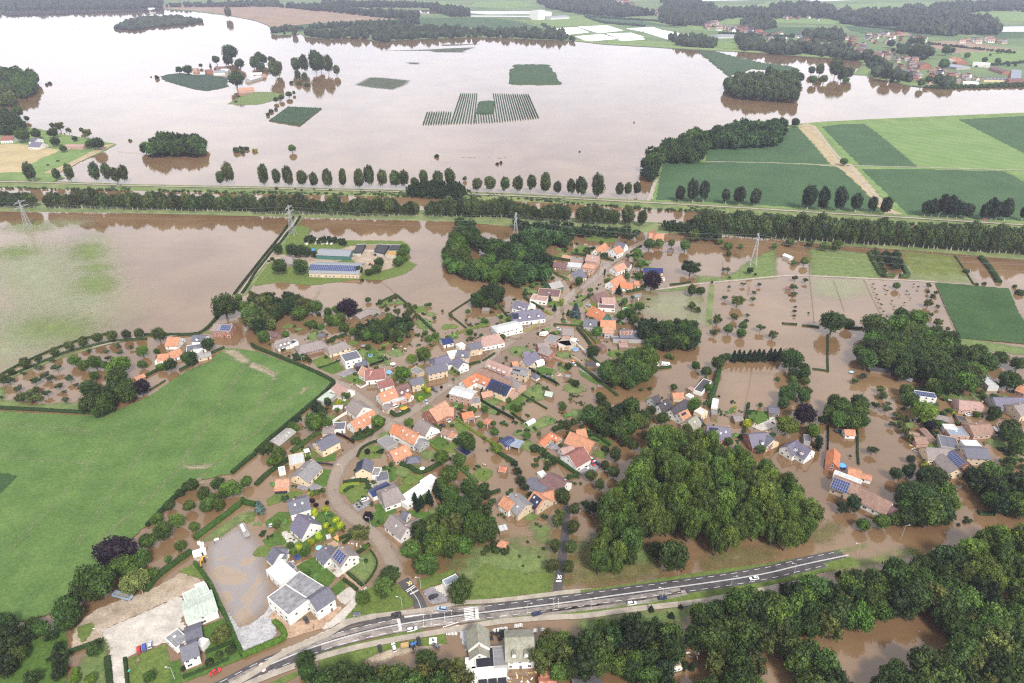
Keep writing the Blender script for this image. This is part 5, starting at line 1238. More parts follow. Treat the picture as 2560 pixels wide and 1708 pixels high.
ORD=['leftmost']+[x+' from left' for x in ONES[1:12]]
def ordinal(i,n):
 if n==2:return('left one of the two','right one of the two')[i]
 if n==3:return('left one of three','middle one of three','right one of three')[i]
 if i==n-1:return 'rightmost'
 if i>=(n+1)//2 and n-1-i<9:
  return ORD[n-1-i].replace('left','right')
 return ORD[i]if i<len(ORD)else None
def T(t,sp,place,s,group=None,tall=1.,words=None,z=.0,tint=None):
 """trees by crown centre and radius; place finishes the label"""
 L=sorted(tuple(float(x)for x in q.split())for q in s.split(';')if q.strip())
 n=len(L);base=words or SPECIES[sp][6]
 for i,(u,v,rp)in enumerate(L):
  P,r=spot(t,u,v,rp,SPECIES[sp][4]*tall);P.z=z
  o=ordinal(i,n)if 1<n<=20 else None
  lab=f'{base} {place}'+(f', {o}' if o else '')
  g=group or(f'{SPECIES[sp][0].replace("_", " ")}s {place}' if n>1 else None)
  tree_at(sp,P,r*(rnd.uniform(.85,1.1)if sp=='poplar' else 1),fit(lab),g,tall*(rnd.uniform(.95,1.4)if sp=='poplar' else 1),tint=tint)
LITE={}
def lite(kind):
 if kind not in LITE:
  LITE[kind]=[]
  for i in range(3):
   me=clump_mesh('mass_'+kind,77+i,lob(kind,50+i),SPEC[kind][0]*1.7,SPEC[kind][1]*.3)
   V=np.array([v.co[:]for v in me.vertices]);F=[tuple(p.vertices)for p in me.polygons];Tn=np.array([d.value for d in me.attributes['tone'].data]);LITE[kind].append((V,F,Tn));bpy.data.meshes.remove(me)
 return LITE[kind]
def tree_mass(L,label,seed,name='tree_mass'):
 g=random.Random(seed);V,F,Tn=[],[],[];nv=0;col=SPECIES[L[0][4]][5]
 for x,y,z,r,sp,tall in L:
  _,_,kind,rz,zc,c,_=SPECIES[sp];v,f,t=lite(kind)[g.randrange(3)];a=g.uniform(0,6.28);ca,sa=math.cos(a),math.sin(a)
  w=np.stack([(v[:,0]*ca-v[:,1]*sa)*r+x,(v[:,0]*sa+v[:,1]*ca)*r+y,v[:,2]*r*rz*tall+z+r*zc*tall],1)
  V.append(w);F+=[tuple(i+nv for i in q)for q in f];Tn.append(t*(sum(c)/sum(col))*g.uniform(.8,1.2));nv+=len(v)
  if kind in('poplar','lumpy','round'):
   mb=MB().tube((x,y,z-.3),(x+g.uniform(-.3,.3),y,z+r*zc*tall),r*.06,r*.035,5)
   V.append(np.array(mb.v));F+=[tuple(i+nv for i in q)for q in mb.f];Tn.append(np.full(len(mb.f),1.3));nv+=len(mb.v)
 me=mk(name,np.concatenate(V).tolist(),F,M_LEAF)
 tones(me,np.concatenate(Tn))
 o=put(name,me);o.color=(*col,1);return tag(o,label,None,None,'stuff')
def wood(t,s,sp,rm,label,gap=.8,tall=1.,seed=1,mix=None,h=None,z=.0,maxn=400,mass=False,nm='copse_tree'):
 """trees filling the outline (drawn round their crowns) by chance spacing; they share one label"""
 zc=SPECIES[sp][4]*tall
 pg=poly(t,s,(h if h is not None else rm*zc));g=random.Random(seed)
 xs,ys=zip(*pg);pl=[]
 A=np.array([[g.uniform(min(xs),max(xs)),g.uniform(min(ys),max(ys))]for _ in range(6000)])
 ok=sdist(A,pg)>rm*(.08 if nm=='woodland_tree' or sp=='plant' else .28)
 for(x,y),k in zip(A,ok):
  if not k:continue
  r=rm*g.uniform(.75,1.25)
  if all((x-a)**2+(y-b)**2>(gap*(r+q))**2 for a,b,q in pl):pl.append((x,y,r))
  if len(pl)>=maxn:break
 if mass:return tree_mass([(x,y,z,r,mix[g.randrange(len(mix))]if mix else sp,tall*g.uniform(.88,1.12))for x,y,r in pl],label,seed)
 pl.sort(key=lambda q:q[0]/(q[1]+60));n=len(pl);fs=sorted(math.hypot(q[0],q[1])for q in pl);lab=label.replace('dark tree','tree');lab=lab[lab.find('tree')+5:]if lab.find('tree')>=0 else lab
 for i,(x,y,r)in enumerate(pl):
  k=mix[g.randrange(len(mix))]if mix else sp;dpt='front' if math.hypot(x,y)<fs[n//3]else 'back' if math.hypot(x,y)>fs[2*n//3]else 'middle'
  zone=('left end','left half','centre','right half','right end')[min(4,5*i//n)]
  w={'oak':'dark green','green':'mid green','olive':'olive green','dark':'blackish green','plant':'tall','bush':'bushy'}.get(k,'')
  full=f'{w} tree {lab}, {dpt} of its {zone}' if 'poplar' not in label else f'{label}, {dpt} of its {zone}'
  tree_at(k,Vector((x,y,z)),r,fit(full),label,tall*g.uniform(.88,1.12),nm=nm if 'poplar' not in label else None)
 return len(pl)
def hedge(t,s,w,h,label,col=(.03,.06,.016),group=None,z=.0,top=True,leaf=.28,dens=9):
 P=resample(smooth_line(line(t,s),1),.9);n=len(P);g=np.random.default_rng(len(label)*7+n)
 V,F,Tn=[],[],[];prof=[(-.5,0),(-.52,.5),(-.38,.95),(0,1.03),(.38,.95),(.52,.5),(.5,0)];k=len(prof)
 for i in range(n):
  d=(P[min(n-1,i+1)]-P[max(0,i-1)]).normalized();sd=Vector((-d.y,d.x,0));j=1+.22*noise.noise(P[i]*.35);hh=h*(1+.2*noise.noise(P[i]*.21+Vector((9,4,2))))
  for a,b in prof:
   V.append((P[i].x+sd.x*a*w*j*g.uniform(.9,1.1),P[i].y+sd.y*a*w*j*g.uniform(.9,1.1),z+b*hh*g.uniform(.93,1.07)))
 for i in range(n-1):
  for j in range(k-1):F.append((i*k+j,i*k+j+1,i*k+k+j+1,i*k+k+j)[::-1])
 F.append(tuple(range(k)));F.append(tuple(range((n-1)*k,n*k))[::-1])
 Tn=list(g.uniform(.65,1.05,len(F)))
 m=int(n*.9*dens*(w+2*h)/4)
 ii=g.integers(0,max(1,n-1),m);nv=len(V)
 for q in ii:
  d=(P[q+1]-P[q]).normalized()if n>1 else Vector((1,0,0));sd=Vector((-d.y,d.x,0));a=g.uniform(-.55,.55);top_=1.03-1.6*max(0,abs(a)-.3)
  zz=g.uniform(.15,1)*top_ if abs(a)>.42 else top_
  c=P[q]+d*g.uniform(0,.9)+sd*(a*w);c.z=z+zz*h*g.uniform(.95,1.1)
  nrm=(Vector((sd.x*a*2,sd.y*a*2,.8))+Vector(g.normal(size=3))*.5).normalized();e=nrm.orthogonal().normalized();e.rotate(Matrix.Rotation(g.uniform(0,6.28),3,nrm));f=nrm.cross(e);ss=leaf*g.uniform(.6,1.4)
  V+=[tuple(c-e*ss),tuple(c-f*ss*.8+nrm*ss*.2),tuple(c+e*ss),tuple(c+f*ss*.8+nrm*ss*.2)]
  F.append((nv,nv+1,nv+2,nv+3));nv+=4;Tn.append(g.uniform(.7,1.45))
 me=mk('hedge',[tuple(v)for v in V],F,M_LEAF)
 tones(me,Tn)
 o=put('hedge',me);o.color=(*col,1)
 return tag(o,label,'hedge',group)
def far_wood(name,polys,r,density,col,h=1.3,seed=3,t='F',hz=12.,z=.6,label=None):
 g=random.Random(seed);V,F,Tn=[],[],[];cv,cf=ICO1;nv=0;rg=np.random.default_rng(seed)
 for s in polys:
  pg=poly(t,s,hz);xs,ys=zip(*pg)
  area=abs(sum(pg[i][0]*pg[(i+1)%len(pg)][1]-pg[(i+1)%len(pg)][0]*pg[i][1]for i in range(len(pg))))/2
  box=(max(xs)-min(xs))*(max(ys)-min(ys));n=int(box*density/(3.14*r*r))
  A=np.stack([rg.uniform(min(xs),max(xs),n),rg.uniform(min(ys),max(ys),n)],1);A=A[sdist(A,pg)>0]
  for x,y in A:
   rr=r*g.uniform(.55,1.3);hh=rr*h*g.uniform(.8,1.25);k0=g.uniform(.65,1.3)
   for q in range(3):
    dx,dy,dz=(0,0,0)if q==0 else(g.uniform(-.6,.6)*rr,g.uniform(-.6,.6)*rr,g.uniform(.1,.5)*hh);sc=1 if q==0 else g.uniform(.4,.65)
    vv=cv*(1+rg.uniform(-.22,.22,(len(cv),1)))*(rr*sc,rr*sc,hh*sc)+(x+dx,y+dy,z+hh*.8+dz)
    V.append(vv);F+=[tuple(i+nv for i in w)for w in cf];Tn+=list(k0*rg.uniform(.7,1.3,len(cf)));nv+=len(cv)
 if not V:return
 me=mk(name,np.concatenate(V).tolist(),F,M_LEAF)
 tones(me,Tn)
 o=put(name,me);o.color=(*col,1);tag(o,label,'wood' if label else None,None,'stuff')
 return o
FW=(.028,.045,.02)
far_wood('far_forest',['-200 22;-60 4;370 2;372 16;300 19;100 21','366 12;480 9;640 6;640 11;480 12'],11,.9,FW,seed=1,label='wooded strip along the far river bank at top left')
far_wood('far_forest',['640 12;760 12;800 19;880 28;960 32;960 40;870 35;790 26;700 18','740 5;900 7;1010 10;1010 14;880 13;740 12','985 18;1035 16;1078 24;1078 33;1035 33'],10,.8,FW,seed=2,label='belts of trees round the distant lake')
far_wood('far_forest',['625 72;760 74;770 66;860 58;960 60;1090 66;1175 68;1290 70;1320 88;1240 82;1175 80;1087 78;962 82;862 90;862 84;800 82;762 83;700 76;690 70'],9,.55,FW,seed=3,label='flooded riverside wood below the far crop field')
far_wood('far_forest',['620 66;700 58;860 50;960 46;960 49;860 54;700 61;624 70'],8,.9,FW,seed=31,label='tree belt along the top edge of the far crop field')
far_wood('far_forest',['1230 0;1400 0;1420 14;1470 22;1500 30;1420 34;1340 28;1260 16','1515 20;1600 22;1790 24;1830 32;1760 40;1690 36;1610 50;1560 56;1515 46','1515 0;1600 4;1640 14;1540 18'],12,.75,FW,seed=4,label='woods round the distant town')
far_wood('far_forest',['1770 14;1880 10;1920 26;2020 30;2100 16;2200 24;2240 42;2300 54;2290 74;2180 72;2080 56;1990 54;1930 48;1905 36;1770 36','2140 16;2350 2;2420 6;2420 26;2290 20;2190 28'],13,.7,FW,seed=5,label='large wood at the top right of the view')
far_wood('far_forest',['1840 72;1930 70;1945 84;1840 84','1535 84;1600 82;1650 94;1640 104;1560 98','1690 84;1740 80;1760 100;1800 92;1800 114;1700 108','1762 98;1860 100;1925 100;1960 112;1990 130;1965 130;1860 118;1762 116'],9,.9,FW,seed=6,label='tree belts between the river levee and the far village')
far_wood('far_forest',['2060 104;2100 106;2150 116;2110 132;2080 122','1985 130;2030 134;2050 160;2100 180;2060 182;2010 166','2150 176;2200 178;2200 190;2150 190','1850 76;1940 82;1940 90;1850 88'],8,.8,FW,seed=7,label='trees among the gardens of the far village')
far_wood('far_forest',['2060 60;2200 60;2230 72;2180 76;2060 66','1700 44;1765 46;1790 56;1740 64;1700 58'],9,.8,FW,seed=8,label='low wood above the far village fields')
far_wood('island_scrub',['262 64;290 46;350 38;420 38;466 48;440 54;360 60;300 68'],8,1.,(.035,.055,.028),h=.8,seed=9,hz=5,z=0,label='wooded island in the wide flooded river')
far_wood('bank_scrub',['20 36;100 33;200 30;370 24;370 20;100 24;0 27'],6,.5,(.04,.05,.035),h=.6,seed=10,hz=3,label='low scrub at the far water edge')
wood(0,'-100 640;130 650;270 670;330 720;320 830;180 860;140 800;0 790;-100 800','olive',11,'grey green tree of the flooded wood at the left edge',.62,1.,3,['olive','green'],mass=True)
wood(0,'-120 800;100 820;170 910;60 940;-120 930','olive',10,'grey green tree of the flooded wood at the left edge',.62,1.,4,mass=True)
wood(0,'-100 1010;80 1040;220 1140;200 1180;0 1200;-100 1180','oak',9,'dark tree behind the riverside houses on the left bank',.6,1.,5,['oak','dark'],mass=True)
T(0,'green','standing in the river off the left bank','160 1020 55;245 1088 26')
T(0,'olive','half drowned off the left spit','478 1150 30;545 1158 42;627 1197 28;745 1195 25;795 1220 42')
T(0,'oak','in the gardens of the left river spit','205 1235 65;325 1225 50;482 1218 45;505 1300 42;578 1365 32;685 1272 26;890 1315 58;830 1320 40')
T(0,'bush','on the bright pasture of the left spit','530 1475 16;440 1515 14',words='round shrub')
wood(0,'1290 1360;1420 1290;1480 1270;1760 1275;1870 1290;1880 1380;1800 1390;1400 1390','oak',8.5,'tree of the oblong grove standing in the river',.55,1.05,6,['oak','dark','green'],mass=True)
T(0,'green','at the left end of the drowned grove','1330 1345 48')
T(0,'bush','in open water left of the drowned grove','1195 1285 20',words='lone half drowned shrub')
T(0,'bush','just right of the drowned grove','2165 1375 38;2215 1352 26;2262 1360 28;2222 1390 28',words='drowned shrub')
T(10,'ybush','in the river right of the drowned shrubs','-15 1375 28',words='yellow green drowned shrub')
T(10,'green','alone in open water above the towpath trees','328 1360 36')
T(10,'dbush','in the river above the towpath trees','1655 1428 28;2212 1500 20;2248 1490 18',words='dark drowned bush')
T(0,'bush','tiny in mid river at left','425 775 16;452 760 20',words='drowned bush')
T(20,'dbush','drifting in mid river','1120 1122 8;620 1390 11',words='dark clump of branches')
T(0,'poplar','by the far brown field shore','2092 125 28',tall=.8,words='lone tree')
T(0,'oak','of the flooded river farm','1985 548 38;2108 478 72;2090 552 52;2200 580 45;2160 725 75;1715 640 45;1640 640 32;1842 600 18;2340 560 50')
T(0,'con','beside the flooded river farm','1928 595 12',tall=.8)
T(0,'bush','at the tip of the river farm orchard','1440 708 26;1385 705 8',words='round bush')
T(10,'oak','behind the river farm sheds','20 520 45;65 545 45;130 540 26;50 610 40;-20 590 40')
T(10,'poplar','standing in the river beside the island farm','175 635 55;200 620 40;360 590 42;440 590 46;545 590 50;590 590 40;655 595 50;735 630 36;380 690 24;440 700 28',tall=.92)
T(10,'bush','below the tall trees of the river farm','325 755 22;395 765 28;465 778 28',words='drowned bush')
T(10,'oak','along the green river islet','180 915 24;232 893 26;300 865 28;345 850 18',words='small dark tree')
T(0,'bush','on the left end of the green river islet','2162 930 18;2190 882 14',words='small bush')
T(10,'bush','left of the drowned vineyard block','138 1015 26;180 1000 18;108 1050 22',words='drowned bush')
wood(20,'1960 720;2060 680;2350 650;2620 660;2620 860;2350 840;2100 830;1970 780','poplar',8,'tall bare stemmed poplar grove standing in the river',.8,1.,8,h=20,mass=True)
T(30,'oak','beside the drowned poplar grove','170 700 55;230 720 60;290 710 45;240 770 60;150 760 45')
T(30,'poplar','in the river right of the drowned grove','405 630 34;478 640 34;625 640 48;745 650 48;680 690 40',tall=.85)
T(30,'green','on the green tip right of the drowned grove','420 730 40;515 725 40;715 735 30')
wood(30,'1420 795;1560 785;1720 780;1900 780;2250 765;2350 765;2350 790;1900 800;1560 810','bush',5,'riverside bush in front of the far village',.8,1,9,mass=True)
wood(20,'1190 1560;1210 1480;1280 1410;1420 1340;1560 1260;1680 1210;1760 1240;1760 1440;1560 1440;1420 1450;1320 1540','oak',9,'tree of the L shaped wood beyond the canal',.55,1.1,10,['oak','green','dark'],z=.4,mass=True)
wood(20,'1760 1250;1980 1160;2200 1140;2500 1150;2480 1290;2350 1300;2100 1310;1780 1320','oak',9,'tree of the L shaped wood beyond the canal',.55,1.1,11,['oak','green','dark'],z=.4,mass=True)
T(30,'oak','at the river end of the L shaped wood','130 1145 60;255 1122 42;60 1120 40',z=.4)
wood(21,'1110 90;1200 40;1330 60;1320 10;1230 -20;1180 30','dark',7,'dark tree at the canal end of the L shaped wood',.6,1.1,12,z=.5,mass=True)
T(30,'green','alone at the track junction among the green fields','700 1485 36',z=.5)
T(1,'poplar','on the towpath at far left','275 20 52;515 25 42;635 35 46;868 40 46;985 40 36;1060 40 50;1125 40 44',z=1.5,tall=1.)
T(1,'poplar','in the lone pair on the towpath','2015 62 42;2100 55 46',z=1.5,tall=1.)
T(11,'poplar','in the left half of the towpath row','65 60 50;182 68 44;295 72 52;412 72 46;525 78 46;655 75 50;790 82 44;940 80 54;1032 75 48;1158 75 50;1278 80 46;1362 92 40',z=1.5,tall=1.)
T(11,'poplar','among the thicket in the towpath row','1455 100 40;1545 85 44;1662 80 52;1785 85 48',z=1.5,tall=1.)
T(11,'poplar','right of the thicket in the towpath row','2025 112 48;2148 118 46;2282 130 44',z=1.5,tall=1.)
T(21,'poplar','in the right half of the towpath row','52 130 46;178 130 42;305 142 44;420 150 44;545 162 42;638 165 50;795 170 58;988 178 36;1062 182 34;1150 165 38',z=1.5,tall=1.)
T(21,'poplar','along the towpath before the left maize field','1540 210 46;1668 212 50;1762 215 46;1970 235 42;2095 240 52;2235 245 50',z=1.5,tall=1.,tint=(.035,.055,.028))
T(31,'poplar','along the towpath before the farm track','375 272 56;515 285 54;668 282 60;820 300 52;968 310 48;1095 305 64',z=1.5,tall=1.,tint=(.028,.048,.024))
T(31,'poplar','in the long clump by the towpath at right','1455 345 46;1520 340 50;1590 345 52;1670 355 50;1755 360 50;1830 365 48',z=1.5,tall=1.,tint=(.028,.048,.024))
T(31,'poplar','in the short clump by the towpath at far right','1995 380 46;2070 375 52;2120 375 46;2195 385 46;2350 400 36',z=1.5,tall=1.,tint=(.028,.048,.024))
wood(11,'1400 150;1520 110;1620 100;1740 130;1840 130;1930 190;1880 240;1500 220;1380 200','dark',5,'dark bush of the thicket on the canal bank',.6,1,14,z=1,mass=True)
T(11,'bush','on the grassy canal bank','190 172 22;362 178 14;420 186 14;535 182 14;683 186 18;1915 78 26;1900 170 20;1955 190 22',z=1.6,words='dark round bush')
far_wood('bank_scrub',['0 150;500 160;1200 170;1200 182;500 170;0 158','950 120;1180 140;1200 175;1000 160','1450 175;2350 195;2350 208;1500 190'],1.8,.8,(.035,.06,.02),h=.7,seed=41,t=1,hz=1,z=.2,label='reeds and scrub along the far canal edge')
far_wood('bank_scrub',['0 190;700 205;1400 225;1400 238;700 218;0 205','940 190;1400 190;1400 230;960 215','1900 200;2350 220;2350 255;1950 240'],1.8,.8,(.035,.06,.02),h=.7,seed=42,t=11,hz=1,z=.2,label='reeds and scrub along the middle canal edge')
far_wood('bank_scrub',['0 240;300 255;700 300;1300 345;1900 375;1900 388;1300 360;500 296;0 258','250 250;480 255;500 290;260 280','1600 330;1850 335;1980 360;1960 388;1620 370'],1.9,.8,(.035,.06,.02),h=.7,seed=43,t=21,hz=1,z=.2,label='reeds and scrub along the right canal edge')
far_wood('bank_scrub',['-40 395;600 435;1300 470;2350 520;2350 550;1300 495;600 460;-40 425'],2.2,.8,(.03,.052,.02),h=.8,seed=44,t=31,hz=1.5,z=.2,label='scrub along the canal edge at far right')
BACK,ROWN=[],[0]
def row(t,a,b,n,sp,r,label,group,tall=1.,seed=1,jit=.3,z=1.4,skip=0,dy=0,back=False):
 g=random.Random(seed);tall*=1.15;A,B=G(t,*a),G(t,*b);d=(B-A).normalized();ROWN[0]+=not back;s=Vector((-d.y,d.x,0))
 for i in range(n):
  if g.random()<skip:continue
  p=A.lerp(B,(i+.5)/n)+d*g.uniform(-jit,jit)*6+s*(g.uniform(-jit,jit)*5+dy);p.z=z
  if back:BACK.append((p.x,p.y,z,r*g.uniform(.8,1.2),sp,tall*g.uniform(.88,1.12)));continue
  tree_at(sp,p,r*g.uniform(.75,1.2),f'{label}, {nth(ROWN[0] - 1)} clump from left, {nth(i)} tree in it',group,tall*g.uniform(.88,1.12))
PL,PGp='tall poplar on the near canal bank','poplars in the long row on the near canal bank'
row(1,(-60,345),(330,345),9,'poplar',6.6,PL,PGp,.8,1)
row(1,(430,352),(900,358),9,'poplar',6.6,PL,PGp,.8,2)
row(1,(960,360),(2350,385),30,'poplar',5.6,PL,PGp,.88,3)
row(1,(1150,340),(2350,360),22,'poplar',5.4,PL,PGp,.8,33,back=True)
row(11,(0,400),(310,405),8,'poplar',5.8,PL,PGp,.88,4)
row(11,(370,408),(1500,425),22,'poplar',6.2,PL,PGp,.88,5,skip=.05)
row(11,(1560,430),(2350,440),18,'poplar',5.8,PL,PGp,.9,6)
row(11,(1700,410),(2350,425),14,'poplar',5.6,PL,PGp,.9,66,back=True)
row(21,(-20,450),(520,490),13,'poplar',6,PL,PGp,.9,7)
row(21,(600,490),(960,510),9,'poplar',6,PL,PGp,.9,8)
row(21,(1050,510),(1060,510),1,'poplar',6.5,PL,PGp,.9,9);row(21,(1180,525),(1190,525),1,'poplar',6.5,PL,PGp,.9,10)
row(21,(1680,560),(2350,600),14,'poplar',6.2,PL,PGp,.92,11,skip=.0)
row(21,(1950,580),(2350,640),10,'poplar',6.4,PL,PGp,.92,111,back=True)
row(31,(0,625),(2500,790),46,'poplar',6.,PL,PGp,.98,12)
row(31,(20,590),(2500,740),42,'poplar',6.,PL,PGp,.98,13,back=True)
tree_mass(BACK,'rear row of poplars along the near canal bank',5)
wood(21,'20 470;540 500;980 540;1200 560;1200 590;900 580;560 560;300 560;0 500','dark',5.5,'dark tree in the belt behind the village gardens',.7,1,15,mass=True)
wood(21,'1480 480;1640 460;1760 480;1900 560;1920 620;1700 600;1500 520;1330 520','dark',5.5,'dark shrub tree on the canal bank behind the orange farmhouse',.75,1,16,mass=True)
T(31,'green','in front of the dark poplar row','210 655 42;385 670 34;520 690 42;635 680 55;60 690 30',words='round light tree')
wood(11,'1860 480;1960 480;2060 560;2020 640;1900 640;1850 560','oak',6.5,'tree of the curved wood round the flooded pond',.6,1.05,17,mass=True)
wood(11,'1720 760;1790 620;1900 600;1930 720;1980 840;2060 900;2040 960;1880 920;1740 860','green',6.5,'tree of the curved wood round the flooded pond',.55,1.1,18,['oak','green'])
wood(11,'1960 660;2120 660;2350 680;2350 800;2250 760;2060 720','oak',6.5,'tree of the curved wood round the flooded pond',.6,1.05,19,mass=True)
wood(11,'2080 820;2200 760;2350 780;2380 980;2240 980;2060 980','oak',6.5,'tree of the curved wood round the flooded pond',.6,1.05,20,['oak','dark','green'])
wood(21,'0 600;200 560;340 560;540 520;560 640;300 660;280 760;370 820;360 960;200 960;60 1010;-20 980','dark',6.5,'tree of the dark wood at the village edge',.62,1.1,21,['oak','dark','green'],mass=True)
T(21,'fresh','standing out of the dark village wood','85 800 62',tall=1.2)
T(21,'olive','at the edge of the dark village wood','390 585 50',words='brownish olive tree')
T(11,'beech','in the wood beside the flooded pond','2320 840 50')
T(21,'green','before the dark village wood','250 670 36;125 600 30')
T(21,'bush','of the garden by the pink brick house','485 655 28;595 730 20;690 720 38;740 705 26;800 760 40;850 770 36;700 760 36',words='garden bush')
T(21,'green','below the orange roofed farmhouse','1260 670 52;1350 665 48;1155 755 44;1060 780 20;1470 660 36')
T(21,'green','in the water right of the farmhouse','1670 590 60;1590 685 54;1915 650 32;1985 690 40;1990 760 26;2105 690 26',words='rounded tree')
T(21,'dark','as a broad clump in the flooded pasture','1640 880 88',tall=.8)
T(21,'dark','beside the white pylon','2190 915 34;2235 950 14')
T(21,'olive','on the flooded pasture edge','1945 905 20;1985 905 26;1998 980 16;1838 1020 14',words='small loose tree')
T(21,'beech','beside the navy roofed outbuilding','1285 995 88')
T(21,'con','of the village crossroads','345 1170 24;390 1250 26;515 1300 22;980 1090 34;540 1060 14',tall=.75)
T(21,'spruce','by the flooded village street','592 1275 60')
T(21,'gcol','in the flooded village street','455 1205 24;690 1300 22',tall=.75)
T(21,'col','in front of the white orange-roofed house','1045 930 11;350 850 16;850 930 12')
T(21,'green','in the flooded garden by the round pool','1185 855 46;1165 965 38;1035 1200 34;1105 1160 18;1170 1240 44;1095 1230 14;620 1010 44;290 1030 26;190 1050 26;640 980 20')
T(21,'beech','in the flooded garden below the wood','238 990 22;678 980 13',words='small dark purple tree')
T(21,'oak','behind the orange gable','1000 1330 50;1080 1310 60;1120 1360 50')
T(21,'green','in front of the orange hipped roof','780 1475 54')
T(21,'oak','in the flooded pasture','1650 1095 52;1735 1100 42',words='dark round tree')
T(21,'olive','in the middle of the flooded pasture','1655 1240 46;1710 1275 34;1890 1360 56;2070 1190 58;2045 1340 36',words='loose tree')
T(21,'orch','in the flooded orchard right of the pasture','1955 1165 28;1995 1065 18;2125 1040 24;2270 1045 24;2225 1120 24;2210 1180 26;2160 1325 22;2150 1380 26;1860 1480 40;2285 1440 44')
T(21,'green','in the flooded orchard near the village','1990 1450 48;2120 1420 42;2110 1490 46',words='bushy tree')
wood(21,'1150 1390;1260 1370;1340 1400;1460 1380;1620 1370;1690 1430;1730 1500;1700 1600;1500 1620;1300 1600;1180 1500','oak',5.2,'tree of the dark copse behind the roof marked 1927',.6,1.1,22,['oak','dark','green'])
T(31,'olive','at the left edge of the flooded fields','45 1500 44;205 645 40',words='pale loose tree')
T(31,'orch','in the flooded field with young trees','250 985 34;345 1005 28;240 1070 36;245 1130 30;250 1250 16;245 1290 20;375 1305 12;245 1330 14')
T(31,'oak','in the flooded field at right','600 1385 108;740 1400 50',words='broad spreading tree')
T(31,'oak','left of the lime tinted tree','1220 1310 64;990 1410 118',words='dark domed tree')
T(31,'fresh','at the top of the big right hand wood','1375 1350 90',words='yellow green domed tree')
T(31,'olive','among the saplings','1475 1210 44;1510 1150 28;1480 1050 26;1565 1385 42;1500 1320 24;1580 1440 26;1560 1245 22;1655 1450 22;1545 1120 22;1470 1110 18',words='straggly tree')
T(31,'young','in the flooded nursery plot','965 1040 12;980 1085 12;1000 1135 13;1020 1180 12;1040 1225 14;1060 1290 12;1090 1335 12;1075 1055 12;1095 1100 14;1140 1195 11;1160 1245 11;1255 1210 10;1275 1105 12;1295 1135 9;1380 1065 14;1340 1040 10;1310 1170 8;1210 1140 8',tall=.6)
T(31,'green','at the path by the nursery plot','1185 1055 34')
T(31,'bush','on the far right flooded lane','1920 1040 20;1985 1030 24;2265 1060 24;2310 1110 46;1825 920 30',words='dark bush')
wood(31,'940 730;1000 720;1040 800;1100 960;1040 950;960 820','bush',3.2,'bush in the hedged allotment',.7,1.2,23)
wood(31,'1060 760;1180 740;1240 860;1200 900;1150 880;1060 800','dark',3.2,'shrub tree in the hedged allotment',.7,1.,24)
T(31,'green','in the brown flooded corner plot','335 830 40;235 840 26',words='round bush like tree')
T(11,'oak','beside the farm barns','215 880 72;410 880 74;330 725 64;400 730 60;460 740 50;1130 840 50;1105 900 46;945 910 44;1030 930 34;540 765 34;200 715 50;1060 925 30')
wood(11,'1340 680;1400 700;1390 800;1310 860;1290 840;1330 740','green',4.2,'bush tree along the right end of the farm',.6,.9,25)
wood(11,'420 640;480 610;640 615;800 625;830 660;790 680;700 640;480 650','dark',3.4,'dark shrub round the farm storage yard',.7,.9,26)
T(11,'bush','by the farm house','150 810 24;175 830 20;115 830 18;600 930 24;975 1000 20',words='low bush')
T(1,'oak','at the bend of the farm lane','2060 1240 125')
T(1,'green','beside the large lane oak','2230 1250 62;2190 1170 40;2290 1330 90')
wood(11,'-60 1160;100 1120;200 1170;300 1150;480 1200;480 1270;300 1270;180 1320;140 1420;0 1430;-60 1380','oak',6,'dark tree of the wooded garden below the farm',.6,1.1,27,['oak','dark','olive'])
T(11,'green','in the wooded garden below the farm','395 1305 70;545 1250 70',words='lighter round tree')
T(11,'beech','beside the angled shed','835 1250 90')
T(11,'green','round the angled shed','660 1290 40;730 1270 36;520 1410 46;475 1400 28;600 1430 34;655 1360 40;780 1350 44;690 1380 42;810 1440 52;740 1390 36;270 1500 36;60 1520 62')
wood(11,'1000 1400;1150 1380;1220 1350;1400 1330;1460 1380;1420 1460;1300 1520;1100 1540;960 1500;860 1480','oak',4.6,'tree of the garden wood below the angled shed',.6,1.1,28,['oak','green','dark'])
T(11,'dark','in the garden wood below the angled shed','960 1480 72',words='dark purple green tree')
T(11,'olive','along the flooded garden corner','1140 1200 28;1235 1185 22;1285 1155 32;1205 1270 28;1300 1290 34;1275 1250 12;1385 1235 36;1420 1280 44;1230 1340 46;1470 1330 34;1190 1240 20;1110 1330 26',words='garden tree')
wood(11,'1990 1130;2100 1080;2200 1060;2280 1120;2240 1180;2100 1220;2000 1230','oak',4.8,'tree of the clump right of the flooded hedge corner',.6,1.1,29,['oak','dark'])
T(11,'green','by the hedge corner houses','1400 1510 28;1240 1550 30;2205 1250 24;2250 1340 22;2330 1360 32;2090 1370 26;1590 1540 40;1650 1510 34;1760 1540 30;1960 1480 30;1525 1520 16',words='small garden tree')
T(1,'lime','of the orchard lane row','755 1555 40;893 1530 48;1028 1512 52;1158 1500 46;1272 1490 46;1452 1500 66',tall=.8)
T(2,'lime','at the left end of the orchard lane','630 35 46;492 92 42;352 155 36;222 195 54;105 275 32;10 340 46;755 10 40',tall=.8)
T(2,'orch','in the upper part of the flooded orchard','815 88 26;978 92 28;1078 38 28;1102 98 28;1200 50 24;470 175 26;520 238 46;990 150 30;345 235 32;205 290 24')
T(2,'orch','in the lower part of the flooded orchard','412 308 42;462 338 38;318 358 46;640 335 42;700 395 22;540 408 38;170 430 44;430 470 38;590 458 20;595 535 34;80 360 48;8 512 20')
T(2,'green','of the middle of the flooded orchard','680 170 54;762 215 56;870 190 66;950 215 40;865 315 46')
T(2,'olive','at the left of the flooded orchard','240 500 70;320 450 50;180 510 50;330 520 58',words='spreading apple tree',tall=.75)
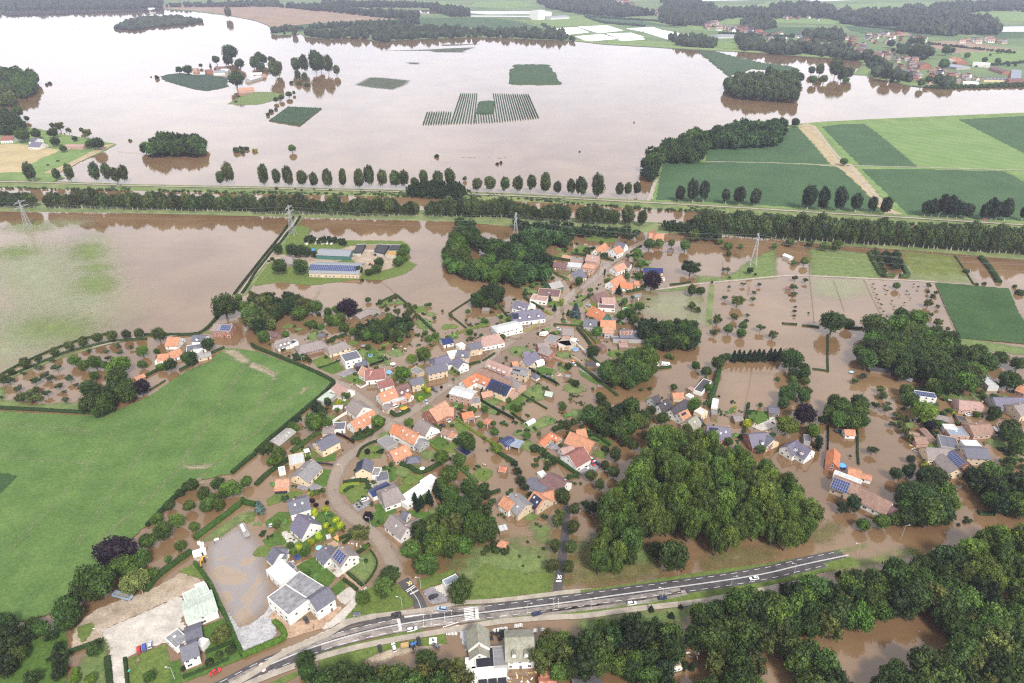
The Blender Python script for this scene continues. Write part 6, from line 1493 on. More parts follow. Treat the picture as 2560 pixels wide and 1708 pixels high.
T(2,'fresh','at the top of the orchard copse','1085 225 100')
T(2,'oak','of the orchard copse','1070 330 104;830 440 100;830 560 94;960 560 100;1040 450 96;1140 470 98;920 630 70;1150 400 70')
T(2,'beech','at the end of the orchard copse','1295 415 78')
T(2,'green','by the orange roofed houses','1305 85 56;1300 210 42;1435 90 30')
T(2,'fresh','beside the small orange shed','1470 230 38',words='yellow green bush tree')
T(2,'oak','on the crop field edge','1560 215 64;1735 150 74;1910 20 62',words='dark round field tree')
T(2,'oak','at the corner of the crop field','1555 1500 52;1700 1340 44;1760 1310 58;1650 1390 40;2000 1300 62;1870 1400 70;1960 1440 60;2060 1380 60')
T(2,'green','by the flooded strip below the crop field','2120 1350 90;1735 1510 56;2265 1280 54;1900 1500 70;2000 1500 60')
T(12,'dark','between the crop field and the houses','555 610 74;590 640 66;660 560 36;350 720 34;385 700 40',words='dark tree')
T(12,'green','below the pale green flat roof','535 740 92;650 745 54;600 680 50',words='big rounded tree')
T(12,'green','near the grey barn','330 770 40;370 800 34;355 910 42;205 1040 84;150 1090 54')
T(12,'oak','left of the grey barn','100 970 66;60 1000 44')
T(12,'gold','below the pink roof','762 555 30')
T(12,'green','near the pink roof','655 540 30;825 500 40;745 630 26;765 740 18')
T(12,'gold','in front of the cream house','1545 425 24;1580 450 30;1508 523 24')
T(12,'fresh','in the flooded gardens at centre','1540 115 76;1430 160 48;1350 290 70;1270 340 36',words='bright rounded tree')
T(12,'green','beside the black ended barn','1115 730 62',words='large round bush tree')
T(12,'bush','in the corner garden of the black ended barn','940 830 50;1000 800 46;1040 830 50;960 870 40',words='garden shrub')
T(12,'green','between the orange and thatched roofs','1405 740 46;1440 780 18')
T(12,'oak','by the solar roofed shed','1930 900 88;1960 960 50',tall=1.1)
T(12,'green','in the lower middle gardens','1860 1090 70;1700 1060 70;2190 830 42;2180 750 26;1985 630 42;1880 600 32')
T(12,'fresh','by the solar carport','2060 760 36;2210 980 54;2170 940 22',words='yellow green tree')
T(12,'ball','beside the hedge','2098 885 18;1760 930 14;1720 940 12',words='light green ball tree')
T(12,'ball','in front of the white gabled house','1805 245 16;1832 268 14;1860 290 16;1812 345 15')
T(12,'beech','on the lawn above the navy roof','1022 1010 28',tall=1.2,words='small purple tree')
T(12,'beech','in the flooded street','1702 418 15',words='small reddish ball tree')
T(12,'gold','on the lawn by the bend','632 1540 34;535 1560 34;505 1395 26')
T(12,'ball','by the white slate roofed house','510 1395 26;560 1385 24;610 1365 26;485 1360 14')
T(12,'beech','beside the bend in the street','515 1460 26;650 1480 22;550 1500 24',words='dark red shrub tree')
T(12,'spruce','at the left of the white slate roofed house','30 1510 56')
T(12,'bush','along the farm hedge street','300 130 16;335 115 12;380 145 40;440 140 46;490 170 30;125 25 16;350 155 20;640 140 22',words='clipped street shrub')
T(12,'con','of the dark clump behind the white villa','1450 1440 46;1520 1460 42;1590 1420 50;1650 1330 46;1680 1390 40;1480 1500 40',tall=.85)
T(12,'green','of the dark central clump','1780 1220 88;1790 1400 98;1770 1530 104;1700 1300 60',words='big leafy tree')
T(12,'oak','of the dark central clump','1950 1340 90;2010 1440 80;1930 1480 70;2080 1350 60;2120 1400 46;1900 1560 60',words='dark leafy tree')
wood(13,'1420 120;1560 60;1700 0;1900 -40;2120 0;2200 140;2120 260;1900 330;1780 400;1640 330;1480 260','green',5,'tree of the leafy block beside the flooded side street',.62,1.15,30,['green','oak','olive'])
T(13,'green','beside the golden green tree','1420 345 98;1560 480 108;1500 430 60')
T(13,'fresh','at the end of the leafy block','1645 330 112',words='golden green rounded tree')
T(13,'oak','on the grass triangle','1225 580 96',words='dark round tree')
T(13,'green','on the grass triangle','1170 695 98',words='mid green round tree')
T(13,'fresh','at the left tip of the grass triangle','985 785 72',words='light green round tree')
T(13,'oak','at the corner of the drive with the black car','1885 710 122',words='large dark round tree')
T(13,'olive','in the bend of the flooded street','955 190 88',words='grey green fine leaved tree',tall=1.1)
T(13,'beech','beside the flooded side street','1028 35 50')
T(13,'gold','in the garden of the slate roofed house','635 122 34;730 70 34;685 168 36;775 118 38;580 215 36;500 270 36;398 322 40;535 12 30;435 25 18')
T(13,'green','in the white house garden','455 360 50;340 355 38;450 560 52;315 300 36;300 320 30',words='round garden tree')
T(13,'oak','by the road at the bottom left','460 1350 86;480 1460 90',words='tall dark tree',tall=1.3)
wood(13,'560 1640;640 1520;760 1470;860 1390;980 1440;1060 1480;1220 1440;1500 1440;1560 1320;1700 1290;1840 1420;1880 1560;1920 1700;900 1750;560 1750','green',6,'tree of the leafy belt at the bottom edge',.6,1.2,31,['green','oak','olive'],nm='woodland_tree')
T(3,'beech','at the lower edge of the crop field','1050 360 170')
T(3,'green','by the flooded hedge corner','1110 480 110;1290 430 90;1200 540 80;1395 560 60;1080 430 70')
T(3,'oak','left of the muddy yard','880 640 180;620 900 140;760 700 120;590 1020 90;640 820 90')
T(3,'willow','over the muddy yard','1240 620 130',words='wide pale green willow')
T(3,'willow','on the lawn by the hall','2020 1120 92',words='small yellow green weeping willow')
T(3,'green','in the flooded plot by the hedge','1485 170 92;1615 75 72;1780 130 52;1345 265 76;1655 310 56;1540 430 34;1440 60 60')
T(3,'oak','on the small flooded lawn','855 1260 74',words='round dark tree')
T(3,'green','on the play lawn','1365 1510 58',words='small round tree')
T(3,'fresh','at the bottom left flooded lawn','830 1530 56;690 1460 36;690 1530 50',words='small light tree')
wood(3,'-100 960;100 970;360 990;440 1080;300 1120;220 1180;200 1300;120 1420;0 1500;-100 1500','oak',5,'tree of the dark copse in the bottom left corner',.62,1.,32,['oak','green','dark'])
T(3,'dark','of the bottom left garden','530 1340 86;540 1450 80;300 1520 80;460 1130 60;540 1250 60',words='dark shrub tree')
T(3,'bush','by the front door of the corner house','1675 1435 30;1920 1370 50;2010 1310 46;2120 1260 54',words='clipped garden bush')
T(23,'lime','in the left row of the avenue','415 75 62;400 310 60;380 490 62',tall=.95)
T(23,'lime','in the right row of the avenue','560 130 62;538 320 60;520 500 58',tall=.95)
T(22,'lime','in the upper avenue','1060 910 56;945 1030 64;855 1130 44;935 1195 52;730 1225 56;805 1310 50;1210 750 54;575 1540 54;1610 800 46;1590 860 44;1125 950 40;460 1415 72;1220 850 40',tall=.9)
wood(22,'640 640;740 600;860 580;940 600;1060 560;1150 600;1240 650;1240 730;1140 760;1060 820;900 860;800 820;660 730','oak',5.2,'tree of the dark wood in the centre of the village',.62,1.15,34,['oak','dark','green'])
wood(22,'830 240;880 180;960 200;1010 110;1060 60;1140 100;1240 90;1300 110;1300 280;1200 330;1080 380;920 350;840 300','green',5.4,'tree of the tall copse below the allotments',.55,1.25,35,['green','oak'])
T(22,'oak','beside the flooded middle lane','820 530 50;800 490 34;590 385 36;515 225 38;740 85 62;500 760 50;450 780 40;400 800 36;560 740 36;1280 630 48;1380 700 60;1270 430 20')
T(22,'bush','round the black forecourt','210 970 54;280 1000 46;310 1040 50;330 1120 46;380 1100 42;310 1160 30;840 900 26;800 860 30;860 980 40;640 780 24;225 1080 28;630 1300 18',words='garden shrub')
T(22,'dark','near the maroon roof','30 1120 40;60 1190 44;80 1280 50;130 1340 40;840 1480 60;760 1520 70;690 1500 50')
T(22,'oak','along the tall hedge of the playing field','1890 200 62;1785 270 50;1695 220 44;1930 150 40;1980 140 40')
T(22,'green','in the gardens behind the white cottages','1680 560 50;1700 610 30;1640 600 40;1800 420 40;1490 420 30;1480 410 24;1440 130 28;1475 150 20;1770 570 18')
T(22,'con','of the dark screen beside the playing field','2040 130 44;2085 120 44;2130 130 44;2175 125 44;2220 130 44;2265 120 44;2310 125 44',tall=.7)
T(32,'con','at the right end of the dark screen','15 110 44;60 120 44;110 110 44',tall=.7)
T(32,'oak','right of the dark conifer screen','220 160 110;240 290 50;340 290 56;330 240 50')
T(32,'green','by the flooded lawn','90 345 22;345 360 40;240 360 36;230 330 30')
T(32,'oak','above the purple beech','180 480 82;330 500 66;240 420 60;150 560 60;360 450 44')
T(32,'beech','in the gardens right of the plantation','335 660 104')
T(32,'fresh','left of the purple beech','180 770 96',words='bright rounded tree')
T(32,'fresh','with pale leaves beside the columnar tree','415 815 72',words='cream green round tree')
T(32,'col','beside the white grey roofed house','470 930 50',words='broad columnar conifer',tall=.55)
wood(32,'520 660;570 570;660 540;720 530;800 560;880 550;910 660;900 740;800 760;650 730','oak',5,'tree of the clump above the small orange shed',.6,1.1,36,['oak','green'])
T(32,'dark','left of the clump above the orange shed','500 720 46')
T(22,'gold','beside the lawn with the dark pool','2160 750 42;2045 608 20')
T(22,'green','by the brick house with the dark roof','2290 990 46;1995 915 44;2110 700 20;2280 580 24;2080 980 40;1990 1000 34;2210 720 22;2310 870 30')
T(32,'orch','in the flooded meadow','805 360 36;880 315 34;985 580 42;1085 615 44;1105 570 28;1140 760 36;960 1000 50;90 340 22;755 1050 14',words='round meadow tree')
T(32,'olive','along the flooded meadow bank','1060 490 44;1040 440 40;1165 665 24;1215 700 44;1230 760 36;1270 820 44;1310 880 40;1200 660 20')
T(32,'ball','in the flooded meadow by the complex','1312 1080 40;1175 1210 58;1290 1190 54;1330 1150 36',words='dark clipped ball tree',tint=(.03,.06,.016))
T(32,'ybush','by the slate complex','1440 1120 34;1460 1150 50;1420 1120 26;1430 1090 20;1700 640 34;1650 620 26',words='yellow green clipped shrub')
T(32,'beech','beside the brown shed','1495 770 50',words='small purple tree')
T(32,'fresh','left of the beige bungalow','1445 640 104',words='light green spreading tree')
wood(32,'850 60;1000 30;1200 0;1450 20;1700 60;1840 120;1920 200;1920 330;1860 440;1700 440;1520 400;1480 330;1280 300;1180 200;1060 200;900 180','green',7,'tree of the big rounded wood at the right',.6,1.05,37,['green','oak','oak'],nm='woodland_tree')
wood(31,'1060 1480;1200 1440;1340 1440;1480 1460;1740 1520;1700 1640;1400 1640;1000 1600;900 1560','green',7,'tree of the big rounded wood at the right',.6,1.05,38,['green','oak'],nm='woodland_tree')
T(32,'oak','right of the big rounded wood','1550 410 74;1930 80 70;2010 190 100;2140 150 66;2230 350 90;2300 200 70;2290 380 60')
T(32,'oak','by the dark long roofs at right','2090 650 66;2220 790 90;2280 860 60;2190 860 70;2300 960 90;2220 1100 54;2060 690 40')
T(32,'green','by the solar flat block','1270 450 60;1300 520 70;1340 560 54;1560 490 30;1550 580 24;1900 640 28;1980 500 30;1380 590 30')
wood(32,'1240 1340;1400 1290;1560 1300;1680 1360;1760 1480;1740 1600;1600 1660;1400 1660;1240 1600;1200 1440','oak',6.5,'tree of the dark wood right of the long brown roof',.6,1.05,39,['oak','green','oak'])
T(32,'oak','of the clump below the slate complex','1540 1260 120;1420 1230 60;1460 1190 60')
wood(32,'1880 1210;1980 1160;2160 1180;2260 1270;2400 1280;2450 1500;2300 1560;2120 1540;1980 1380;1890 1300','oak',6.5,'tree of the wood at the right edge',.6,1.05,40,['oak','green','dark'],nm='woodland_tree')
T(32,'dark','in front of the long brown roof','785 1490 80;690 1520 62')
T(33,'green','along the drowned road','875 112 64;1055 80 78;1170 60 60',words='clipped roadside tree')
T(33,'bush','on the drowned garden island','1820 45 22;1810 85 24;1845 80 24;1865 72 18;1750 112 20',words='small clipped bush')
wood(22,'1180 980;1300 880;1430 790;1540 780;1560 860;1700 870;1860 900;1940 960;2080 1010;2240 1070;2420 1180;2560 1250;2620 1300;2640 1450;2560 1560;2400 1640;2100 1640;1800 1640;1440 1640;1420 1480;1460 1340;1380 1200;1180 1220;1100 1150','plant',6.1,SPECIES['plant'][6],.66,1.,41,h=14)
wood(22,'860 1340;1000 1290;1180 1180;1440 1300;1460 1500;1400 1640;900 1640;860 1500','plant',6.1,SPECIES['plant'][6],.66,1.,42,h=14)
wood(23,'740 150;840 60;1000 -40;1500 -40;1400 60;1200 160;1080 300;960 440;800 460;720 300','plant',5.2,SPECIES['plant'][6],.66,1.,43,h=14)
wood(23,'1380 -60;1700 -60;2000 -60;2350 -60;2750 -60;2800 80;2600 200;2350 100;2050 180;1900 260;1740 160;1500 60','plant',5.4,SPECIES['plant'][6],.68,1.,44,h=14)
T(23,'oak','at the front of the poplar plantation','1500 400 140;1330 340 70;1090 400 80;1240 170 70;2290 120 70',words='dark full crowned tree',tall=1.15)
BW,BG='tree of the large wood across the bottom right','large wood across the bottom right'
MX=['oak','green','oak','olive','oak','dark']  # dark kinds outweigh the rest: lens vignetting put into the wood's colour
wood(23,'240 1300;340 1110;450 1090;560 1160;760 1180;840 1060;960 1000;1160 980;1400 1060;1500 1130;1560 1200;1540 1320;1280 1380;1200 1420;1060 1460;800 1440;560 1440;440 1480;330 1440','green',5.6,BW,.52,1.2,51,MX,nm='woodland_tree')
wood(23,'1660 980;1760 860;1900 850;2120 860;2200 780;2350 720;2350 1180;2200 1220;1900 1220;1760 1200;1620 1080','oak',5.8,BW,.5,1.2,52,MX,nm='woodland_tree')
wood(23,'1780 1220;2000 1200;2180 1300;2280 1440;2330 1640;1700 1640;1760 1500;1840 1400','olive',5.6,BW,.6,1.2,53,MX,nm='woodland_tree')
wood(33,'0 800;120 760;330 700;480 700;620 640;800 620;900 560;1040 580;1240 490;1380 480;1500 420;1620 450;1700 450;1620 840;1460 880;1240 905;1000 945;760 1005;540 1055;500 1030;300 1065;150 1090;0 1120','oak',5.8,BW,.5,1.2,54,MX,nm='woodland_tree')
wood(33,'1620 460;1760 470;1900 600;2100 780;2260 900;2350 1000;2350 1640;2000 1640;1340 1640;1380 1420;1500 1320;1700 1260;1900 1240;1850 1140;1700 1040;1600 920','oak',5.8,BW,.5,1.2,55,MX,nm='woodland_tree')
wood(33,'1810 420;1880 290;2050 200;2200 180;2400 220;2450 800;2300 780;2150 700;2000 620;1880 540','plant',5.6,'pale lumpy poplar at the right edge above the wood',.62,1.,56,h=12)
wood(33,'150 1230;340 1210;500 1250;560 1330;640 1460;690 1640;380 1640;320 1540;240 1430;190 1320','oak',5.2,BW,.6,1.15,57,MX,nm='woodland_tree')
wood(33,'880 1700;960 1550;1080 1430;1200 1410;1300 1460;1400 1560;1420 1720;880 1760','green',5.2,BW,.6,1.15,58,MX,nm='woodland_tree')
wood(23,'1180 1640;1200 1520;1290 1440;1420 1470;1470 1640','green',4.6,BW,.6,1.1,59,MX,nm='woodland_tree')
T(23,'con','along the lower cycle path','1280 880 34;1465 940 36;1550 860 24;2052 745 30',tall=.55,words='small dark conifer')
T(33,'con','along the drowned cycle path','170 670 30;430 605 36;655 560 34',tall=.55,words='small dark conifer')
T(23,'col','beside the caravan in the wood','1580 1410 34;1650 1420 34',tall=.6,words='dense green cypress')
T(13,'bush','in the rough garden by the flooded meadow','2120 330 40;2200 340 50;2280 350 44;2300 330 40;2180 290 36;2090 370 30',words='rough bush')
T(23,'bush','in the flooded meadow by the avenue','70 400 20;250 410 16;145 270 18;100 490 14;290 330 20',words='drowned bush')
HG=None
H=hedge
H(12,'-40 30;0 65;230 150;450 245;600 310;715 375',2.2,2.2,'long clipped hedge between the crop field and the flooded street')
H(12,'718 380;640 470;560 540;430 650;250 800;120 910;0 1020',2.4,2.2,'dark hedge along the right edge of the crop field')
H(2,'2350 1035;2240 1120;2130 1215',2.2,2.2,'dark hedge at the lower right corner of the crop field')
H(2,'1820 1310;1700 1360;1580 1460;1480 1568;1350 1700',2.5,2.,'rough hedge along the lower edge of the crop field',(.022,.045,.014))
H(3,'2210 -70;2110 10;1960 120;1790 250',2.6,2.4,'bright clipped hedge above the flooded yard',(.045,.1,.018))
H(3,'2350 -60;2220 -90;2240 -110',2.6,2.4,'short bright hedge at the corner of the flooded yard',(.045,.1,.018))
H(3,'1760 370;1600 480;1440 600;1340 730',2.6,2.4,'clipped hedge between the flooded plot and the muddy yard',(.04,.085,.018))
H(3,'1790 470;1860 560;1940 680;2020 860;2100 1020;2180 1220;2230 1320',1.8,1.8,'tall narrow hedge along the flooded yard',(.045,.1,.018))
H(3,'2230 1325;2350 1272;2420 1240;2560 1190;2620 1150;2600 1080;2520 1010',2.4,2.,'bright thick hedge round the grey gravel yard',(.075,.15,.018))
H(3,'1150 1350;1160 1450;1175 1600',1.4,1.4,'low hedge left of the play lawn')
H(3,'985 1340;1000 1460;1010 1600',2.4,1.6,'dark hedge along the concrete drive')
H(3,'640 1290;780 1240;950 1175',1.6,1.6,'hedge between the muddy yard and the flooded lawn')
H(3,'1890 1290;2030 1240;2150 1190',1.4,1.2,'low hedge across the corner house lawn')
H(3,'1680 1520;1900 1435;2100 1350',1.2,1.,'low hedge in front of the corner house')
H(13,'840 560;900 610;980 680',1.6,1.3,'dark hedge on the right of the brick garden path')
H(13,'805 620;870 665;930 715',1.6,1.3,'dark hedge on the left of the brick garden path')
H(13,'915 390;980 350;1040 300',1.8,1.5,'hedge below the flower garden at the street bend')
H(13,'1050 350;1105 420;1115 490;1060 590;1000 660',.7,.8,'thin low hedge round the garden lawn at the street bend')
H(13,'760 250;860 210;880 225;800 290',1.4,1.4,'dark hedge round the red terrace')
H(2,'-200 605;0 615;300 630;560 645;740 655;860 660',2.2,1.8,'straight hedge between the crop field and the orchard')
H(2,'-200 420;30 300;130 240;300 160;480 80;640 20;800 -30;1000 -70',1.8,1.3,'long curved hedge on the outer side of the orchard lane')
H(2,'-200 460;30 340;150 290;400 190;600 100;850 40;1050 -5;1350 -20',1.8,1.3,'long curved hedge on the inner side of the orchard lane')
H(1,'1330 1510;1540 1510;1800 1508;1880 1470;1950 1400;2005 1330',2.4,1.6,'curved hedge at the edge of the flooded field')
H(2,'2060 60;1960 100;1850 165;1760 215;1650 270',1.8,1.6,'hedge along the white houses at the crop field corner')
H(2,'1520 360;1450 405;1370 455',.5,1.,'thin dark fence hedge by the purple beech')
H(2,'1330 330;1420 280;1500 250',2.,1.8,'clipped hedge above the small orange shed')
H(11,'405 425;350 520;285 580;230 660;150 740;80 830;0 930;-90 1080;-130 1130',2.,1.8,'right hand hedge along the farm lane',(.025,.045,.016))
H(11,'345 430;270 540;195 640;120 730;40 830;-30 920;-110 1020;-200 1140',2.,1.8,'left hand hedge along the farm lane',(.025,.045,.016))
H(11,'1105 1230;1200 1180;1290 1140',1.6,1.4,'flooded garden hedge on the left of the garden corner')
H(11,'1300 1150;1350 1195;1420 1260',1.6,1.3,'flooded garden hedge right of the garden corner')
H(11,'1500 1345;1560 1410;1640 1480',2.2,1.4,'drowned hedge running down to the white bungalow')
H(11,'1770 1315;1860 1255;1955 1195',1.2,.9,'drowned low hedge, upper arm of the V shape')
H(11,'1775 1325;1860 1390;1940 1455',1.4,.9,'drowned low hedge, lower arm of the V shape')
H(11,'1730 1540;1880 1480;2060 1420',1.8,1.1,'yellow green flooded hedge by the white long house',(.16,.2,.04))
H(11,'2150 1170;2250 1270;2320 1350',1.4,1.2,'dark hedge right of the small flooded shelter')
H(21,'265 790;400 810;520 830;670 855',2.2,2.2,'tall clipped hedge beside the pink brick house')
H(21,'370 910;400 950;470 980;560 1010;600 1040',1.8,1.4,'pale green curved hedge by the slate cream house',(.09,.13,.03))
H(21,'110 1165;190 1220;290 1280',1.8,1.8,'hedge beside the purple roofed villa')
H(21,'295 1285;365 1325',2.4,1.,'yellow green clipped hedge block in the flooded street',(.25,.28,.04))
H(21,'60 1435;125 1485;190 1440;265 1385',.9,.8,'yellow V shaped hedge in the flooded street',(.33,.3,.05))
H(21,'385 1410;520 1420;640 1430',1.4,.9,'low flooded hedge above the brick house')
H(21,'600 1450;680 1540;720 1600',2.4,1.8,'tall hedge on the left of the flooded back lane')
H(21,'640 1440;700 1500;780 1590',2.,1.6,'yellow green hedge on the right of the flooded back lane',(.12,.16,.03))
H(21,'640 1200;690 1165;750 1165',.8,.9,'dark clipped hedge before the maroon roofed house',(.03,.018,.015))
H(21,'1050 1120;1130 1105;1200 1090',2.2,2.,'hedge below the orange roofed complex')
H(21,'1450 1050;1560 1040;1640 1025',1.6,1.3,'hedge at the start of the field path')
H(21,'550 765;640 775;700 790',2.6,1.8,'thick hedge in front of the small lawn')
H(21,'800 800;870 810;930 830',2.,1.6,'thick hedge in front of the white orange-roofed pair')
H(21,'945 805;1000 765;1045 725',2.,1.6,'hedge beside the gabled white house in the upper village')
H(21,'1090 750;1140 715;1190 690',1.4,1.2,'hedge by the upper flooded lane')
H(21,'1340 495;1500 520;1680 505',2.4,2.,'hedge behind the orange roofed farmhouse')
H(31,'930 760;960 820;1010 910;1050 975;1150 965',4.,2.4,'thick hedge on the left of the allotment',(.06,.11,.03))
H(31,'1180 770;1220 850;1270 930;1290 975;1210 975',4.,2.4,'thick hedge on the right of the allotment',(.06,.11,.03))
H(31,'1950 800;2010 870;2070 950;2120 1030',4.5,2.8,'thick dark hedge between the brown flooded plots')
H(31,'1715 785;1790 890;1885 1040',1.2,.9,'thin low hedge between the flooded plots at right')
H(31,'130 1405;200 1410;265 1415',2.,1.1,'left half of the drowned garden hedge')
H(31,'315 1425;400 1430;470 1440',2.,1.1,'right half of the drowned garden hedge')
H(31,'700 1440;800 1450;870 1450',2.2,1.4,'hedge joining the broad tree and the dark domed tree')
H(32,'548 -60;550 60;545 150;550 280',1.4,1.,'drowned hedge running down the flooded plot')
H(32,'410 255;480 262;550 275',1.4,.9,'drowned hedge across the flooded plot')
H(22,'1900 270;1870 400;1830 520;1810 600',3.2,3.2,'tall clipped hedge beside the long dark shed',(.04,.09,.02))
H(22,'70 200;160 260;290 330;415 395',.6,2.,'straight dark green screen beside the garden',(.01,.035,.022))
H(12,'2065 550;2150 600;2250 655;2370 720',.6,2.,'straight dark green screen by the brick row',(.01,.035,.022))
H(22,'590 205;680 270;780 350;880 430;970 505',2.,1.6,'long hedge beside the flooded middle lane',(.06,.1,.025))
H(22,'700 130;800 210;900 290;1010 380',1.8,1.4,'hedge beside the copse in the flooded allotments')
H(22,'90 490;200 550;320 620',1.2,.9,'dark low hedge across the flooded garden')
H(22,'0 660;60 710;130 750',1.6,1.,'green hedge left of the glass house')
H(22,'500 890;620 960;700 1010',1.8,1.4,'hedge below the large orange barn')
H(22,'690 830;800 880;900 960',2.,1.2,'rough hedge right of the large orange barn')
H(22,'260 1010;340 1060;420 1100;520 1170;610 1230',2.2,2.,'dark clipped hedge left of the white maroon-roofed house',(.035,.08,.018))
H(22,'1400 650;1440 600;1470 580',1.4,1.,'yellow green hedge between the white cottages',(.12,.17,.03))
H(22,'1310 255;1400 245;1460 235',1.8,1.4,'hedge below the two caravans')
H(22,'1680 440;1730 390;1780 330',1.4,1.2,'pale hedge left of the long dark shed',(.09,.12,.04))
H(22,'2120 880;2140 780;2150 690;2170 580',2.,1.8,'hedge between the two brick houses')
H(12,'930 1060;960 990;1040 940;1120 915',1.4,1.3,'dark hedge round the lawn with the purple tree')
H(12,'1330 1130;1420 1160;1480 1210;1560 1200;1700 1120',2.4,2.2,'dark V shaped hedge above the dry lawn')
H(12,'800 1300;900 1285;1020 1280',2.,1.6,'dark hedge below the navy roofed house')
H(12,'1020 1290;1030 1340;1060 1370',2.,1.6,'dark hedge beside the round patio')
H(12,'805 1385;850 1350;895 1335',1.6,1.2,'short clipped hedge on the curved lawn')
H(12,'795 1390;790 1340;830 1310;950 1300',2.6,.7,'yellow green low hedge round the curved lawn',(.2,.27,.03))
H(12,'1240 650;1290 690;1350 660;1410 630',2.6,1.6,'hedge round the orange tarpaulin yard')
H(12,'880 890;960 900;1060 840;1160 770;1170 720',2.6,1.8,'hedge round the corner garden of the black ended barn')
H(12,'740 850;820 880;900 930',1.2,1.4,'dark hedge wall by the flooded street corner',(.03,.02,.014))
H(12,'330 1020;440 930;560 850;620 830',3.,1.6,'leafy hedge behind the cream grey-roofed house',(.05,.09,.02))
H(12,'0 1320;90 1230;200 1150;300 1080',3.,1.6,'leafy hedge along the flooded strip',(.035,.07,.018))
H(12,'340 140;440 110;560 60;640 20;740 -40',2.2,1.8,'thick clipped hedge between the brown bungalow and the cream house')
H(12,'230 90;290 60;360 30',1.8,1.4,'hedge in front of the white solar bungalow')
H(12,'580 245;680 215;770 175',.7,1.,'thin hedge between the two front lawns')
H(12,'1065 220;1120 200;1180 180',.4,1.6,'dark screen below the trampoline lawn',(.012,.016,.02))
H(12,'1130 60;1190 30;1270 0',1.4,1.2,'yellow green hedge above the trampoline lawn',(.16,.2,.04))
H(12,'2080 180;2140 145;2190 110',1.4,1.,'dark straight drowned hedge in the street')
H(12,'1960 215;2010 200;2060 190',1.8,1.2,'hedge beside the white gabled house in the centre')
H(12,'1640 770;1740 850;1860 940',2.4,1.6,'long hedge between the thatched house and the solar shed',(.06,.1,.025))
H(12,'1850 720;1960 800;2080 880;2180 940',1.6,1.2,'yellow green hedge across the middle gardens',(.14,.18,.03))
H(12,'1580 930;1640 980;1690 1010',1.6,1.2,'yellow green hedge beside the thatched house lawn',(.14,.18,.03))
H(12,'1860 1150;1930 1210;2030 1300',2.4,1.6,'bright hedge right of the dark central clump',(.07,.12,.03))
H(12,'2080 1440;2150 1400;2240 1370',2.,1.4,'hedge joining the dark central clump to the orange roof')
H(12,'2200 1010;2280 1060;2370 1110',2.4,1.6,'hedge below the solar carport')
H(32,'1540 650;1590 720;1640 820',1.8,1.4,'hedge left of the flat grey-blue roof')
H(32,'1700 680;1780 780;1860 880',.6,1.4,'dark fence hedge right of the flat grey-blue roof',(.02,.02,.015))
H(32,'1360 640;1420 740;1520 860',1.4,1.4,'hedge along the lane by the brown shed')
H(32,'560 745;700 755;790 775',1.8,1.6,'hedge above the small orange shed')
H(32,'815 800;825 900;820 1000;830 1130',1.2,1.2,'clipped hedge right of the trampoline garden',(.03,.06,.02))
H(32,'550 780;552 880;545 1050',.5,1.8,'dark fence hedge left of the trampoline garden',(.012,.018,.012))
H(32,'1760 1180;1830 1270;1930 1380;2050 1480;2200 1600',2.4,1.8,'long hedge running right from the slate complex')
H(33,'1930 10;2010 20;2080 5',3.,1.2,'drowned hedge at the right edge lane')
STREETS=[line(t,s)for t,s in((12,'0 110;450 290;740 370;900 480;1080 620;1230 740;1280 740'),(12,'1280 740;1000 950;800 1080;720 1250;700 1400;800 1568;900 1630'),(12,'1280 740;1500 600;1700 430;1900 330;2080 200;2250 60;2350 -20'),(21,'0 1530;250 1400;420 1300;500 1150;750 1000;850 880;1000 780;1100 700;1250 640'),(13,'760 -60;900 60;1150 250;1300 560'),(21,'600 1440;700 1568;900 1800'),(22,'560 190;800 410;1000 560'),(22,'1250 650;1180 800;1040 1060;960 1300'))]
def free(x,y,m=1.,st=6.5):
 for cx,cy,a,L,W in HOUSES:
  dx,dy=x-cx,y-cy;ca,sa=math.cos(a),math.sin(a)
  if abs(dx*ca+dy*sa)<L/2+m and abs(-dx*sa+dy*ca)<W/2+m:return False
 for P in STREETS:
  for a,b in zip(P,P[1:]):
   e=b-a;t_=max(0,min(1,((x-a.x)*e.x+(y-a.y)*e.y)/e.length_squared))
   if(a.x+e.x*t_-x)**2+(a.y+e.y*t_-y)**2<st*st:return False
 return True
g_street=ground_mat('shallow_street_water',(.235,.185,.14),(.3,.24,.19),.05,.06,(.5,.8),.03,spec=.7,fine=.08)
for i_,P in enumerate(STREETS[:5]):
 P=resample(smooth_line(P),4);N=[Vector((a.y-b.y,b.x-a.x,0)).normalized()*3.6 for a,b in zip(P,P[1:]+[P[-1]*2-P[-2]])]
 soft_sheet('flooded_street',[(p+q).to_2d()[:]for p,q in zip(P,N)]+[(p-q).to_2d()[:]for p,q in reversed(list(zip(P,N)))],.032+.004*i_,g_street,1.2,2.5)
def scatter(t,s,n,seed,gap=0):
 pg=poly(t,s);xs=[p[0]for p in pg];ys=[p[1]for p in pg];g=random.Random(seed);out=[];k=0
 A=[(g.uniform(min(xs),max(xs)),g.uniform(min(ys),max(ys)))for _ in range(n*12)];ok=sdist(np.array(A),pg)>0
 for(x,y),o in zip(A,ok):
  if o and free(x,y):out.append((x,y))
  if len(out)>=n:break
 return out
VILL='620 765;800 690;950 690;1060 720;1200 650;1270 560;1450 555;1520 650;1440 770;1480 870;1490 930;1370 1010;1330 1180;1180 1250;930 1240;800 1330;620 1330;560 1180;660 1060;700 960;760 880'
VILR='2080 850;2345 880;2345 1080;2200 1090;2060 980'
VILM='1490 900;1640 900;1900 1000;1900 1060;1620 1010;1480 940'
g_=random.Random(77);BL=[]
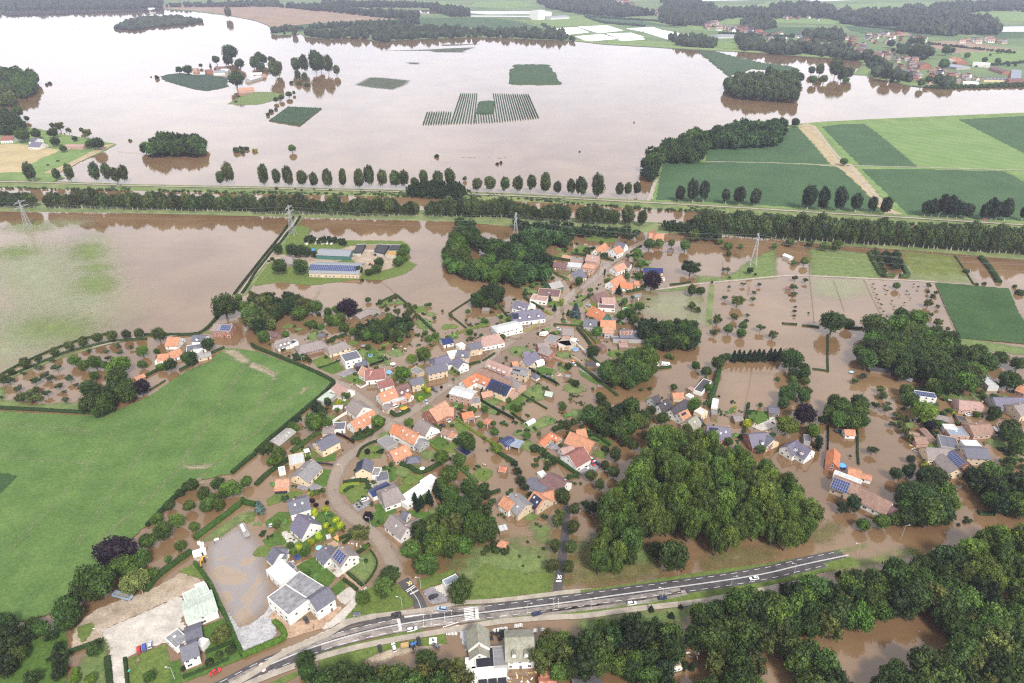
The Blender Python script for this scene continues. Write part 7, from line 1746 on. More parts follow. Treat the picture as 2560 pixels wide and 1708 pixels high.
for s,n in((VILL,560),(VILR,100),(VILM,60)):
 for x,y in scatter('F',s,n,n):
  BL.append((x,y,-.1,g_.choice((.5,.7,.9,1.1,1.4,1.8)),g_.choice(('bush','bush','dbush','bush','ybush')),1.));q_=BL[-1]
  for k_ in range(g_.choice((0,1,2,4))):BL.append((x+g_.uniform(-2.2,2.2),y+g_.uniform(-2.2,2.2),-.1,q_[3]*g_.uniform(.5,1),q_[4],1.))
tree_mass(BL,'low garden shrubs and borders between the flooded houses',9,'undergrowth')
for i,(x,y)in enumerate(scatter('F',VILL,130,5)+scatter('F',VILR,20,6)):
 r=g_.uniform(3.5,8);ring_=[(x+r*g_.uniform(.6,1.2)*math.cos(q*.7),y+r*g_.uniform(.5,1.1)*math.sin(q*.7))for q in range(9)]
 soft_sheet('drowned_lawn',ring_,.055+.0006*i,(g_wet,g_grass)[i%2],1.3,3)
for x,y in scatter('F',VILL,100,15):tree_at('green',Vector((x,y,-.1)),g_.uniform(1.2,2.8),'small green garden tree among the flooded village houses','small trees among the flooded village houses',.9,nm='garden_tree')
for x,y in scatter('F',VILR,26,16):tree_at('green',Vector((x,y,-.1)),g_.uniform(1.2,2.8),'small green garden tree among the right hand bungalows','small trees among the right hand bungalows',.9,nm='garden_tree')
far_wood('far_hedges',['1340 36;1500 46;1640 60;1640 62;1500 48;1340 38','1762 24;1930 44;1930 46;1762 26','1960 56;2180 80;2180 82;1960 58','2130 98;2330 120;2330 122;2130 100','1240 55;1260 68;1270 68;1250 54','1345 40;1390 50;1480 58;1480 60;1380 52','2240 150;2350 140;2350 143;2240 153','1650 74;1860 84;1860 86;1650 76'],4,1.1,(.03,.05,.024),h=.8,seed=61,hz=3,label='hedgerows between the far fields')
def crop_block(t,s,h,material,cell=5.,rough=.9,label=None,name='flooded_crop',cat='crop'):
 pg=poly(t,s,h);xs,ys=zip(*pg)
 gx,gy=np.meshgrid(np.arange(min(xs),max(xs)+cell,cell),np.arange(min(ys),max(ys)+cell,cell));ny,nx=gx.shape
 P=np.stack([gx.ravel(),gy.ravel()],1);sd=sdist(P,pg);ok=sd>0;idx=np.arange(nx*ny).reshape(ny,nx);g=np.random.default_rng(5)
 V=np.zeros((nx*ny,3));V[:,:2]=P+g.uniform(-.3,.3,P.shape)*cell;V[:,2]=h*g.uniform(1-rough*.4,1+rough*.2,nx*ny)
 Q=np.stack([idx[:-1,:-1].ravel(),idx[:-1,1:].ravel(),idx[1:,1:].ravel(),idx[1:,:-1].ravel()],1);n=ok[Q].sum(1);Q=Q[n>=2]
 edge=np.zeros(nx*ny,bool);u=np.unique(Q);cnt=np.zeros(nx*ny,int);np.add.at(cnt,Q.ravel(),1);edge=(cnt>0)&(cnt<4);V[edge,2]=-.1
 re=np.full(nx*ny,-1);re[u]=np.arange(len(u))
 me=bpy.data.meshes.new(name);me.from_pydata(V[u].tolist(),[],re[Q].tolist());me.materials.append(material);me.update()
 return tag(put(name,me),kind='structure')
g_fruit=ground_mat('fruit_hedge',(.03,.062,.03),(.05,.085,.04),.08,bump=.6,bscale=.8)
g_fruit2=ground_mat('fruit_hedge_dark',(.028,.05,.034),(.04,.065,.04),.05,bump=.6,bscale=.5)
crop_block(0,'1470 692;1560 672;1700 668;1800 682;1900 672;2080 705;2080 790;1990 806;1900 825;1800 810;1700 790;1540 745',3,g_fruit2,9)
crop_block(10,'200 572;330 568;520 575;640 640;990 622;950 655;895 680;700 668;540 660;400 634;240 625',2,g_crop_far,9)
crop_block(10,'0 395;200 378;480 378;690 400;600 418;715 435;500 450;240 468;120 450;0 425',1.2,g_crop_far,9)
crop_block(10,'0 448;100 455;235 466;150 476;0 470',1.,g_crop_far,9)
crop_block(20,'-25 625;45 625;5 590;340 588;340 605;400 680;448 764;200 762;-25 764;-25 700',3,g_fruit,6)
crop_block(10,'2040 925;2110 915;2180 918;2180 1032;2030 1036',2.4,g_fruit,5)
crop_block(20,'1722 468;1900 475;2100 530;2330 575;2560 600;2660 640;2500 650;2350 630;2200 620;2130 660;1995 690;1880 600',3,g_fruit,7)
soft_sheet('river_islet',poly('F','523 239;550 222;587 211;617 211;652 216;626 232;600 239;587 241;560 241'),.12,g_wet,4,10)
for s in('920 780;1050 712;1160 715;1400 740;1360 780;1250 822;1080 806','1200 466;1590 455;1750 445;2000 436;1900 470;1910 482;1650 480;1590 466','1700 410;2040 405;1900 416;1720 422','1390 575;1480 575;1490 590;1420 588'):
 soft_sheet('drowned_vineyard',poly(10,s),.1,ground_mat('drowned_vines',(.05,.07,.045),(.08,.1,.06),.05,soft=(.3,.85)),5,30)
M_ROW=g_fruit
def vine_rows(t,a,b,c,d,n,label,group,h=2.6,w=2.2,seed=1):
 """n rows: row i runs from a..d (front) to b..c (back)"""
 A,B,Cc,D=(G(t,*p)for p in(a,b,c,d));g=random.Random(seed)
 for i in range(n):
  f=i/max(1,n-1);p,q=A.lerp(D,f),B.lerp(Cc,f)
  P=resample([p,q],5.);V,F=[],[];d_=(q-p).normalized();s=Vector((-d_.y,d_.x,0));m=len(P)
  for x in P:
   hh=h*g.uniform(.75,1.2);ww=w*g.uniform(.7,1.25)
   for k,z in((-.5,0),(-.4,hh*.8),(0,hh),(.4,hh*.8),(.5,0)):V.append((x.x+s.x*k*ww+g.uniform(-.2,.2),x.y+s.y*k*ww,z-.05))
  for j in range(m-1):
   for k in range(4):F.append((j*5+k,j*5+k+1,j*5+6+k,j*5+5+k)[::-1])
  F+=[(0,1,2,3,4),tuple(range((m-1)*5,m*5))[::-1]]
  me=mk('fruit_row',V,F,M_ROW)
  tag(put('fruit_row',me),label,'orchard row',group)
vine_rows(10,(1535,1145),(1572,1035),(1790,1035),(1768,1137),11,'short fruit row in the left step of the big drowned orchard','short rows at the left of the big drowned orchard')
vine_rows(10,(1790,1136),(1880,865),(2028,862),(2000,1130),9,'long fruit row left of the green plot in the big drowned orchard','long left rows of the big drowned orchard')
vine_rows(10,(2022,1128),(2015,1045),(2178,1042),(2192,1120),8,'short fruit row below the green plot in the big drowned orchard','short rows below the green plot of the big drowned orchard')
vine_rows(10,(2215,1118),(2180,868),(2498,872),(2592,1085),17,'long fruit row right of the green plot in the big drowned orchard','long right rows of the big drowned orchard')
vine_rows(10,(130,1112),(300,988),(592,1000),(395,1155),15,'fruit row of the small drowned orchard by the green islet','rows of the small drowned orchard',w=4)
M_PLASTIC=mat('white_plastic',(.85,.86,.88),.5,.04,.01)
for i,(s,lb)in enumerate((('1255 66;1325 62;1352 73;1305 78','leftmost white field of plastic tunnels, upper row'),('1326 61;1395 58;1430 69;1372 75','second white field of plastic tunnels, upper row'),('1320 83;1383 78;1418 88;1345 94','leftmost white field of plastic tunnels, lower row'),('1392 77;1450 75;1478 84;1422 88','second white field of plastic tunnels, lower row'),('1438 65;1500 62;1518 68;1470 71','small white tunnel field behind the tree clumps'),('1478 73;1520 69;1583 80;1537 91','rightmost pointed white field of plastic tunnels'),('1418 91;1478 87;1480 89;1430 93','thin white strip of plastic tunnels'))):
 pg=poly('F',s,3);cx,cy=sum(p[0]for p in pg)/4,sum(p[1]for p in pg)/4
 mb=MB();a,b,c,d=[Vector((x-cx,y-cy,0))for x,y in pg];n=14
 for k in range(n):
  f0,f1,fm=k/n,(k+.94)/n,(k+.5)/n
  p0,p1,pm,q0,q1,qm=a.lerp(b,f0),a.lerp(b,f1),a.lerp(b,fm),d.lerp(c,f0),d.lerp(c,f1),d.lerp(c,fm)
  V=[(p.x,p.y,z)for p,z in((p0,.6),(p0,2.2),(pm,3.6),(p1,2.2),(p1,.6),(q0,.6),(q0,2.2),(qm,3.6),(q1,2.2),(q1,.6))]
  mb.add(V,[(0,1,6,5)[::-1],(1,2,7,6)[::-1],(2,3,8,7)[::-1],(3,4,9,8)[::-1],(0,1,2,3,4),(5,6,7,8,9)[::-1]])
 tag(mb.build('plastic_tunnel',M_PLASTIC,None,(cx,cy,0)),lb,'tunnel field','white plastic tunnel fields on the far bank')
def far_proto(wall,roof,hip):
 e=empty('far_house',(0,0,-50));mb=MB()
 mb.add([(-.5,-.4,0),(.5,-.4,0),(.5,.4,0),(-.5,.4,0),(-.5,-.4,.45),(.5,-.4,.45),(.5,.4,.45),(-.5,.4,.45),(.5,0,.85),(-.5,0,.85)],[(0,1,5,4),(2,3,7,6),(1,2,6,8,5),(3,0,4,9,7)])
 w=mb.build('wall',WALL[wall],e);gable_roof(1,.8,.45,.86,ROOF[roof],hip,.05,.02).build('roof',ROOF[roof],e)
 wb=MB()
 for k in(-.3,0,.3):
  for y,s in((-.405,1),(.405,-1)):wb.box((k,y,.25),(.13,.01,.16))
 put('window',wb.mesh('window',M_GLASS),e);wc=MB().box((.25,.08,.85),(.07,.07,.25));put('chimney',wc.mesh('chimney',WALL['brick']),e)
 return e
FP=[far_proto(*a)for a in(('brick','maroon',0),('white','slate',0),('pink','greybrown',0),('beige','grey',.4),('white','pinkish',0),('brick','plum',0),('brown','brown',0))]
FPN=['brick house with maroon roof','white house with slate roof','pink house with grey brown roof','beige house with hipped grey roof','white house with pinkish roof','brick house with dark plum roof','brown house with old red roof']
def copy_tree(o,loc,rz,sc,label,group,name=None,cat='house'):
 r=o.copy();COL.objects.link(r);r.location=loc;r.rotation_euler=(0,0,rz);r.scale=sc;tag(r,label,cat,group)
 for ch in o.children:
  c=ch.copy();COL.objects.link(c);c.parent=r
  for gch in ch.children:d=gch.copy();COL.objects.link(d);d.parent=c
 return r
def far_houses(t,s,n,place,size=14,seed=1,h=3,z=.6,ang=None,gap=1.35):
 pg=poly(t,s,h);xs,ys=zip(*pg);g=random.Random(seed);pl=[];tries=0
 while len(pl)<n and tries<4000:
  tries+=1;x,y=g.uniform(min(xs),max(xs)),g.uniform(min(ys),max(ys))
  if inside(x,y,pg)and all((x-a)**2+(y-b)**2>(size*gap)**2 for a,b in pl):pl.append((x,y))
 for x,y in pl:
  k=g.randrange(len(FP));sz=size*g.uniform(.75,1.3)
  copy_tree(FP[k],(x,y,z),(ang if ang is not None else g.choice((.3,1.87)))+g.uniform(-.25,.25),(sz,sz*g.uniform(.7,.9),sz*.75),fit(f'{FPN[k]} {place}'),f'houses {place}')
far_houses(30,'-20 300;160 310;420 360;420 400;200 370;-20 370',10,'in the left rows of the far village',16,1)
far_houses(30,'430 350;700 330;860 390;900 470;860 490;700 440;560 390',22,'in the middle rows of the far village',16,2)
far_houses(30,'880 330;1060 310;1300 310;1470 350;1440 380;1180 380;1080 420;900 400',22,'at the back of the far village',16,3)
far_houses(30,'960 460;1100 470;1250 490;1380 540;1340 600;1180 570;1060 530',14,'in the centre of the far village',16,4)
far_houses(30,'1150 600;1320 600;1520 640;1700 680;1520 700;1400 760;1200 720;1120 640',16,'near the levee of the far village',15,5)
far_houses(30,'1580 690;1900 690;1950 740;1760 760;1580 750',9,'on the waterfront of the far village',16,6)
far_houses(30,'1700 370;1840 370;2000 370;2260 370;2260 395;1700 390',9,'in the row at the back edge of the far village',18,7,ang=.1)
far_houses(20,'1760 220;1880 220;2130 260;2350 320;2350 350;2200 340;2000 290;1790 270',24,'in the rows at the left end of the far village',22,8)
far_houses(20,'760 10;1060 -10;1120 60;1060 110;960 60;820 50',26,'in the hazy town on the skyline',26,9)
far_houses(20,'1160 100;1360 110;1360 140;1180 140',8,'at the edge of the hazy town',24,10)
far_houses(20,'1440 20;1640 20;1650 45;1460 50',8,'in the second hazy town on the skyline',28,11)
far_houses(30,'150 150;380 155;560 180;540 190;160 175',7,'strung along the far road',18,12)
def fh(t,u0,v0,u1,v1,W,he,hr,wall,roof,lb,**kw):
 return hs(t,u0,v0,u1,v1,W,he,hr,wall,roof,lb,k='far_building',z=.6,win=kw.pop('win',True),**kw)
fh(30,1885,572,2045,582,34,9,9.4,'white','light','modern white flat roofed block in the far village')
fh(30,1660,590,1800,612,46,6,7.5,'grey','blue','broad blue grey roofed hall in the far village')
fh(30,1665,548,1750,552,30,8,8.4,'grey','light','grey flat block behind the blue grey hall')
fh(30,1400,565,1460,580,30,9,15,'brick','plum','large brick hall with plum roof in the far village')
fh(30,1975,708,2200,712,20,7,11,'cream','slate','long cream terrace with slate roof on the far waterfront',dorm=6)
fh(30,2240,640,2330,645,60,5,22,'brick','blue','church like building with steep blue grey roof at the right edge')
fh(30,2200,720,2400,720,20,7,11,'brick','plum','long brick terrace at the right end of the far waterfront')
fh(30,1700,520,1740,528,26,6,14,'brick','orange','left one of two steep orange roofs in the far village',win=0)
fh(30,1755,535,1795,545,26,6,14,'brick','orange','right one of two steep orange roofs in the far village',win=0)
fh(30,825,440,895,450,30,6,14,'cream','plum','large house with plum roof above the far levee')
fh(30,970,478,1060,485,24,6,13,'beige','plum','beige house with dark roof and windows above the far levee')
fh(30,1200,635,1310,640,22,8,14,'brick','slate','tall brick house with rows of windows near the far levee',floors=2)
fh(30,1480,640,1660,650,30,5,5.4,'brown','brown','long flat brown roofed block in the far village')
fh(30,2080,610,2210,650,24,6,9,'brick','plum','long plum roofed row right of the white block')
fh(30,1480,755,1500,756,14,5,9,'white','orange','small white house with orange roof on the waterfront, left')
fh(30,1790,745,1930,750,16,5,9,'white','white','white waterfront building in the far village')
fh(20,205,115,320,105,60,26,27,'white','white','tall white works building by the distant lakes',win=0)
fh(20,210,95,275,90,40,40,41,'white','white','white tower of the distant works',win=0)
fh(20,320,150,490,140,60,10,14,'metal','steel','long grey hall of the distant works',win=0)
fh(20,1860,320,2030,315,60,6,10,'metal','steel','large pale roofed barn at the far village edge',win=0)
fh(20,1455,38,1540,40,70,12,18,'white','orange','red roofed hall on the skyline',win=0)
fh(0,1355,72,1415,70,40,8,14,'white','light','small white house at the far bank wood',win=0)
for o in FP:
 for c in list(o.children):bpy.data.objects.remove(c)
 bpy.data.objects.remove(o)
T(30,'oak','in the far village','460 330 30;220 330 26;1130 400 36;1150 460 22;1320 380 40;1400 380 46;1230 470 40;1370 470 60;1480 480 48;1640 460 44;1690 465 30;930 490 40;990 555 50;1040 620 46;1100 680 58;1210 710 44',z=.6,words='far dark tree')
T(30,'green','on the fields behind the far village','1410 760 40;1480 730 36;1550 730 36;1700 730 30;1990 550 28;2115 470 20;2145 470 20;2215 470 18;2040 505 12;1830 510 30;2115 560 30;2210 600 16;2270 600 14;1620 590 50;1680 730 30',z=.6,words='far tree')
M_STEEL=mat('galvanised_steel',(.42,.43,.44),.45,.1,1.,metal=.3)
LINE_DIR=(G(21,2213,868)-G(11,340,585));ARM_ANG=math.atan2(LINE_DIR.y,LINE_DIR.x)+math.pi/2
HOOKS=[]
def pylon(t,u,v,h,label):
 P=G(t,u,v);e=empty('pylon',P,ARM_ANG,label,'pylon','power pylons of the line')
 def leg_at(z):
  f=z/h;w=3.+(.75-3.)*min(1,f/.72)if f<.72 else .75+(.12-.75)*(f-.72)/.28
  return w
 lv=[0,.16,.3,.43,.54,.64,.72,.8,.87,.94,1.]
 for sx in(-1,1):
  for sy in(-1,1):
   mb=MB()
   for a,b in zip(lv,lv[1:]):
    wa,wb=leg_at(a*h),leg_at(b*h);mb.tube((sx*wa,sy*wa,a*h),(sx*wb,sy*wb,b*h),.15,n=4)
   mb.box((sx*3.,sy*3.,.1),(.8,.8,.5));mb.build('leg',M_STEEL,e)
 br=MB()
 for a,b in zip(lv,lv[1:]):
  wa,wb=leg_at(a*h),leg_at(b*h)
  for s in(-1,1):
   br.tube((-wa,s*wa,a*h),(wb,s*wb,b*h),.085,n=4);br.tube((wa,s*wa,a*h),(-wb,s*wb,b*h),.085,n=4)
   br.tube((s*wa,-wa,a*h),(s*wb,wb,b*h),.085,n=4);br.tube((s*wa,wa,a*h),(s*wb,-wb,b*h),.085,n=4)
 br.build('bracing',M_STEEL,e)
 hk=[]
 for zf,L in((.74,9.5),(.9,7.5)):
  cr=MB();z=zf*h
  for s in(-1,1):
   for y in(-.7,.7):cr.tube((0,y,z),(s*L,0,z+.3),.18,n=4)
   cr.tube((0,0,z+2.2),(s*L,0,z+.3),.16,n=4)
   for q in(.33,.66):cr.tube((s*L*q,0,z+.2),(s*L*q,0,z+2.2-1.9*q),.1,n=4);cr.tube((s*L*q,-.7*(1-q),z),(s*L*(q+.2),.7*(1-q),z),.1,n=4)
  cr.build('crossarm',M_STEEL,e)
  for s in(-1,1):
   MB().tube((s*L,0,z+.2),(s*L,0,z-1.6),.16,n=5).build('insulator',mat('insulator_glass',(.2,.22,.2),.3),e)
   hk.append(e.matrix_basis@Vector((s*L,0,z-1.6)))
 HOOKS.append(hk)
pylon(1,262,526,32,'steel lattice pylon in the flooded field at far left')
pylon(11,338,585,33,'steel lattice pylon on the grass beside the farm lane')
pylon(21,34,660,33,'steel lattice pylon rising from the dark village wood')
pylon(21,2213,866,33,'steel lattice pylon on the flooded pasture at right')
M_CABLE=mat('cable_metal',(.35,.35,.36),.5)
ext=[[p-(HOOKS[1][i]-HOOKS[0][i])*.9 for i,p in enumerate(HOOKS[0])]]+HOOKS+[[p+(HOOKS[3][i]-HOOKS[2][i])*1. for i,p in enumerate(HOOKS[3])]]
for i in range(4):
 mb=MB()
 for a,b in zip(ext,ext[1:]):
  prev=None
  for k in range(13):
   f=k/12;p=a[i].lerp(b[i],f);p.z-=5.*4*f*(1-f)
   if prev is not None:mb.tube(prev,p,.045,n=3)
   prev=p
 tag(mb.build('power_cable',M_CABLE),('lower','lower','upper','upper')[i]+' power cable slung between the lattice pylons, '+('near side','far side')[i%2],'cable','power cables of the line')
CARM={k:mat('car_'+k,c,.25,.04,1,spec=.6)for k,c in(('white',(.75,.75,.75)),('black',(.015,.016,.02)),('red',(.45,.02,.02)),('blue',(.04,.08,.35)),('navy',(.02,.03,.09)),('silver',(.45,.5,.56)),('lightblue',(.3,.42,.6)),('grey',(.12,.12,.13)))}
M_TYRE=mat('tyre_rubber',(.015,.015,.015),.9);M_HUB=mat('wheel_hub',(.4,.4,.42),.4);M_LAMPW=mat('headlamp_glass',(.8,.8,.75),.1);M_LAMPR=mat('tail_lamp',(.4,.01,.01),.2)
def wheel_mesh():
 mb=MB();n=14
 for x0,x1,r,mi in((-.11,.11,.32,0),(-.115,.115,.19,1)):mb.tube((0,x0,0),(0,x1,0),r,r,n,mi)
 return mb.mesh('wheel',M_TYRE,M_HUB)
WHEEL=wheel_mesh()
def section_loft(secs,mt,name):
 """secs: [(x, half width low, half width high, z low, z mid, z high)]"""
 V,F=[],[]
 for x,wl,wh,z0,zm,z1 in secs:V+=[(x,-wl*.94,z0),(x,-wl,zm),(x,-wh,z1),(x,wh,z1),(x,wl,zm),(x,wl*.94,z0)]
 n=len(secs)
 for i in range(n-1):
  for j in range(6):F.append((i*6+j,i*6+(j+1)%6,i*6+6+(j+1)%6,i*6+6+j)[::-1])
 F+=[(0,1,2,3,4,5),tuple(range((n-1)*6,n*6))[::-1]]
 me=bpy.data.meshes.new(name);me.from_pydata(V,[],[f[::-1]for f in F]);me.materials.append(mt);me.update();return me
def car(t,u,v,u2,v2,col,label,style='hatch',z=.0,group='parked and moving cars',cat='car',name='car'):
 P=G(t,u,v,.7);Q=G(t,u2,v2,.7);a=math.atan2(Q.y-P.y,Q.x-P.x)
 e=empty(name,(P.x,P.y,z),a,label,cat,group);m=CARM[col]
 L={'hatch':4.2,'sedan':4.6,'suv':4.7,'estate':4.6,'van':5.}[style];h={'hatch':1.48,'sedan':1.42,'suv':1.7,'estate':1.48,'van':2.1}[style];W=.88 if style!='van' else .97;f=L/2;hb=.92 if style!='van' else 1.1
 put('body',section_loft([(-f,W*.8,W*.72,.35,.6,hb*.9),(-f+.15,W*.97,W*.88,.25,.6,hb),(-f*.4,W,W*.92,.22,.6,hb),(f*.35,W,W*.92,.22,.6,hb),(f*.62,W,W*.88,.22,.6,hb*.95),(f-.2,W*.95,W*.8,.25,.55,hb*.78),(f,W*.78,W*.68,.35,.5,hb*.68)],m,'car_body'),e)
 r0,r1,fr0,fr1={'hatch':(-.95,-.78,.12,.5),'sedan':(-.72,-.42,.08,.5),'suv':(-.96,-.84,.16,.5),'estate':(-.96,-.82,.1,.5),'van':(-.98,-.95,.62,.86)}[style]
 put('windows',section_loft([(f*r0,W*.86,W*.8,hb*.93,hb,hb+.02),(f*r1,W*.88,W*.7,hb*.93,hb+.05,h-.06),(f*fr0,W*.88,W*.7,hb*.93,hb+.05,h-.05),(f*fr1,W*.86,W*.8,hb*.9,hb,hb+.01)],M_GLASS,'car_windows'),e)
 put('car_roof',MB().box((f*(r1+fr0)/2,0,h-.035),(f*(fr0-r1)+.1,W*1.38,.07)).mesh('car_roof',m),e)
 for x in(-f*.6,f*.62):
  for s in(-1,1):put('wheel',WHEEL,e,(x,s*(W-.1),.32))
 for s in(-1,1):
  put('headlight',MB().box((f-.06,s*W*.6,hb*.6),(.12,.3,.14)).mesh('headlight',M_LAMPW),e);put('taillight',MB().box((-f+.03,s*W*.66,hb*.75),(.1,.22,.2)).mesh('taillight',M_LAMPR),e)
 return e
for a in((13,1287,938,1240,945,'black','black estate car on the grass edge of the main road','estate'),(13,1705,888,1650,882,'lightblue','light blue white van like car at the side street mouth','suv'),(13,1432,1075,1480,1062,'white','white estate car driving past the green strip','estate'),(13,1630,775,1680,750,'black','black car on the grey drive under the dark tree','suv'),(13,460,988,440,950,'black','black car in front of the white factory','hatch'),(13,1138,1252,1128,1215,'black','leftmost black car on the puddled lot','hatch'),(13,1266,1240,1256,1200,'white','white estate car on the puddled lot','estate'),(13,1495,1185,1488,1145,'black','black van like car on the puddled lot, at the right','suv'),(13,1650,1228,1625,1210,'grey','small dark car below the monument','hatch'),(23,228,932,280,918,'navy','dark blue estate car parked on the verge','estate'),(23,1100,836,1145,828,'white','white estate car on the dusty shoulder','estate'),(23,1382,787,1430,782,'navy','dark blue car on the shoulder by the lamp','hatch'),(23,2222,606,2175,612,'white','white car driving down the main road','sedan'),(3,1272,1262,1270,1220,'red','red car on the concrete yard','hatch'),(3,1322,1240,1315,1195,'blue','bright blue car on the concrete yard','hatch'),(3,1378,1215,1380,1180,'silver','silver blue car on the concrete yard','hatch'),(3,1975,1460,2030,1430,'red','red car parked on the pavement by the corner house','sedan'),(22,675,1148,710,1165,'white','white estate car on the black forecourt','estate'),(22,692,1108,720,1125,'black','left black car in the forecourt row','hatch'),(22,712,1094,740,1110,'grey','right dark car in the forecourt row','hatch'),(22,738,1085,765,1102,'silver','pale car at the back of the forecourt row','suv'),(22,742,1120,752,1132,'red','small red car on the black forecourt','hatch'),(22,792,1122,820,1138,'navy','dark blue car at the right of the forecourt','estate'),(12,1565,550,1572,575,'lightblue','light blue car in the flooded street','hatch'),(12,1630,435,1645,455,'navy','dark car in the flooded drive by the yellow trees','hatch'),(12,1655,455,1670,470,'grey','grey car half drowned by the yellow trees','hatch'),(12,1000,1452,1030,1440,'white','white car on the villa drive','suv'),(12,1712,770,1740,775,'black','black car beside the blue doored shed','hatch'),(12,1762,725,1785,745,'white','white car in front of the large orange farmhouse','hatch'),(21,268,1338,290,1330,'white','white car in the flood by the violet slate villa','estate'),(21,428,1448,450,1455,'silver','silver car in the flood by the brick house','hatch'),(21,708,1448,708,1435,'silver','silver car under the slate roofed house','hatch'),(21,705,1232,690,1228,'silver','pale car beside the ivy covered house','hatch'),(32,1845,666,1885,668,'white','white car in the flooded garden at right','sedan'),(31,1990,466,2030,468,'red','red car on the distant towpath','suv'),(22,570,208,590,222,'silver','grey car on the long garden drive','hatch'),(13,150,118,190,105,'silver','silver car between the hedges left of the slate roof','hatch')):
 st=a[7];dry=a[0]in(13,23,3);z=.2 if a[0]in(13,23,3)else(-.25 if 'flood' in a[6]or 'drown' in a[6]else .1)
 if 'towpath' in a[6]:z=2.7
 car(*a[:6],a[6],st,z)
car(12,1270,600,1300,588,'white','white campervan in the yard below the orange roof','van',.1,'vans and campers','van','campervan')
car(12,1775,695,1810,715,'white','white van in front of the large orange farmhouse','van',.1,'vans and campers','van','van')
car(32,2082,835,2100,860,'white','white motorhome beside the brown roofed bungalow','van',.1,'vans and campers','motorhome','motorhome').scale=(1.35,1.2,1.4)
def caravan(t,u,v,u2,v2,label,L=5.5,z=.1):
 P=G(t,u,v,1.2);Q=G(t,u2,v2,1.2);e=empty('caravan',(P.x,P.y,z),math.atan2(Q.y-P.y,Q.x-P.x),label,'caravan','caravans')
 f=L/2;mb=MB();ring=[(-f,.5),(f*.9,.5),(f,1.2),(f*.8,2.4),(-f*.9,2.5),(-f,1.6)]
 V=[(x,-1.1,zz)for x,zz in ring]+[(x,1.1,zz)for x,zz in ring];n=len(ring)
 mb.add(V,[(i,(i+1)%n,n+(i+1)%n,n+i)for i in range(n)]+[tuple(range(n))[::-1],tuple(range(n,2*n))]);mb.build('body',CARM['white'],e)
 for s in(-1,1):
  for x in(-f*.5,f*.3):put('window',MB().box((x,s*1.11,1.65),(1.1,.03,.6)).mesh('window',M_GLASS),e)
  put('wheel',WHEEL,e,(0,s*.95,.32))
 put('hatch',MB().box((0,0,2.5),(.7,.7,.12)).mesh('hatch',M_TRIM),e);MB().tube((f,0,.5),(f+1.1,0,.5),.06).build('drawbar',M_STEEL,e)
caravan(21,285,1505,320,1510,'left white caravan in the flooded front garden');caravan(21,305,1492,330,1488,'right white caravan in the flooded front garden',4.8)
caravan(22,1322,210,1345,212,'left white caravan behind the tall copse',4.5);caravan(22,1412,208,1445,210,'right white caravan behind the tall copse',6.5)
caravan(31,1040,845,1060,850,'white caravan in the hedged allotment',5)
caravan(23,1505,1432,1550,1420,'white trailer in front of the mobile home',5.4)
def trailer(t,u,v,u2,v2,label):
 P,Q=G(t,u,v,1.3),G(t,u2,v2,1.3);L=9.5;e=empty('tipper_trailer',(P.x,P.y,.15),math.atan2(Q.y-P.y,Q.x-P.x),label,'trailer')
 f=L/2;mb=MB();w,t_=1.25,.1
 for x,y,sx,sy in((0,-w,L,t_),(0,w,L,t_),(-f,0,t_,2*w),(f,0,t_,2*w)):mb.box((x,y,1.85),(sx,sy,1.5))
 mb.build('side_wall',mat('trailer_blue',(.25,.32,.42),.4),e);MB().box((0,0,1.15),(L,2*w,.12)).build('bed',mat('trailer_bed',(.25,.24,.23),.6),e)
 MB().box((f*.98,0,1.85),(.16,2.4,1.4)).build('tailgate',mat('trailer_gate',(.05,.2,.45),.4),e);MB().box((0,0,.8),(L,.9,.3)).build('chassis',M_TYRE,e)
 for x in(1.6,2.9,-3.6):
  for s in(-1,1):put('wheel',WHEEL,e,(x,s*1.05,.48),(0,0,0),(1.5,1.5,1.5))
trailer(3,1128,772,1215,795,'long blue grey tipper trailer on the muddy yard')
P,Q=G(3,2242,160,1.5),G(3,2290,260,1.5);e=empty('tank_trailer',(P.x,P.y,.1),math.atan2(Q.y-P.y,Q.x-P.x),'flatbed trailer with a white tank at the flooded yard','trailer')
MB().box((0,0,1.1),(11,2.5,.2)).build('bed',mat('trailer_bed',(.25,.24,.23),.6),e)
for s in(-1,1):MB().box((0,s*1.3,1.3),(11,.12,.5)).build('side_rail',M_ALU,e)
tk=MB();tk.tube((-3.6,-.3,2.),(1.2,-.3,2.),.85,n=14);tk.tube((1.2,-.3,2.),(1.8,-.3,2.),.85,.3,14);tk.tube((-4.2,-.3,2.),(-3.6,-.3,2.),.3,.85,14);tk.build('tank',CARM['white'],e)
for x in(-4,-2.8,3.5):
 for s in(-1,1):put('wheel',WHEEL,e,(x,s*1.,.5),(0,0,0),(1.5,1.5,1.5))
P=G(3,1865,430,1.5);e=empty('excavator',(P.x,P.y,.1),R(-75),'yellow excavator beside the white container','excavator')
M_YEL=mat('machine_yellow',(.6,.36,.03),.45)
for s in(-1,1):
 MB().prism([(-1.6,-.3),(1.6,-.3),(1.9,0),(1.6,.3),(-1.6,.3),(-1.9,0)],0,.5).build('track',M_TYRE,e,(0,s*.95,.45),(math.pi/2,0,0))
MB().box((-.5,0,1.4),(2.6,2.2,.9),taper=.92).build('upper_body',M_YEL,e);MB().box((.5,.6,2.),(1.3,.95,1.5),taper=.85).build('cab',M_GLASS,e)
b=MB();b.tube((.8,-.3,1.6),(3.2,-.3,3.6),.22,n=4);b.tube((3.2,-.3,3.6),(5.2,-.3,1.9),.18,n=4);b.build('boom',M_YEL,e);MB().box((5.2,-.3,1.5),(.7,.9,.9),taper=1.3).build('bucket',M_TYRE,e)
P=G(3,1832,372,1.3);e=empty('container',(P.x,P.y,.1),R(25),'white container cabin at the hedge of the flooded yard','container')
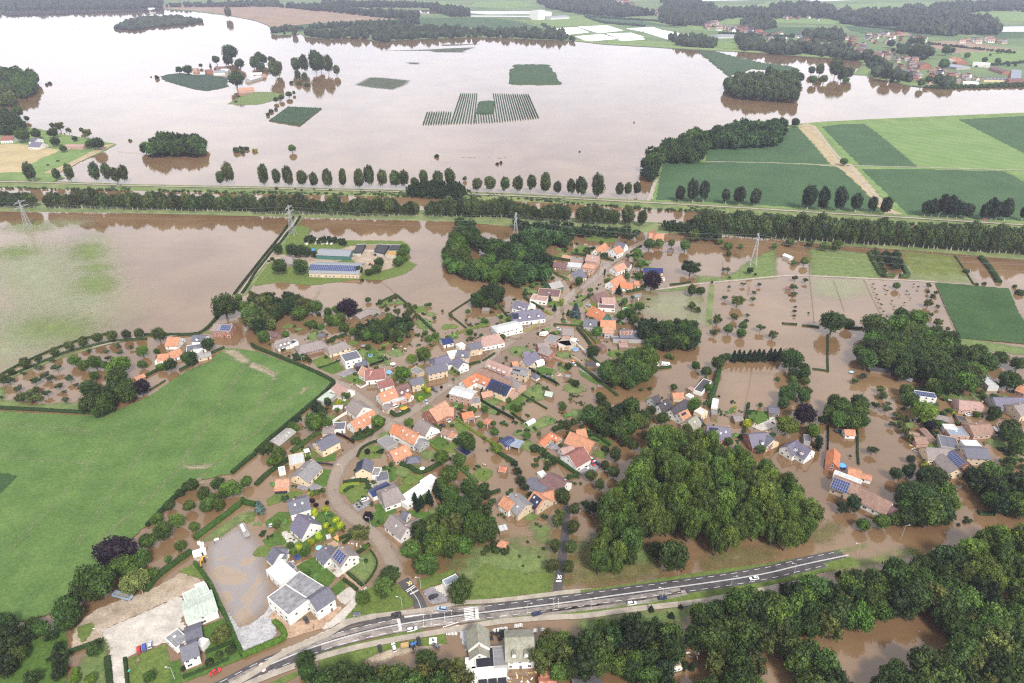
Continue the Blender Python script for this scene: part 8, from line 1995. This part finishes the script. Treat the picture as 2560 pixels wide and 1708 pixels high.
MB().box((0,0,1.3),(6,2.5,2.6)).build('body',CARM['white'],e);MB().box((1.2,-1.27,1.1),(.9,.05,2)).build('door',M_GLASS,e);MB().box((0,0,2.65),(6.1,2.6,.1)).build('roof',M_TRIM,e)
for i,(u,v,r)in enumerate(((1824,278,.9),(1850,292,1.2),(1855,322,.9))):
 P=G(3,u,v,1);e=empty('white_tank',(P.x,P.y,.1),0,('upper','middle','lower')[i]+' one of three white round tanks by the hedge','tank','white tanks by the hedge')
 mb=MB();mb.tube((0,0,0),(0,0,1.4),r,n=14);mb.tube((0,0,1.4),(0,0,1.8),r,r*.4,14);mb.build('body',CARM['white'],e);MB().tube((0,0,1.8),(0,0,1.95),.25,n=10).build('cap',M_TYRE,e)
def tractor(t,u,v,ang,col,label):
 P=G(t,u,v,1);e=empty('tractor',(P.x,P.y,.2),R(ang),label,'tractor','farm machines')
 MB().box((.9,0,1.2),(2.2,.9,.8),taper=.9).build('bonnet',col,e);MB().box((-.6,0,1.9),(1.5,1.4,1.5),taper=.85).build('cab',M_GLASS,e);MB().box((-.6,0,2.7),(1.4,1.3,.1)).build('roof',col,e)
 for x,s in((-.8,2.6),(1.5,1.7)):
  for y in(-1,1):put('wheel',WHEEL,e,(x,y*.9,.32*s),(0,0,0),(s,s*1.2,s))
tractor(11,1052,862,40,mat('tractor_red',(.5,.03,.02),.4),'red tractor on the farm yard');tractor(11,905,775,10,M_YEL,'yellow loader beside the silage clamps');tractor(11,1095,770,80,mat('tractor_grey',(.4,.42,.42),.4),'grey tractor between the silage clamps')
tractor(13,1445,1225,60,mat('tractor_blue',(.05,.15,.4),.4),'blue tractor on the puddled lot')
P=G(13,1365,1222,.8);e=empty('hay_wagon',(P.x,P.y,.1),R(12),'small wooden hay wagon on the puddled lot','wagon');MB().box((0,0,1.),(3.6,2,.9),taper=.92).build('load',g_straw and mat('hay',(.4,.28,.13),.95,.3,3),e);MB().box((0,0,.5),(4,2,.15)).build('bed',WALL['wood'],e)
for x in(-1.2,1.2):
 for s in(-1,1):put('wheel',WHEEL,e,(x,s*.9,.32))
M_SHEET=mat('black_silage_sheet',(.018,.018,.025),.45,.3,.4,bump=.6,bscale=.8);M_CONC=mat('clamp_concrete',(.4,.38,.34),.9,.2,.5)
def clamp(t,s,label,material,h=2.4):
 pg=poly(t,s,h/2);cx,cy=sum(p[0]for p in pg)/len(pg),sum(p[1]for p in pg)/len(pg);L=[Vector((x-cx,y-cy,0))for x,y in pg];e=empty('silage_clamp',(cx,cy,.2),0,label,'silage clamp','silage clamps of the farm')
 n=len(L);mb=MB();inn=[p*.78 for p in L];V=[(p.x,p.y,0)for p in L]+[(p.x,p.y,h*.85)for p in L]+[(p.x,p.y,h*1.15)for p in inn]
 mb.add(V,[(i,(i+1)%n,n+(i+1)%n,n+i)for i in range(n)]+[(n+i,n+(i+1)%n,2*n+(i+1)%n,2*n+i)for i in range(n)]+[tuple(range(2*n,3*n))])
 bm=bmesh.new();me=mb.mesh('heap',material);bm.from_mesh(me);bmesh.ops.recalc_face_normals(bm,faces=bm.faces);bm.to_mesh(me);bm.free();put('heap',me,e)
 for i in(0,2):
  a,b_=L[i]*1.05,L[(i+1)%n]*1.05;m=(a+b_)/2;d=b_-a;MB().box((m.x,m.y,h*.5),(d.length,.4,h),math.atan2(d.y,d.x)).build('side_wall',M_CONC,e)
clamp(11,'925 688;1012 684;965 770;885 775','left black sheeted silage clamp',M_SHEET);clamp(11,'1118 684;1230 690;1170 780;1080 760','middle black sheeted silage clamp',M_SHEET);clamp(11,'1240 690;1345 692;1325 745;1215 745','right black sheeted silage clamp',M_SHEET)
clamp(11,'1215 748;1325 750;1290 790;1200 785','orange brown maize heap before the right clamp',mat('maize_heap',(.35,.22,.08),.95,.3,1));clamp(11,'1020 690;1110 686;1085 735;1000 735','open brown clamp between the black sheets',mat('brown_heap',(.2,.15,.1),.95,.3,1),1.6)
g=random.Random(4)
CL=[mat('clutter_'+str(i),c,.6)for i,c in enumerate(((.7,.7,.68),(.3,.28,.26),(.55,.42,.2),(.15,.2,.3),(.5,.15,.1)))]
for i in range(34):
 u,v=g.uniform(450,800),g.uniform(635,680);P=G(11,u,v);w=g.uniform(1.2,3.2)
 tag(MB().box((0,0,.6),(w,g.uniform(1,2),1.2),0,taper=g.uniform(.7,1)).build('storage_crate',CL[g.randrange(5)],None,(P.x,P.y,.2),(0,0,g.uniform(0,3))),'box of machinery and scrap in the farm storage yard','crate','scrap in the farm storage yard')
M_POLE=mat('lamp_pole',(.5,.51,.52),.5)
def lamp(t,u,v,ut,label,h=7.5,arm=1.6):
 P=G(t,u,v);Q=G(t,ut,v);s=1 if ut>u else -1
 e=empty('street_lamp',(P.x,P.y,0),0,label,'street lamp','street lamps');mb=MB();mb.tube((0,0,-.3),(0,0,h),.1,.06,6);mb.build('pole',M_POLE,e)
 MB().tube((0,0,h-.05),(s*arm,.2,h+.25),.05,n=5).build('arm',M_POLE,e);MB().box((s*(arm+.3),.2,h+.25),(.8,.28,.14)).build('lamp_head',mat('lamp_head',(.7,.7,.7),.4),e)
for a in((12,797,1225,700,'by the street bend'),(12,428,220,460,'beside the crop field hedge'),(12,868,480,900,'by the hedge corner cottage'),(12,1800,490,1700,'at the grey sheet roofed building'),(12,2228,155,2150,'above the pinkish brick row'),(13,1055,148,1000,'at the flooded fork'),(13,1513,705,1450,'at the dry end of the side street'),(13,1342,885,1200,'on the grass triangle'),(23,138,945,200,'opposite the navy estate car'),(23,722,900,760,'at the dusty shoulder'),(23,1378,800,1300,'beside the dark blue shoulder car'),(23,2005,695,2100,'before the white driving car'),(33,235,575,200,'at the right end of the dry road'),(33,818,390,700,'where the road drowns'),(33,1228,222,1350,'standing in the flood by the dark wood'),(3,1312,752,1200,'over the muddy yard'),(3,945,1180,850,'at the concrete drive'),(3,1605,1535,1500,'on the lawn of the corner house'),(21,750,1030,800,'in the upper flooded street'),(21,250,1480,150,'in the flooded street by the caravans'),(13,995,525,900,'on the lawn of the flower garden')):
 lamp(a[0],a[1],a[2],a[3],'tall grey street lamp '+a[4])
SKIN,PANTS=mat('skin',(.5,.3,.2),.6),[mat('jeans',(.05,.07,.13),.8),mat('dark_trousers',(.03,.03,.035),.8)]
SHIRTS=[mat('shirt_'+str(i),c,.8)for i,c in enumerate(((.6,.6,.58),(.05,.05,.06),(.45,.1,.08),(.5,.35,.05),(.1,.16,.3)))]
def person(t,u,v,ang,shirt,label,stride=.12,z=.0,arm=.1):
 P=G(t,u,v);e=empty('person',(P.x,P.y,z),R(ang),label,'person','people out in the flood')
 J={'pel':(0,0,.98),'spi':(.01,0,1.2),'che':(.02,0,1.38),'nec':(.02,0,1.52),'hea':(.05,0,1.62),'top':(.05,0,1.74)}
 for s,n in((1,'l'),(-1,'r')):
  k=stride*s
  J.update({'hip'+n:(0,.1*s,.93),'kne'+n:(k*.6+.03,.11*s,.5),'ank'+n:(k-.02,.11*s,.08),'toe'+n:(k+.16,.13*s,.03),'sho'+n:(.02,.19*s,1.42),'elb'+n:(-.02-k*.5,(.24+arm*.5)*s,1.15),'wri'+n:(.08-k,(.25+arm)*s,.92),'han'+n:(.12-k,(.25+arm)*s,.84)})
 E=[('pel','spi'),('spi','che'),('che','nec'),('nec','hea'),('hea','top')]
 for n in 'lr':E+=[('pel','hip'+n),('hip'+n,'kne'+n),('kne'+n,'ank'+n),('ank'+n,'toe'+n),('che','sho'+n),('sho'+n,'elb'+n),('elb'+n,'wri'+n),('wri'+n,'han'+n)]
 rad={'pel':.15,'spi':.13,'che':.15,'nec':.06,'hea':.1,'top':.075,'hip':.1,'kne':.065,'ank':.045,'toe':.035,'sho':.06,'elb':.045,'wri':.033,'han':.04}
 names=list(J);me=bpy.data.meshes.new('person_body');me.from_pydata([J[n]for n in names],[(names.index(a),names.index(b))for a,b in E],[])
 ob=put('body',me,e);sk=ob.modifiers.new('skin','SKIN');ly=me.skin_vertices[0]if me.skin_vertices else None
 bpy.context.view_layer.update()
 if not me.skin_vertices:
  bm=bmesh.new();bm.from_mesh(me);bm.verts.layers.skin.verify();bm.to_mesh(me);bm.free()
 for n,sv in zip(names,me.skin_vertices[0].data):q=rad.get(n)or rad[n[:-1]];sv.radius=(q,q);sv.use_root=n=='pel'
 ob.modifiers.new('sub','SUBSURF').levels=1
 dg=bpy.context.evaluated_depsgraph_get();nm=bpy.data.meshes.new_from_object(ob.evaluated_get(dg));ob.modifiers.clear();ob.data=nm
 nm.materials.clear()
 for q in(SKIN,shirt,PANTS[int(u)%2]):nm.materials.append(q)
 for p in nm.polygons:
  c=p.center;p.material_index=0 if c.z>1.47 or(abs(c.y)>.24 and c.z<1.1)else(1 if c.z>.95 else 2)
 h=bmesh.new();bmesh.ops.create_icosphere(h,subdivisions=2,radius=.115);hm=bpy.data.meshes.new('hair');h.to_mesh(hm);h.free();hm.materials.append(mat('hair',(.06,.035,.02),.8));put('hair',hm,e,(.03,0,1.69),(0,0,0),(1,.95,.9))
person(12,725,1375,60,SHIRTS[1],'person in dark top wading along the flooded street',.2,-.15)
person(13,1243,322,80,SHIRTS[4],'person wading at the flooded fork',.2,-.2)
person(13,635,1003,20,SHIRTS[1],'person in black near the white office building',.1,.15)
person(13,530,1073,140,SHIRTS[1],'person in black walking on the forecourt',.2,.15)
person(3,1904,330,-40,SHIRTS[2],'person in a red top at the flooded yard',.1,-.1)
person(3,1970,290,30,SHIRTS[1],'person in black beside the floating board',.12,-.1,.2)
person(3,2033,250,200,SHIRTS[3],'person in ochre at the floating board',.12,-.1,.2)
person(3,2103,205,210,SHIRTS[0],'person in a white shirt at the flooded yard',.1,-.1)
tag(MB().box((0,0,.12),(2.2,1.5,.12)).build('floating_board',CARM['white'],None,G(3,1985,250,.1),(0,0,.5)),'white board floating on the flooded yard','board')
def ring_pool(t,u,v,r,water,rim,label,name='round_pool',cat='pool',z=.1,h=.9,n=20):
 P=G(t,u,v,h);e=empty(name,(P.x,P.y,z),0,label,cat);mb=MB();mb.tube((0,0,0),(0,0,h),r,n=n);mb.build('wall' if cat=='pool' else 'net_skirt',rim,e)
 k=MB();c=[(r*1.03*math.cos(i*2*math.pi/n),r*1.03*math.sin(i*2*math.pi/n),h+.02)for i in range(n)];d=[(x*.86,y*.86,z_)for x,y,z_ in c]
 k.add(c+d,[(i,(i+1)%n,n+(i+1)%n,n+i)for i in range(n)]);k.build('rim',rim,e);MB().add([(x,y,h+.03)for x,y,_ in d],[tuple(range(n))]).build('water' if cat=='pool' else 'mat',water,e)
M_PBLUE=mat('pool_blue',(.1,.35,.65),.15,.1);M_DBLUE=mat('deep_blue',(.02,.1,.35),.3)
ring_pool(12,1220,280,2.,M_PBLUE,CARM['lightblue'],'round light blue pool behind the maroon roof');ring_pool(22,582,68,2.4,mat('pool_dull',(.12,.26,.4),.2),CARM['lightblue'],'round dull blue pool by the pale flat roofs')
ring_pool(22,152,1315,1.7,M_PBLUE,CARM['lightblue'],'round bright blue pool beside the slate roofs');ring_pool(32,682,1137,2.4,M_PBLUE,CARM['blue'],'round blue pool by the red roofed barn');ring_pool(21,1042,1268,2.6,mat('pool_green',(.05,.4,.12),.2),CARM['white'],'round pool with green cover in the flooded garden')
ring_pool(12,1050,127,1.7,mat('trampoline_mat',(.05,.12,.25),.6),CARM['lightblue'],'trampoline with pale blue rim on the bright lawn','trampoline','trampoline',h=.6)
ring_pool(13,378,408,1.5,mat('trampoline_dark',(.03,.05,.1),.6),CARM['blue'],'trampoline with blue rim in the white house garden','trampoline','trampoline',h=.7);ring_pool(32,640,820,2.,mat('trampoline_mat2',(.03,.05,.06),.6),M_TYRE,'dark trampoline in the fenced flooded garden','trampoline','trampoline',h=.7)
def parasol(t,u,v,r,col,label,h=2.4):
 P=G(t,u,v,h);e=empty('parasol',(P.x,P.y,.1),0,label,'parasol');MB().tube((0,0,0),(0,0,h),.05).build('pole',M_POLE,e);n=12
 MB().add([(0,0,h+.5)]+[(r*math.cos(i*2*math.pi/n),r*math.sin(i*2*math.pi/n),h)for i in range(n)],[(0,i+1,(i+1)%n+1)for i in range(n)]).build('canopy',col,e)
parasol(13,578,325,1.7,mat('parasol_blue',(.25,.55,.6),.7),'pale turquoise parasol behind the white solar house');parasol(12,985,38,2.,mat('parasol_grey',(.2,.21,.25),.7),'grey parasol by the cream bungalow')
parasol(13,508,60,1.9,mat('parasol_pale',(.5,.52,.55),.7),'pale grey parasol at the steep slate roof');parasol(12,1255,205,2.,CARM['white'],'white canopy parasol in the flooded garden');parasol(12,1525,1165,1.5,CARM['white'],'white parasol on the lawn by the V shaped hedge');parasol(22,330,318,1.6,mat('parasol_slate',(.1,.11,.16),.7),'dark parasol by the green screen')
M_TABLE=mat('picnic_wood',(.55,.54,.52),.8,.1)
def picnic(t,u,v,ang,label,grp,col=M_TABLE):
 P=G(t,u,v,.75);e=empty('picnic_table',(P.x,P.y,-.1),R(ang),label,'picnic table',grp)
 for i in range(4):MB().box((0,-.36+.24*i,.75),(1.9,.21,.05)).build('plank',col,e)
 for s in(-1,1):MB().box((0,s*.75,.45),(1.9,.28,.05)).build('bench',col,e);MB().box((s*.65,0,.4),(.1,1.5,.09)).build('crossbar',col,e);MB().box((s*.65,-.4,.37),(.1,.1,.75)).build('leg',col,e);MB().box((s*.65,.4,.37),(.1,.1,.75)).build('leg',col,e)
for i,(u,v)in enumerate(((40,1040),(78,1032),(172,1125),(215,1082),(282,1075))):picnic(23,u,v,85,'pale picnic table in the flooded restaurant garden, '+ordinal(i,5),'picnic tables of the restaurant garden')
for i,(u,v)in enumerate(((2190,1082),(2222,1076),(2252,1070),(2290,1064))):picnic(13,u,v,85,'pale picnic table on the restaurant deck, '+ordinal(i,4),'picnic tables of the restaurant deck')
for i,(u,v)in enumerate(((2170,1105),(2210,1110),(2250,1090),(2285,1085),(2260,1120),(2240,1150),(2300,1140),(2160,1150),(2310,1110),(2340,1085))):
 picnic(13,u,v,20+37*i,'black table set on the flooded restaurant terrace','black table sets on the restaurant terrace',mat('black_table',(.02,.02,.025),.6))
picnic(13,710,530,30,'brown picnic table on the white house terrace',None,WALL['wood']);picnic(13,330,452,40,'pale picnic table by the blue trampoline',None)
picnic(12,1090,1325,10,'small brown table on the round patio',None,WALL['wood'])
P=G(13,1625,1175,.5);e=empty('monument',(P.x,P.y,.12),R(5),'white paved monument square on the green tip','monument');MB().box((0,0,.06),(3.2,3.2,.12)).build('plinth',CARM['white'],e);MB().box((0,0,.7),(.7,.7,1.2),taper=.6).build('stone',M_TYRE,e)
P=G(13,925,945,1.5);e=empty('bus_shelter',(P.x,P.y,.15),R(5),'small bus shelter with dark roof on the grass edge','bus shelter')
MB().box((0,0,2.4),(3.4,1.6,.15)).build('roof',ROOF['slate'],e);MB().box((0,.7,1.2),(3.2,.08,2.3)).build('back_panel',CARM['white'],e)
for s in(-1,1):MB().box((s*1.6,0,1.2),(.06,1.3,2.2)).build('side_panel',mat('shelter_glass',(.4,.45,.48),.1),e)
MB().box((0,.4,.5),(2.4,.4,.08)).build('bench',WALL['wood'],e)
P=G(3,1222,1410,1);e=empty('play_frame',(P.x,P.y,.1),R(70),'wooden climbing frame with turquoise swing on the play lawn','climbing frame')
for s in(-1,1):
 for y in(-1,1):MB().tube((s*1.6,y*.9,0),(s*1.6,0,2.3),.08).build('leg',WALL['wood'],e)
MB().tube((-2,0,2.3),(2,0,2.3),.09).build('top_beam',WALL['wood'],e);MB().box((2.6,0,1.2),(1.4,1.4,.12)).build('platform',WALL['wood'],e);MB().box((-3,0,.9),(2.6,.6,.1)).build('slide',mat('turquoise',(.1,.55,.5),.4),e)
def boat(t,u,v,ang,L,col,label):
 P=G(t,u,v,.3);e=empty('boat',(P.x,P.y,0),R(ang),label,'boat');f=L/2;w=L*.18
 ring=[(-f,-w*.8),(f*.3,-w),(f,0),(f*.3,w),(-f,w*.8)];mb=MB();n=5
 V=[(x*.85,y*.7,-.1)for x,y in ring]+[(x,y,.55)for x,y in ring]+[(x*.88,y*.8,.5)for x,y in ring];mb.add(V,[(i,(i+1)%n,n+(i+1)%n,n+i)for i in range(n)]+[(n+i,n+(i+1)%n,2*n+(i+1)%n,2*n+i)for i in range(n)]);mb.build('hull',col,e)
 MB().add([(x*.88,y*.8,.28)for x,y in ring],[(0,1,2,3,4)]).build('deck',M_TRIM,e);MB().box((0,0,.42),(.35,w*1.5,.08)).build('thwart',WALL['wood'],e)
boat(32,1700,548,-30,7,mat('boat_grey',(.3,.31,.33),.5),'grey covered boat beside the beige bungalow');boat(32,2060,558,-40,4.5,CARM['white'],'white small boat by the violet long roof');boat(12,2035,690,20,4.2,mat('boat_tan',(.45,.36,.24),.6),'tan rowing boat floating below the long green screen');boat(12,2100,1130,-30,3.2,WALL['wood'],'small brown rowing boat in the flooded garden')
def glasshouse(t,u1,v1,u2,v2,W,h,label,col=None,name='greenhouse',cat=None):
 cat=cat or name.replace('_',' ')
 A,B=G(t,u1,v1,h),G(t,u2,v2,h);d=B-A;L=d.length;C=(A+B)/2;e=empty(name,(C.x,C.y,.05),math.atan2(d.y,d.x),label,cat);a,b=L/2,W/2;gl=col or mat('greenhouse_glass',(.55,.6,.6),.1,.1,1,spec=.6)
 n=max(2,int(L/1.2))
 for i in range(n):
  x0,x1=-a+L*i/n+.04,-a+L*(i+1)/n-.04
  for s in(-1,1):
   pm=MB().add([(x0,s*b,0),(x1,s*b,0),(x1,s*b,h*.6),(x0,s*b,h*.6)],[(0,1,2,3)]).add([(x0,s*b,h*.6),(x1,s*b,h*.6),(x1,0,h),(x0,0,h)],[(0,1,2,3)]);pm.build('pane',gl,e)
 fr=MB()
 for i in range(n+1):
  x=-a+L*i/n
  for s in(-1,1):fr.tube((x,s*b,0),(x,s*b,h*.6),.04,n=4);fr.tube((x,s*b,h*.6),(x,0,h),.04,n=4)
 fr.build('frame',M_TRIM,e)
glasshouse(22,130,745,202,705,3.4,2.4,'small white framed greenhouse in the flooded garden');glasshouse(22,215,180,285,160,5,3.6,'white glass conservatory of the cream violet-roofed house',mat('conservatory_glass',(.7,.74,.76),.15,.05),'conservatory')
glasshouse(22,780,195,825,225,3,2.4,'white polythene tunnel behind the tall copse',M_PLASTIC,'poly_tunnel');glasshouse(21,545,1528,600,1545,5,3.2,'white conservatory on the two storey brick house',mat('conservatory_glass',(.7,.74,.76),.15,.05),'conservatory')
for i,(t,u,v,w,lb,c)in enumerate(((12,1360,612,4.5,'orange tarpaulin over a heap in the hedged yard',(.7,.3,.03)),(11,525,725,6,'bright blue tarpaulin beside the upper farm barn',(.05,.2,.65)),(13,745,235,3.5,'orange awning over the red terrace',(.75,.3,.12)),(32,765,278,3.2,'light blue sheet floating on the flood',(.3,.6,.8)),(11,2330,660,6,'blue tarpaulin by the pylon in the pond',(.1,.3,.65)),(22,560,175,2.5,'orange heap by the garden wall',(.75,.28,.05)),(13,1968,1510,2.4,'blue tarpaulin at the corner of the restaurant',(.1,.35,.65)),(21,2010-2350+2350,655,.1,None,(0,0,0)))):
 if not lb:continue
 P=G(t,u,v,.6);bm=bmesh.new();bmesh.ops.create_grid(bm,x_segments=6,y_segments=6,size=.5)
 gg=random.Random(i)
 for q in bm.verts:q.co=(q.co.x*w,q.co.y*w*.7,.9+.35*gg.uniform(-1,1)-1.6*max(abs(q.co.x),abs(q.co.y))**2)
 me=bpy.data.meshes.new('tarpaulin');bm.to_mesh(me);bm.free();me.materials.append(mat('tarp_'+str(i),c,.5));tag(put('tarpaulin',me,None,(P.x,P.y,.1),(0,0,.5+i)),lb,'tarpaulin')
g=random.Random(11)
def bits(t,s,n,what,label,cat,group,seed,size=(.8,1.6),mats=None):
 pg=poly(t,s);xs,ys=zip(*pg);gg=random.Random(seed);k=0;mats=mats or[CARM['white'],CL[1],CL[2]]
 while k<n:
  x,y=gg.uniform(min(xs),max(xs)),gg.uniform(min(ys),max(ys))
  if not inside(x,y,pg):continue
  k+=1;w=gg.uniform(*size);mb=MB()
  if what=='chair':mb.box((0,0,.42),(.5,.5,.06));mb.box((-.24,0,.75),(.06,.5,.6));[mb.box((a,b,.2),(.05,.05,.42))for a in(-.2,.2)for b in(-.2,.2)]
  else:mb.box((0,0,.08),(w,w*gg.uniform(.2,.7),.22),taper=.85);mb.tube((-w*.7,.1,.1),(w*.6,.3,.12),.08,n=5)
  tag(mb.build(what+'_piece' if what=='drift' else 'garden_chair',mats[gg.randrange(len(mats))],None,(x,y,.05),(0,0,gg.uniform(0,6))),label,cat,group)
for i,(t,s,n,place)in enumerate(((21,'700 900;860 980;820 1060;700 1000',9,'in the upper flooded street'),(12,'1100 150;1280 30;1420 60;1200 230',7,'in the flooded central garden'),(32,'1200 560;1560 700;1500 900;1300 760',8,'in the flooded lane at right'),(32,'1280 930;1330 1010;1400 1020;1370 990',8,'as a white raft by the slate complex'),(23,'1580 1240;1760 1260;1720 1340;1590 1340',10,'in the yard behind the mobile home'),(13,'2240 1470;2350 1480;2350 1560;2240 1560',10,'in the flooded yard below the restaurant'),(23,'0 1440;220 1400;230 1560;0 1560',12,'behind the mossy restaurant hall'),(22,'340 310;460 280;480 330;380 340',7,'in the sunken garden'),(12,'1240 620;1400 600;1380 660;1260 660',6,'in the hedged yard'),(0,'620 260;740 270;730 285;640 275',6,'drifting on the upper river'),(10,'1880 1445;2300 1440;2300 1452;1880 1455',8,'stranded in mid river'))):
 bits(t,s,n,'drift','piece of flotsam and garden clutter '+place,'flotsam','flotsam '+place,i+50,(3,7)if t in(0,10)else(.7,1.8),[WALL['wood']]if t in(0,10)else None)
for i,(t,s,n,place)in enumerate(((12,'1060 1180;1160 1160;1140 1240;1070 1230',5,'by the navy solar house'),(13,'230 190;320 200;330 270;260 250',5,'on the terrace of the steep slate roof'),(13,'820 260;980 300;960 360;850 320',8,'in the flower garden at the bend'),(22,'1330 205;1440 210;1430 225;1340 220',3,'between the caravans'),(32,'-10 710;60 700;70 780;0 780',5,'on the pool house terrace'))):
 bits(t,s,n,'chair','white garden chair '+place,'garden chair','garden chairs '+place,i+80,mats=[CARM['white']])
def fence(t,s,label,h=1.2,step=3.,rail=True):
 P=resample(line(t,s),step);e=empty('fence',P[0],0,label,'fence');O=P[0];pm=MB().box((0,0,h/2-.1),(.14,.14,h+.2)).mesh('post',WALL['wood'])
 for p in P[:120]:put('post',pm,e,p-O)
 if rail:
  for zz in(h*.55,h*.95):
   mb=MB()
   for a,b in zip(P,P[1:]):mb.tube((a.x-O.x,a.y-O.y,zz),(b.x-O.x,b.y-O.y,zz),.05,n=4)
   mb.build('rail',WALL['wood'],e)
for a in((22,'1940 262;2100 275;2350 292;2480 300','pale rail fence at the back of the flooded paddock'),(22,'2200 280;2180 420;2150 560;2130 650','pale rail fence down the middle of the flooded paddock'),(31,'382 830;384 990;400 1140;425 1400','thin post fence down the flooded field'),(31,'600 1010;660 1170;700 1290','thin post fence across the flooded nursery'),(31,'880 1000;960 1170;1040 1330','thin post fence beside the young trees'),(21,'1935 830;1930 1010','post fence along the flooded pasture'),(21,'1300 735;1500 750;1690 770','post fence behind the flooded shelter'),(0,'1080 1395;1300 1412','line of fence posts in the river by the grove'),(11,'1110 1000;1200 1060;1270 1120','drowned fence leading to the garden corner'),(13,'1760 430;1830 540;1870 600','dark fence left of the flooded meadow'),(22,'2090 900;2120 790;2140 620','white garden fence between the two brick houses'),(12,'2280 1040;2350 1075','short fence by the flooded vegetable garden'),(31,'1535 1030;1620 1240;1720 1480','fence along the left edge of the maize field')):
 fence(*a)
def wall_run(t,s,w,h,m,label):
 P=line(t,s);mb=MB()
 for a,b in zip(P,P[1:]):d=b-a;c=(a+b)/2;mb.box((c.x,c.y,h/2),(d.length+w,w,h),math.atan2(d.y,d.x))
 tag(mb.build('garden_wall',m),label,'wall')
wall_run(22,'560 0;610 50;680 110',.5,2.,WALL['white'],'long white garden wall beside the round dull pool');wall_run(22,'545 145;640 210',.4,1.8,WALL['beige'],'beige wall by the long garden drive');wall_run(22,'385 150;470 185;540 210',.4,1.8,WALL['pink'],'brick wall below the red brick house');wall_run(12,'925 405;960 430;1020 400',.4,1.,WALL['white'],'low white wall before the maroon roofed house');wall_run(12,'560 1118;705 1138',.3,1.2,WALL['black'],'black screen wall with white dots at the cream bungalow');wall_run(12,'765 345;850 375;925 405',.3,.5,WALL['brown'],'low dark edging wall of the corner lawn');wall_run(12,'1845 610;1900 640;1950 660',.4,1.6,WALL['pink'],'brick wall right of the brick gable wing');wall_run(12,'700 750;770 700;840 660',.4,1.8,WALL['white'],'white yard wall left of the grey brown roof')
hz=MB().box((0,(S-300)/2,(CAM_H+16-2.8)/2),(2*S+60,S+330,CAM_H+16+2.8))
hm,hn,hl,hb,hout=nt('valley_haze');hn.remove(hb);pv=hn.new('ShaderNodeVolumePrincipled');si(pv,'Density',HAZE_DENSITY);si(pv,'Color',(.7,.73,1.,1));si(pv,'Anisotropy',.2)
hl.new(pv.outputs[0],hout.inputs['Volume']);tag(hz.build('haze',hm),kind='stuff')
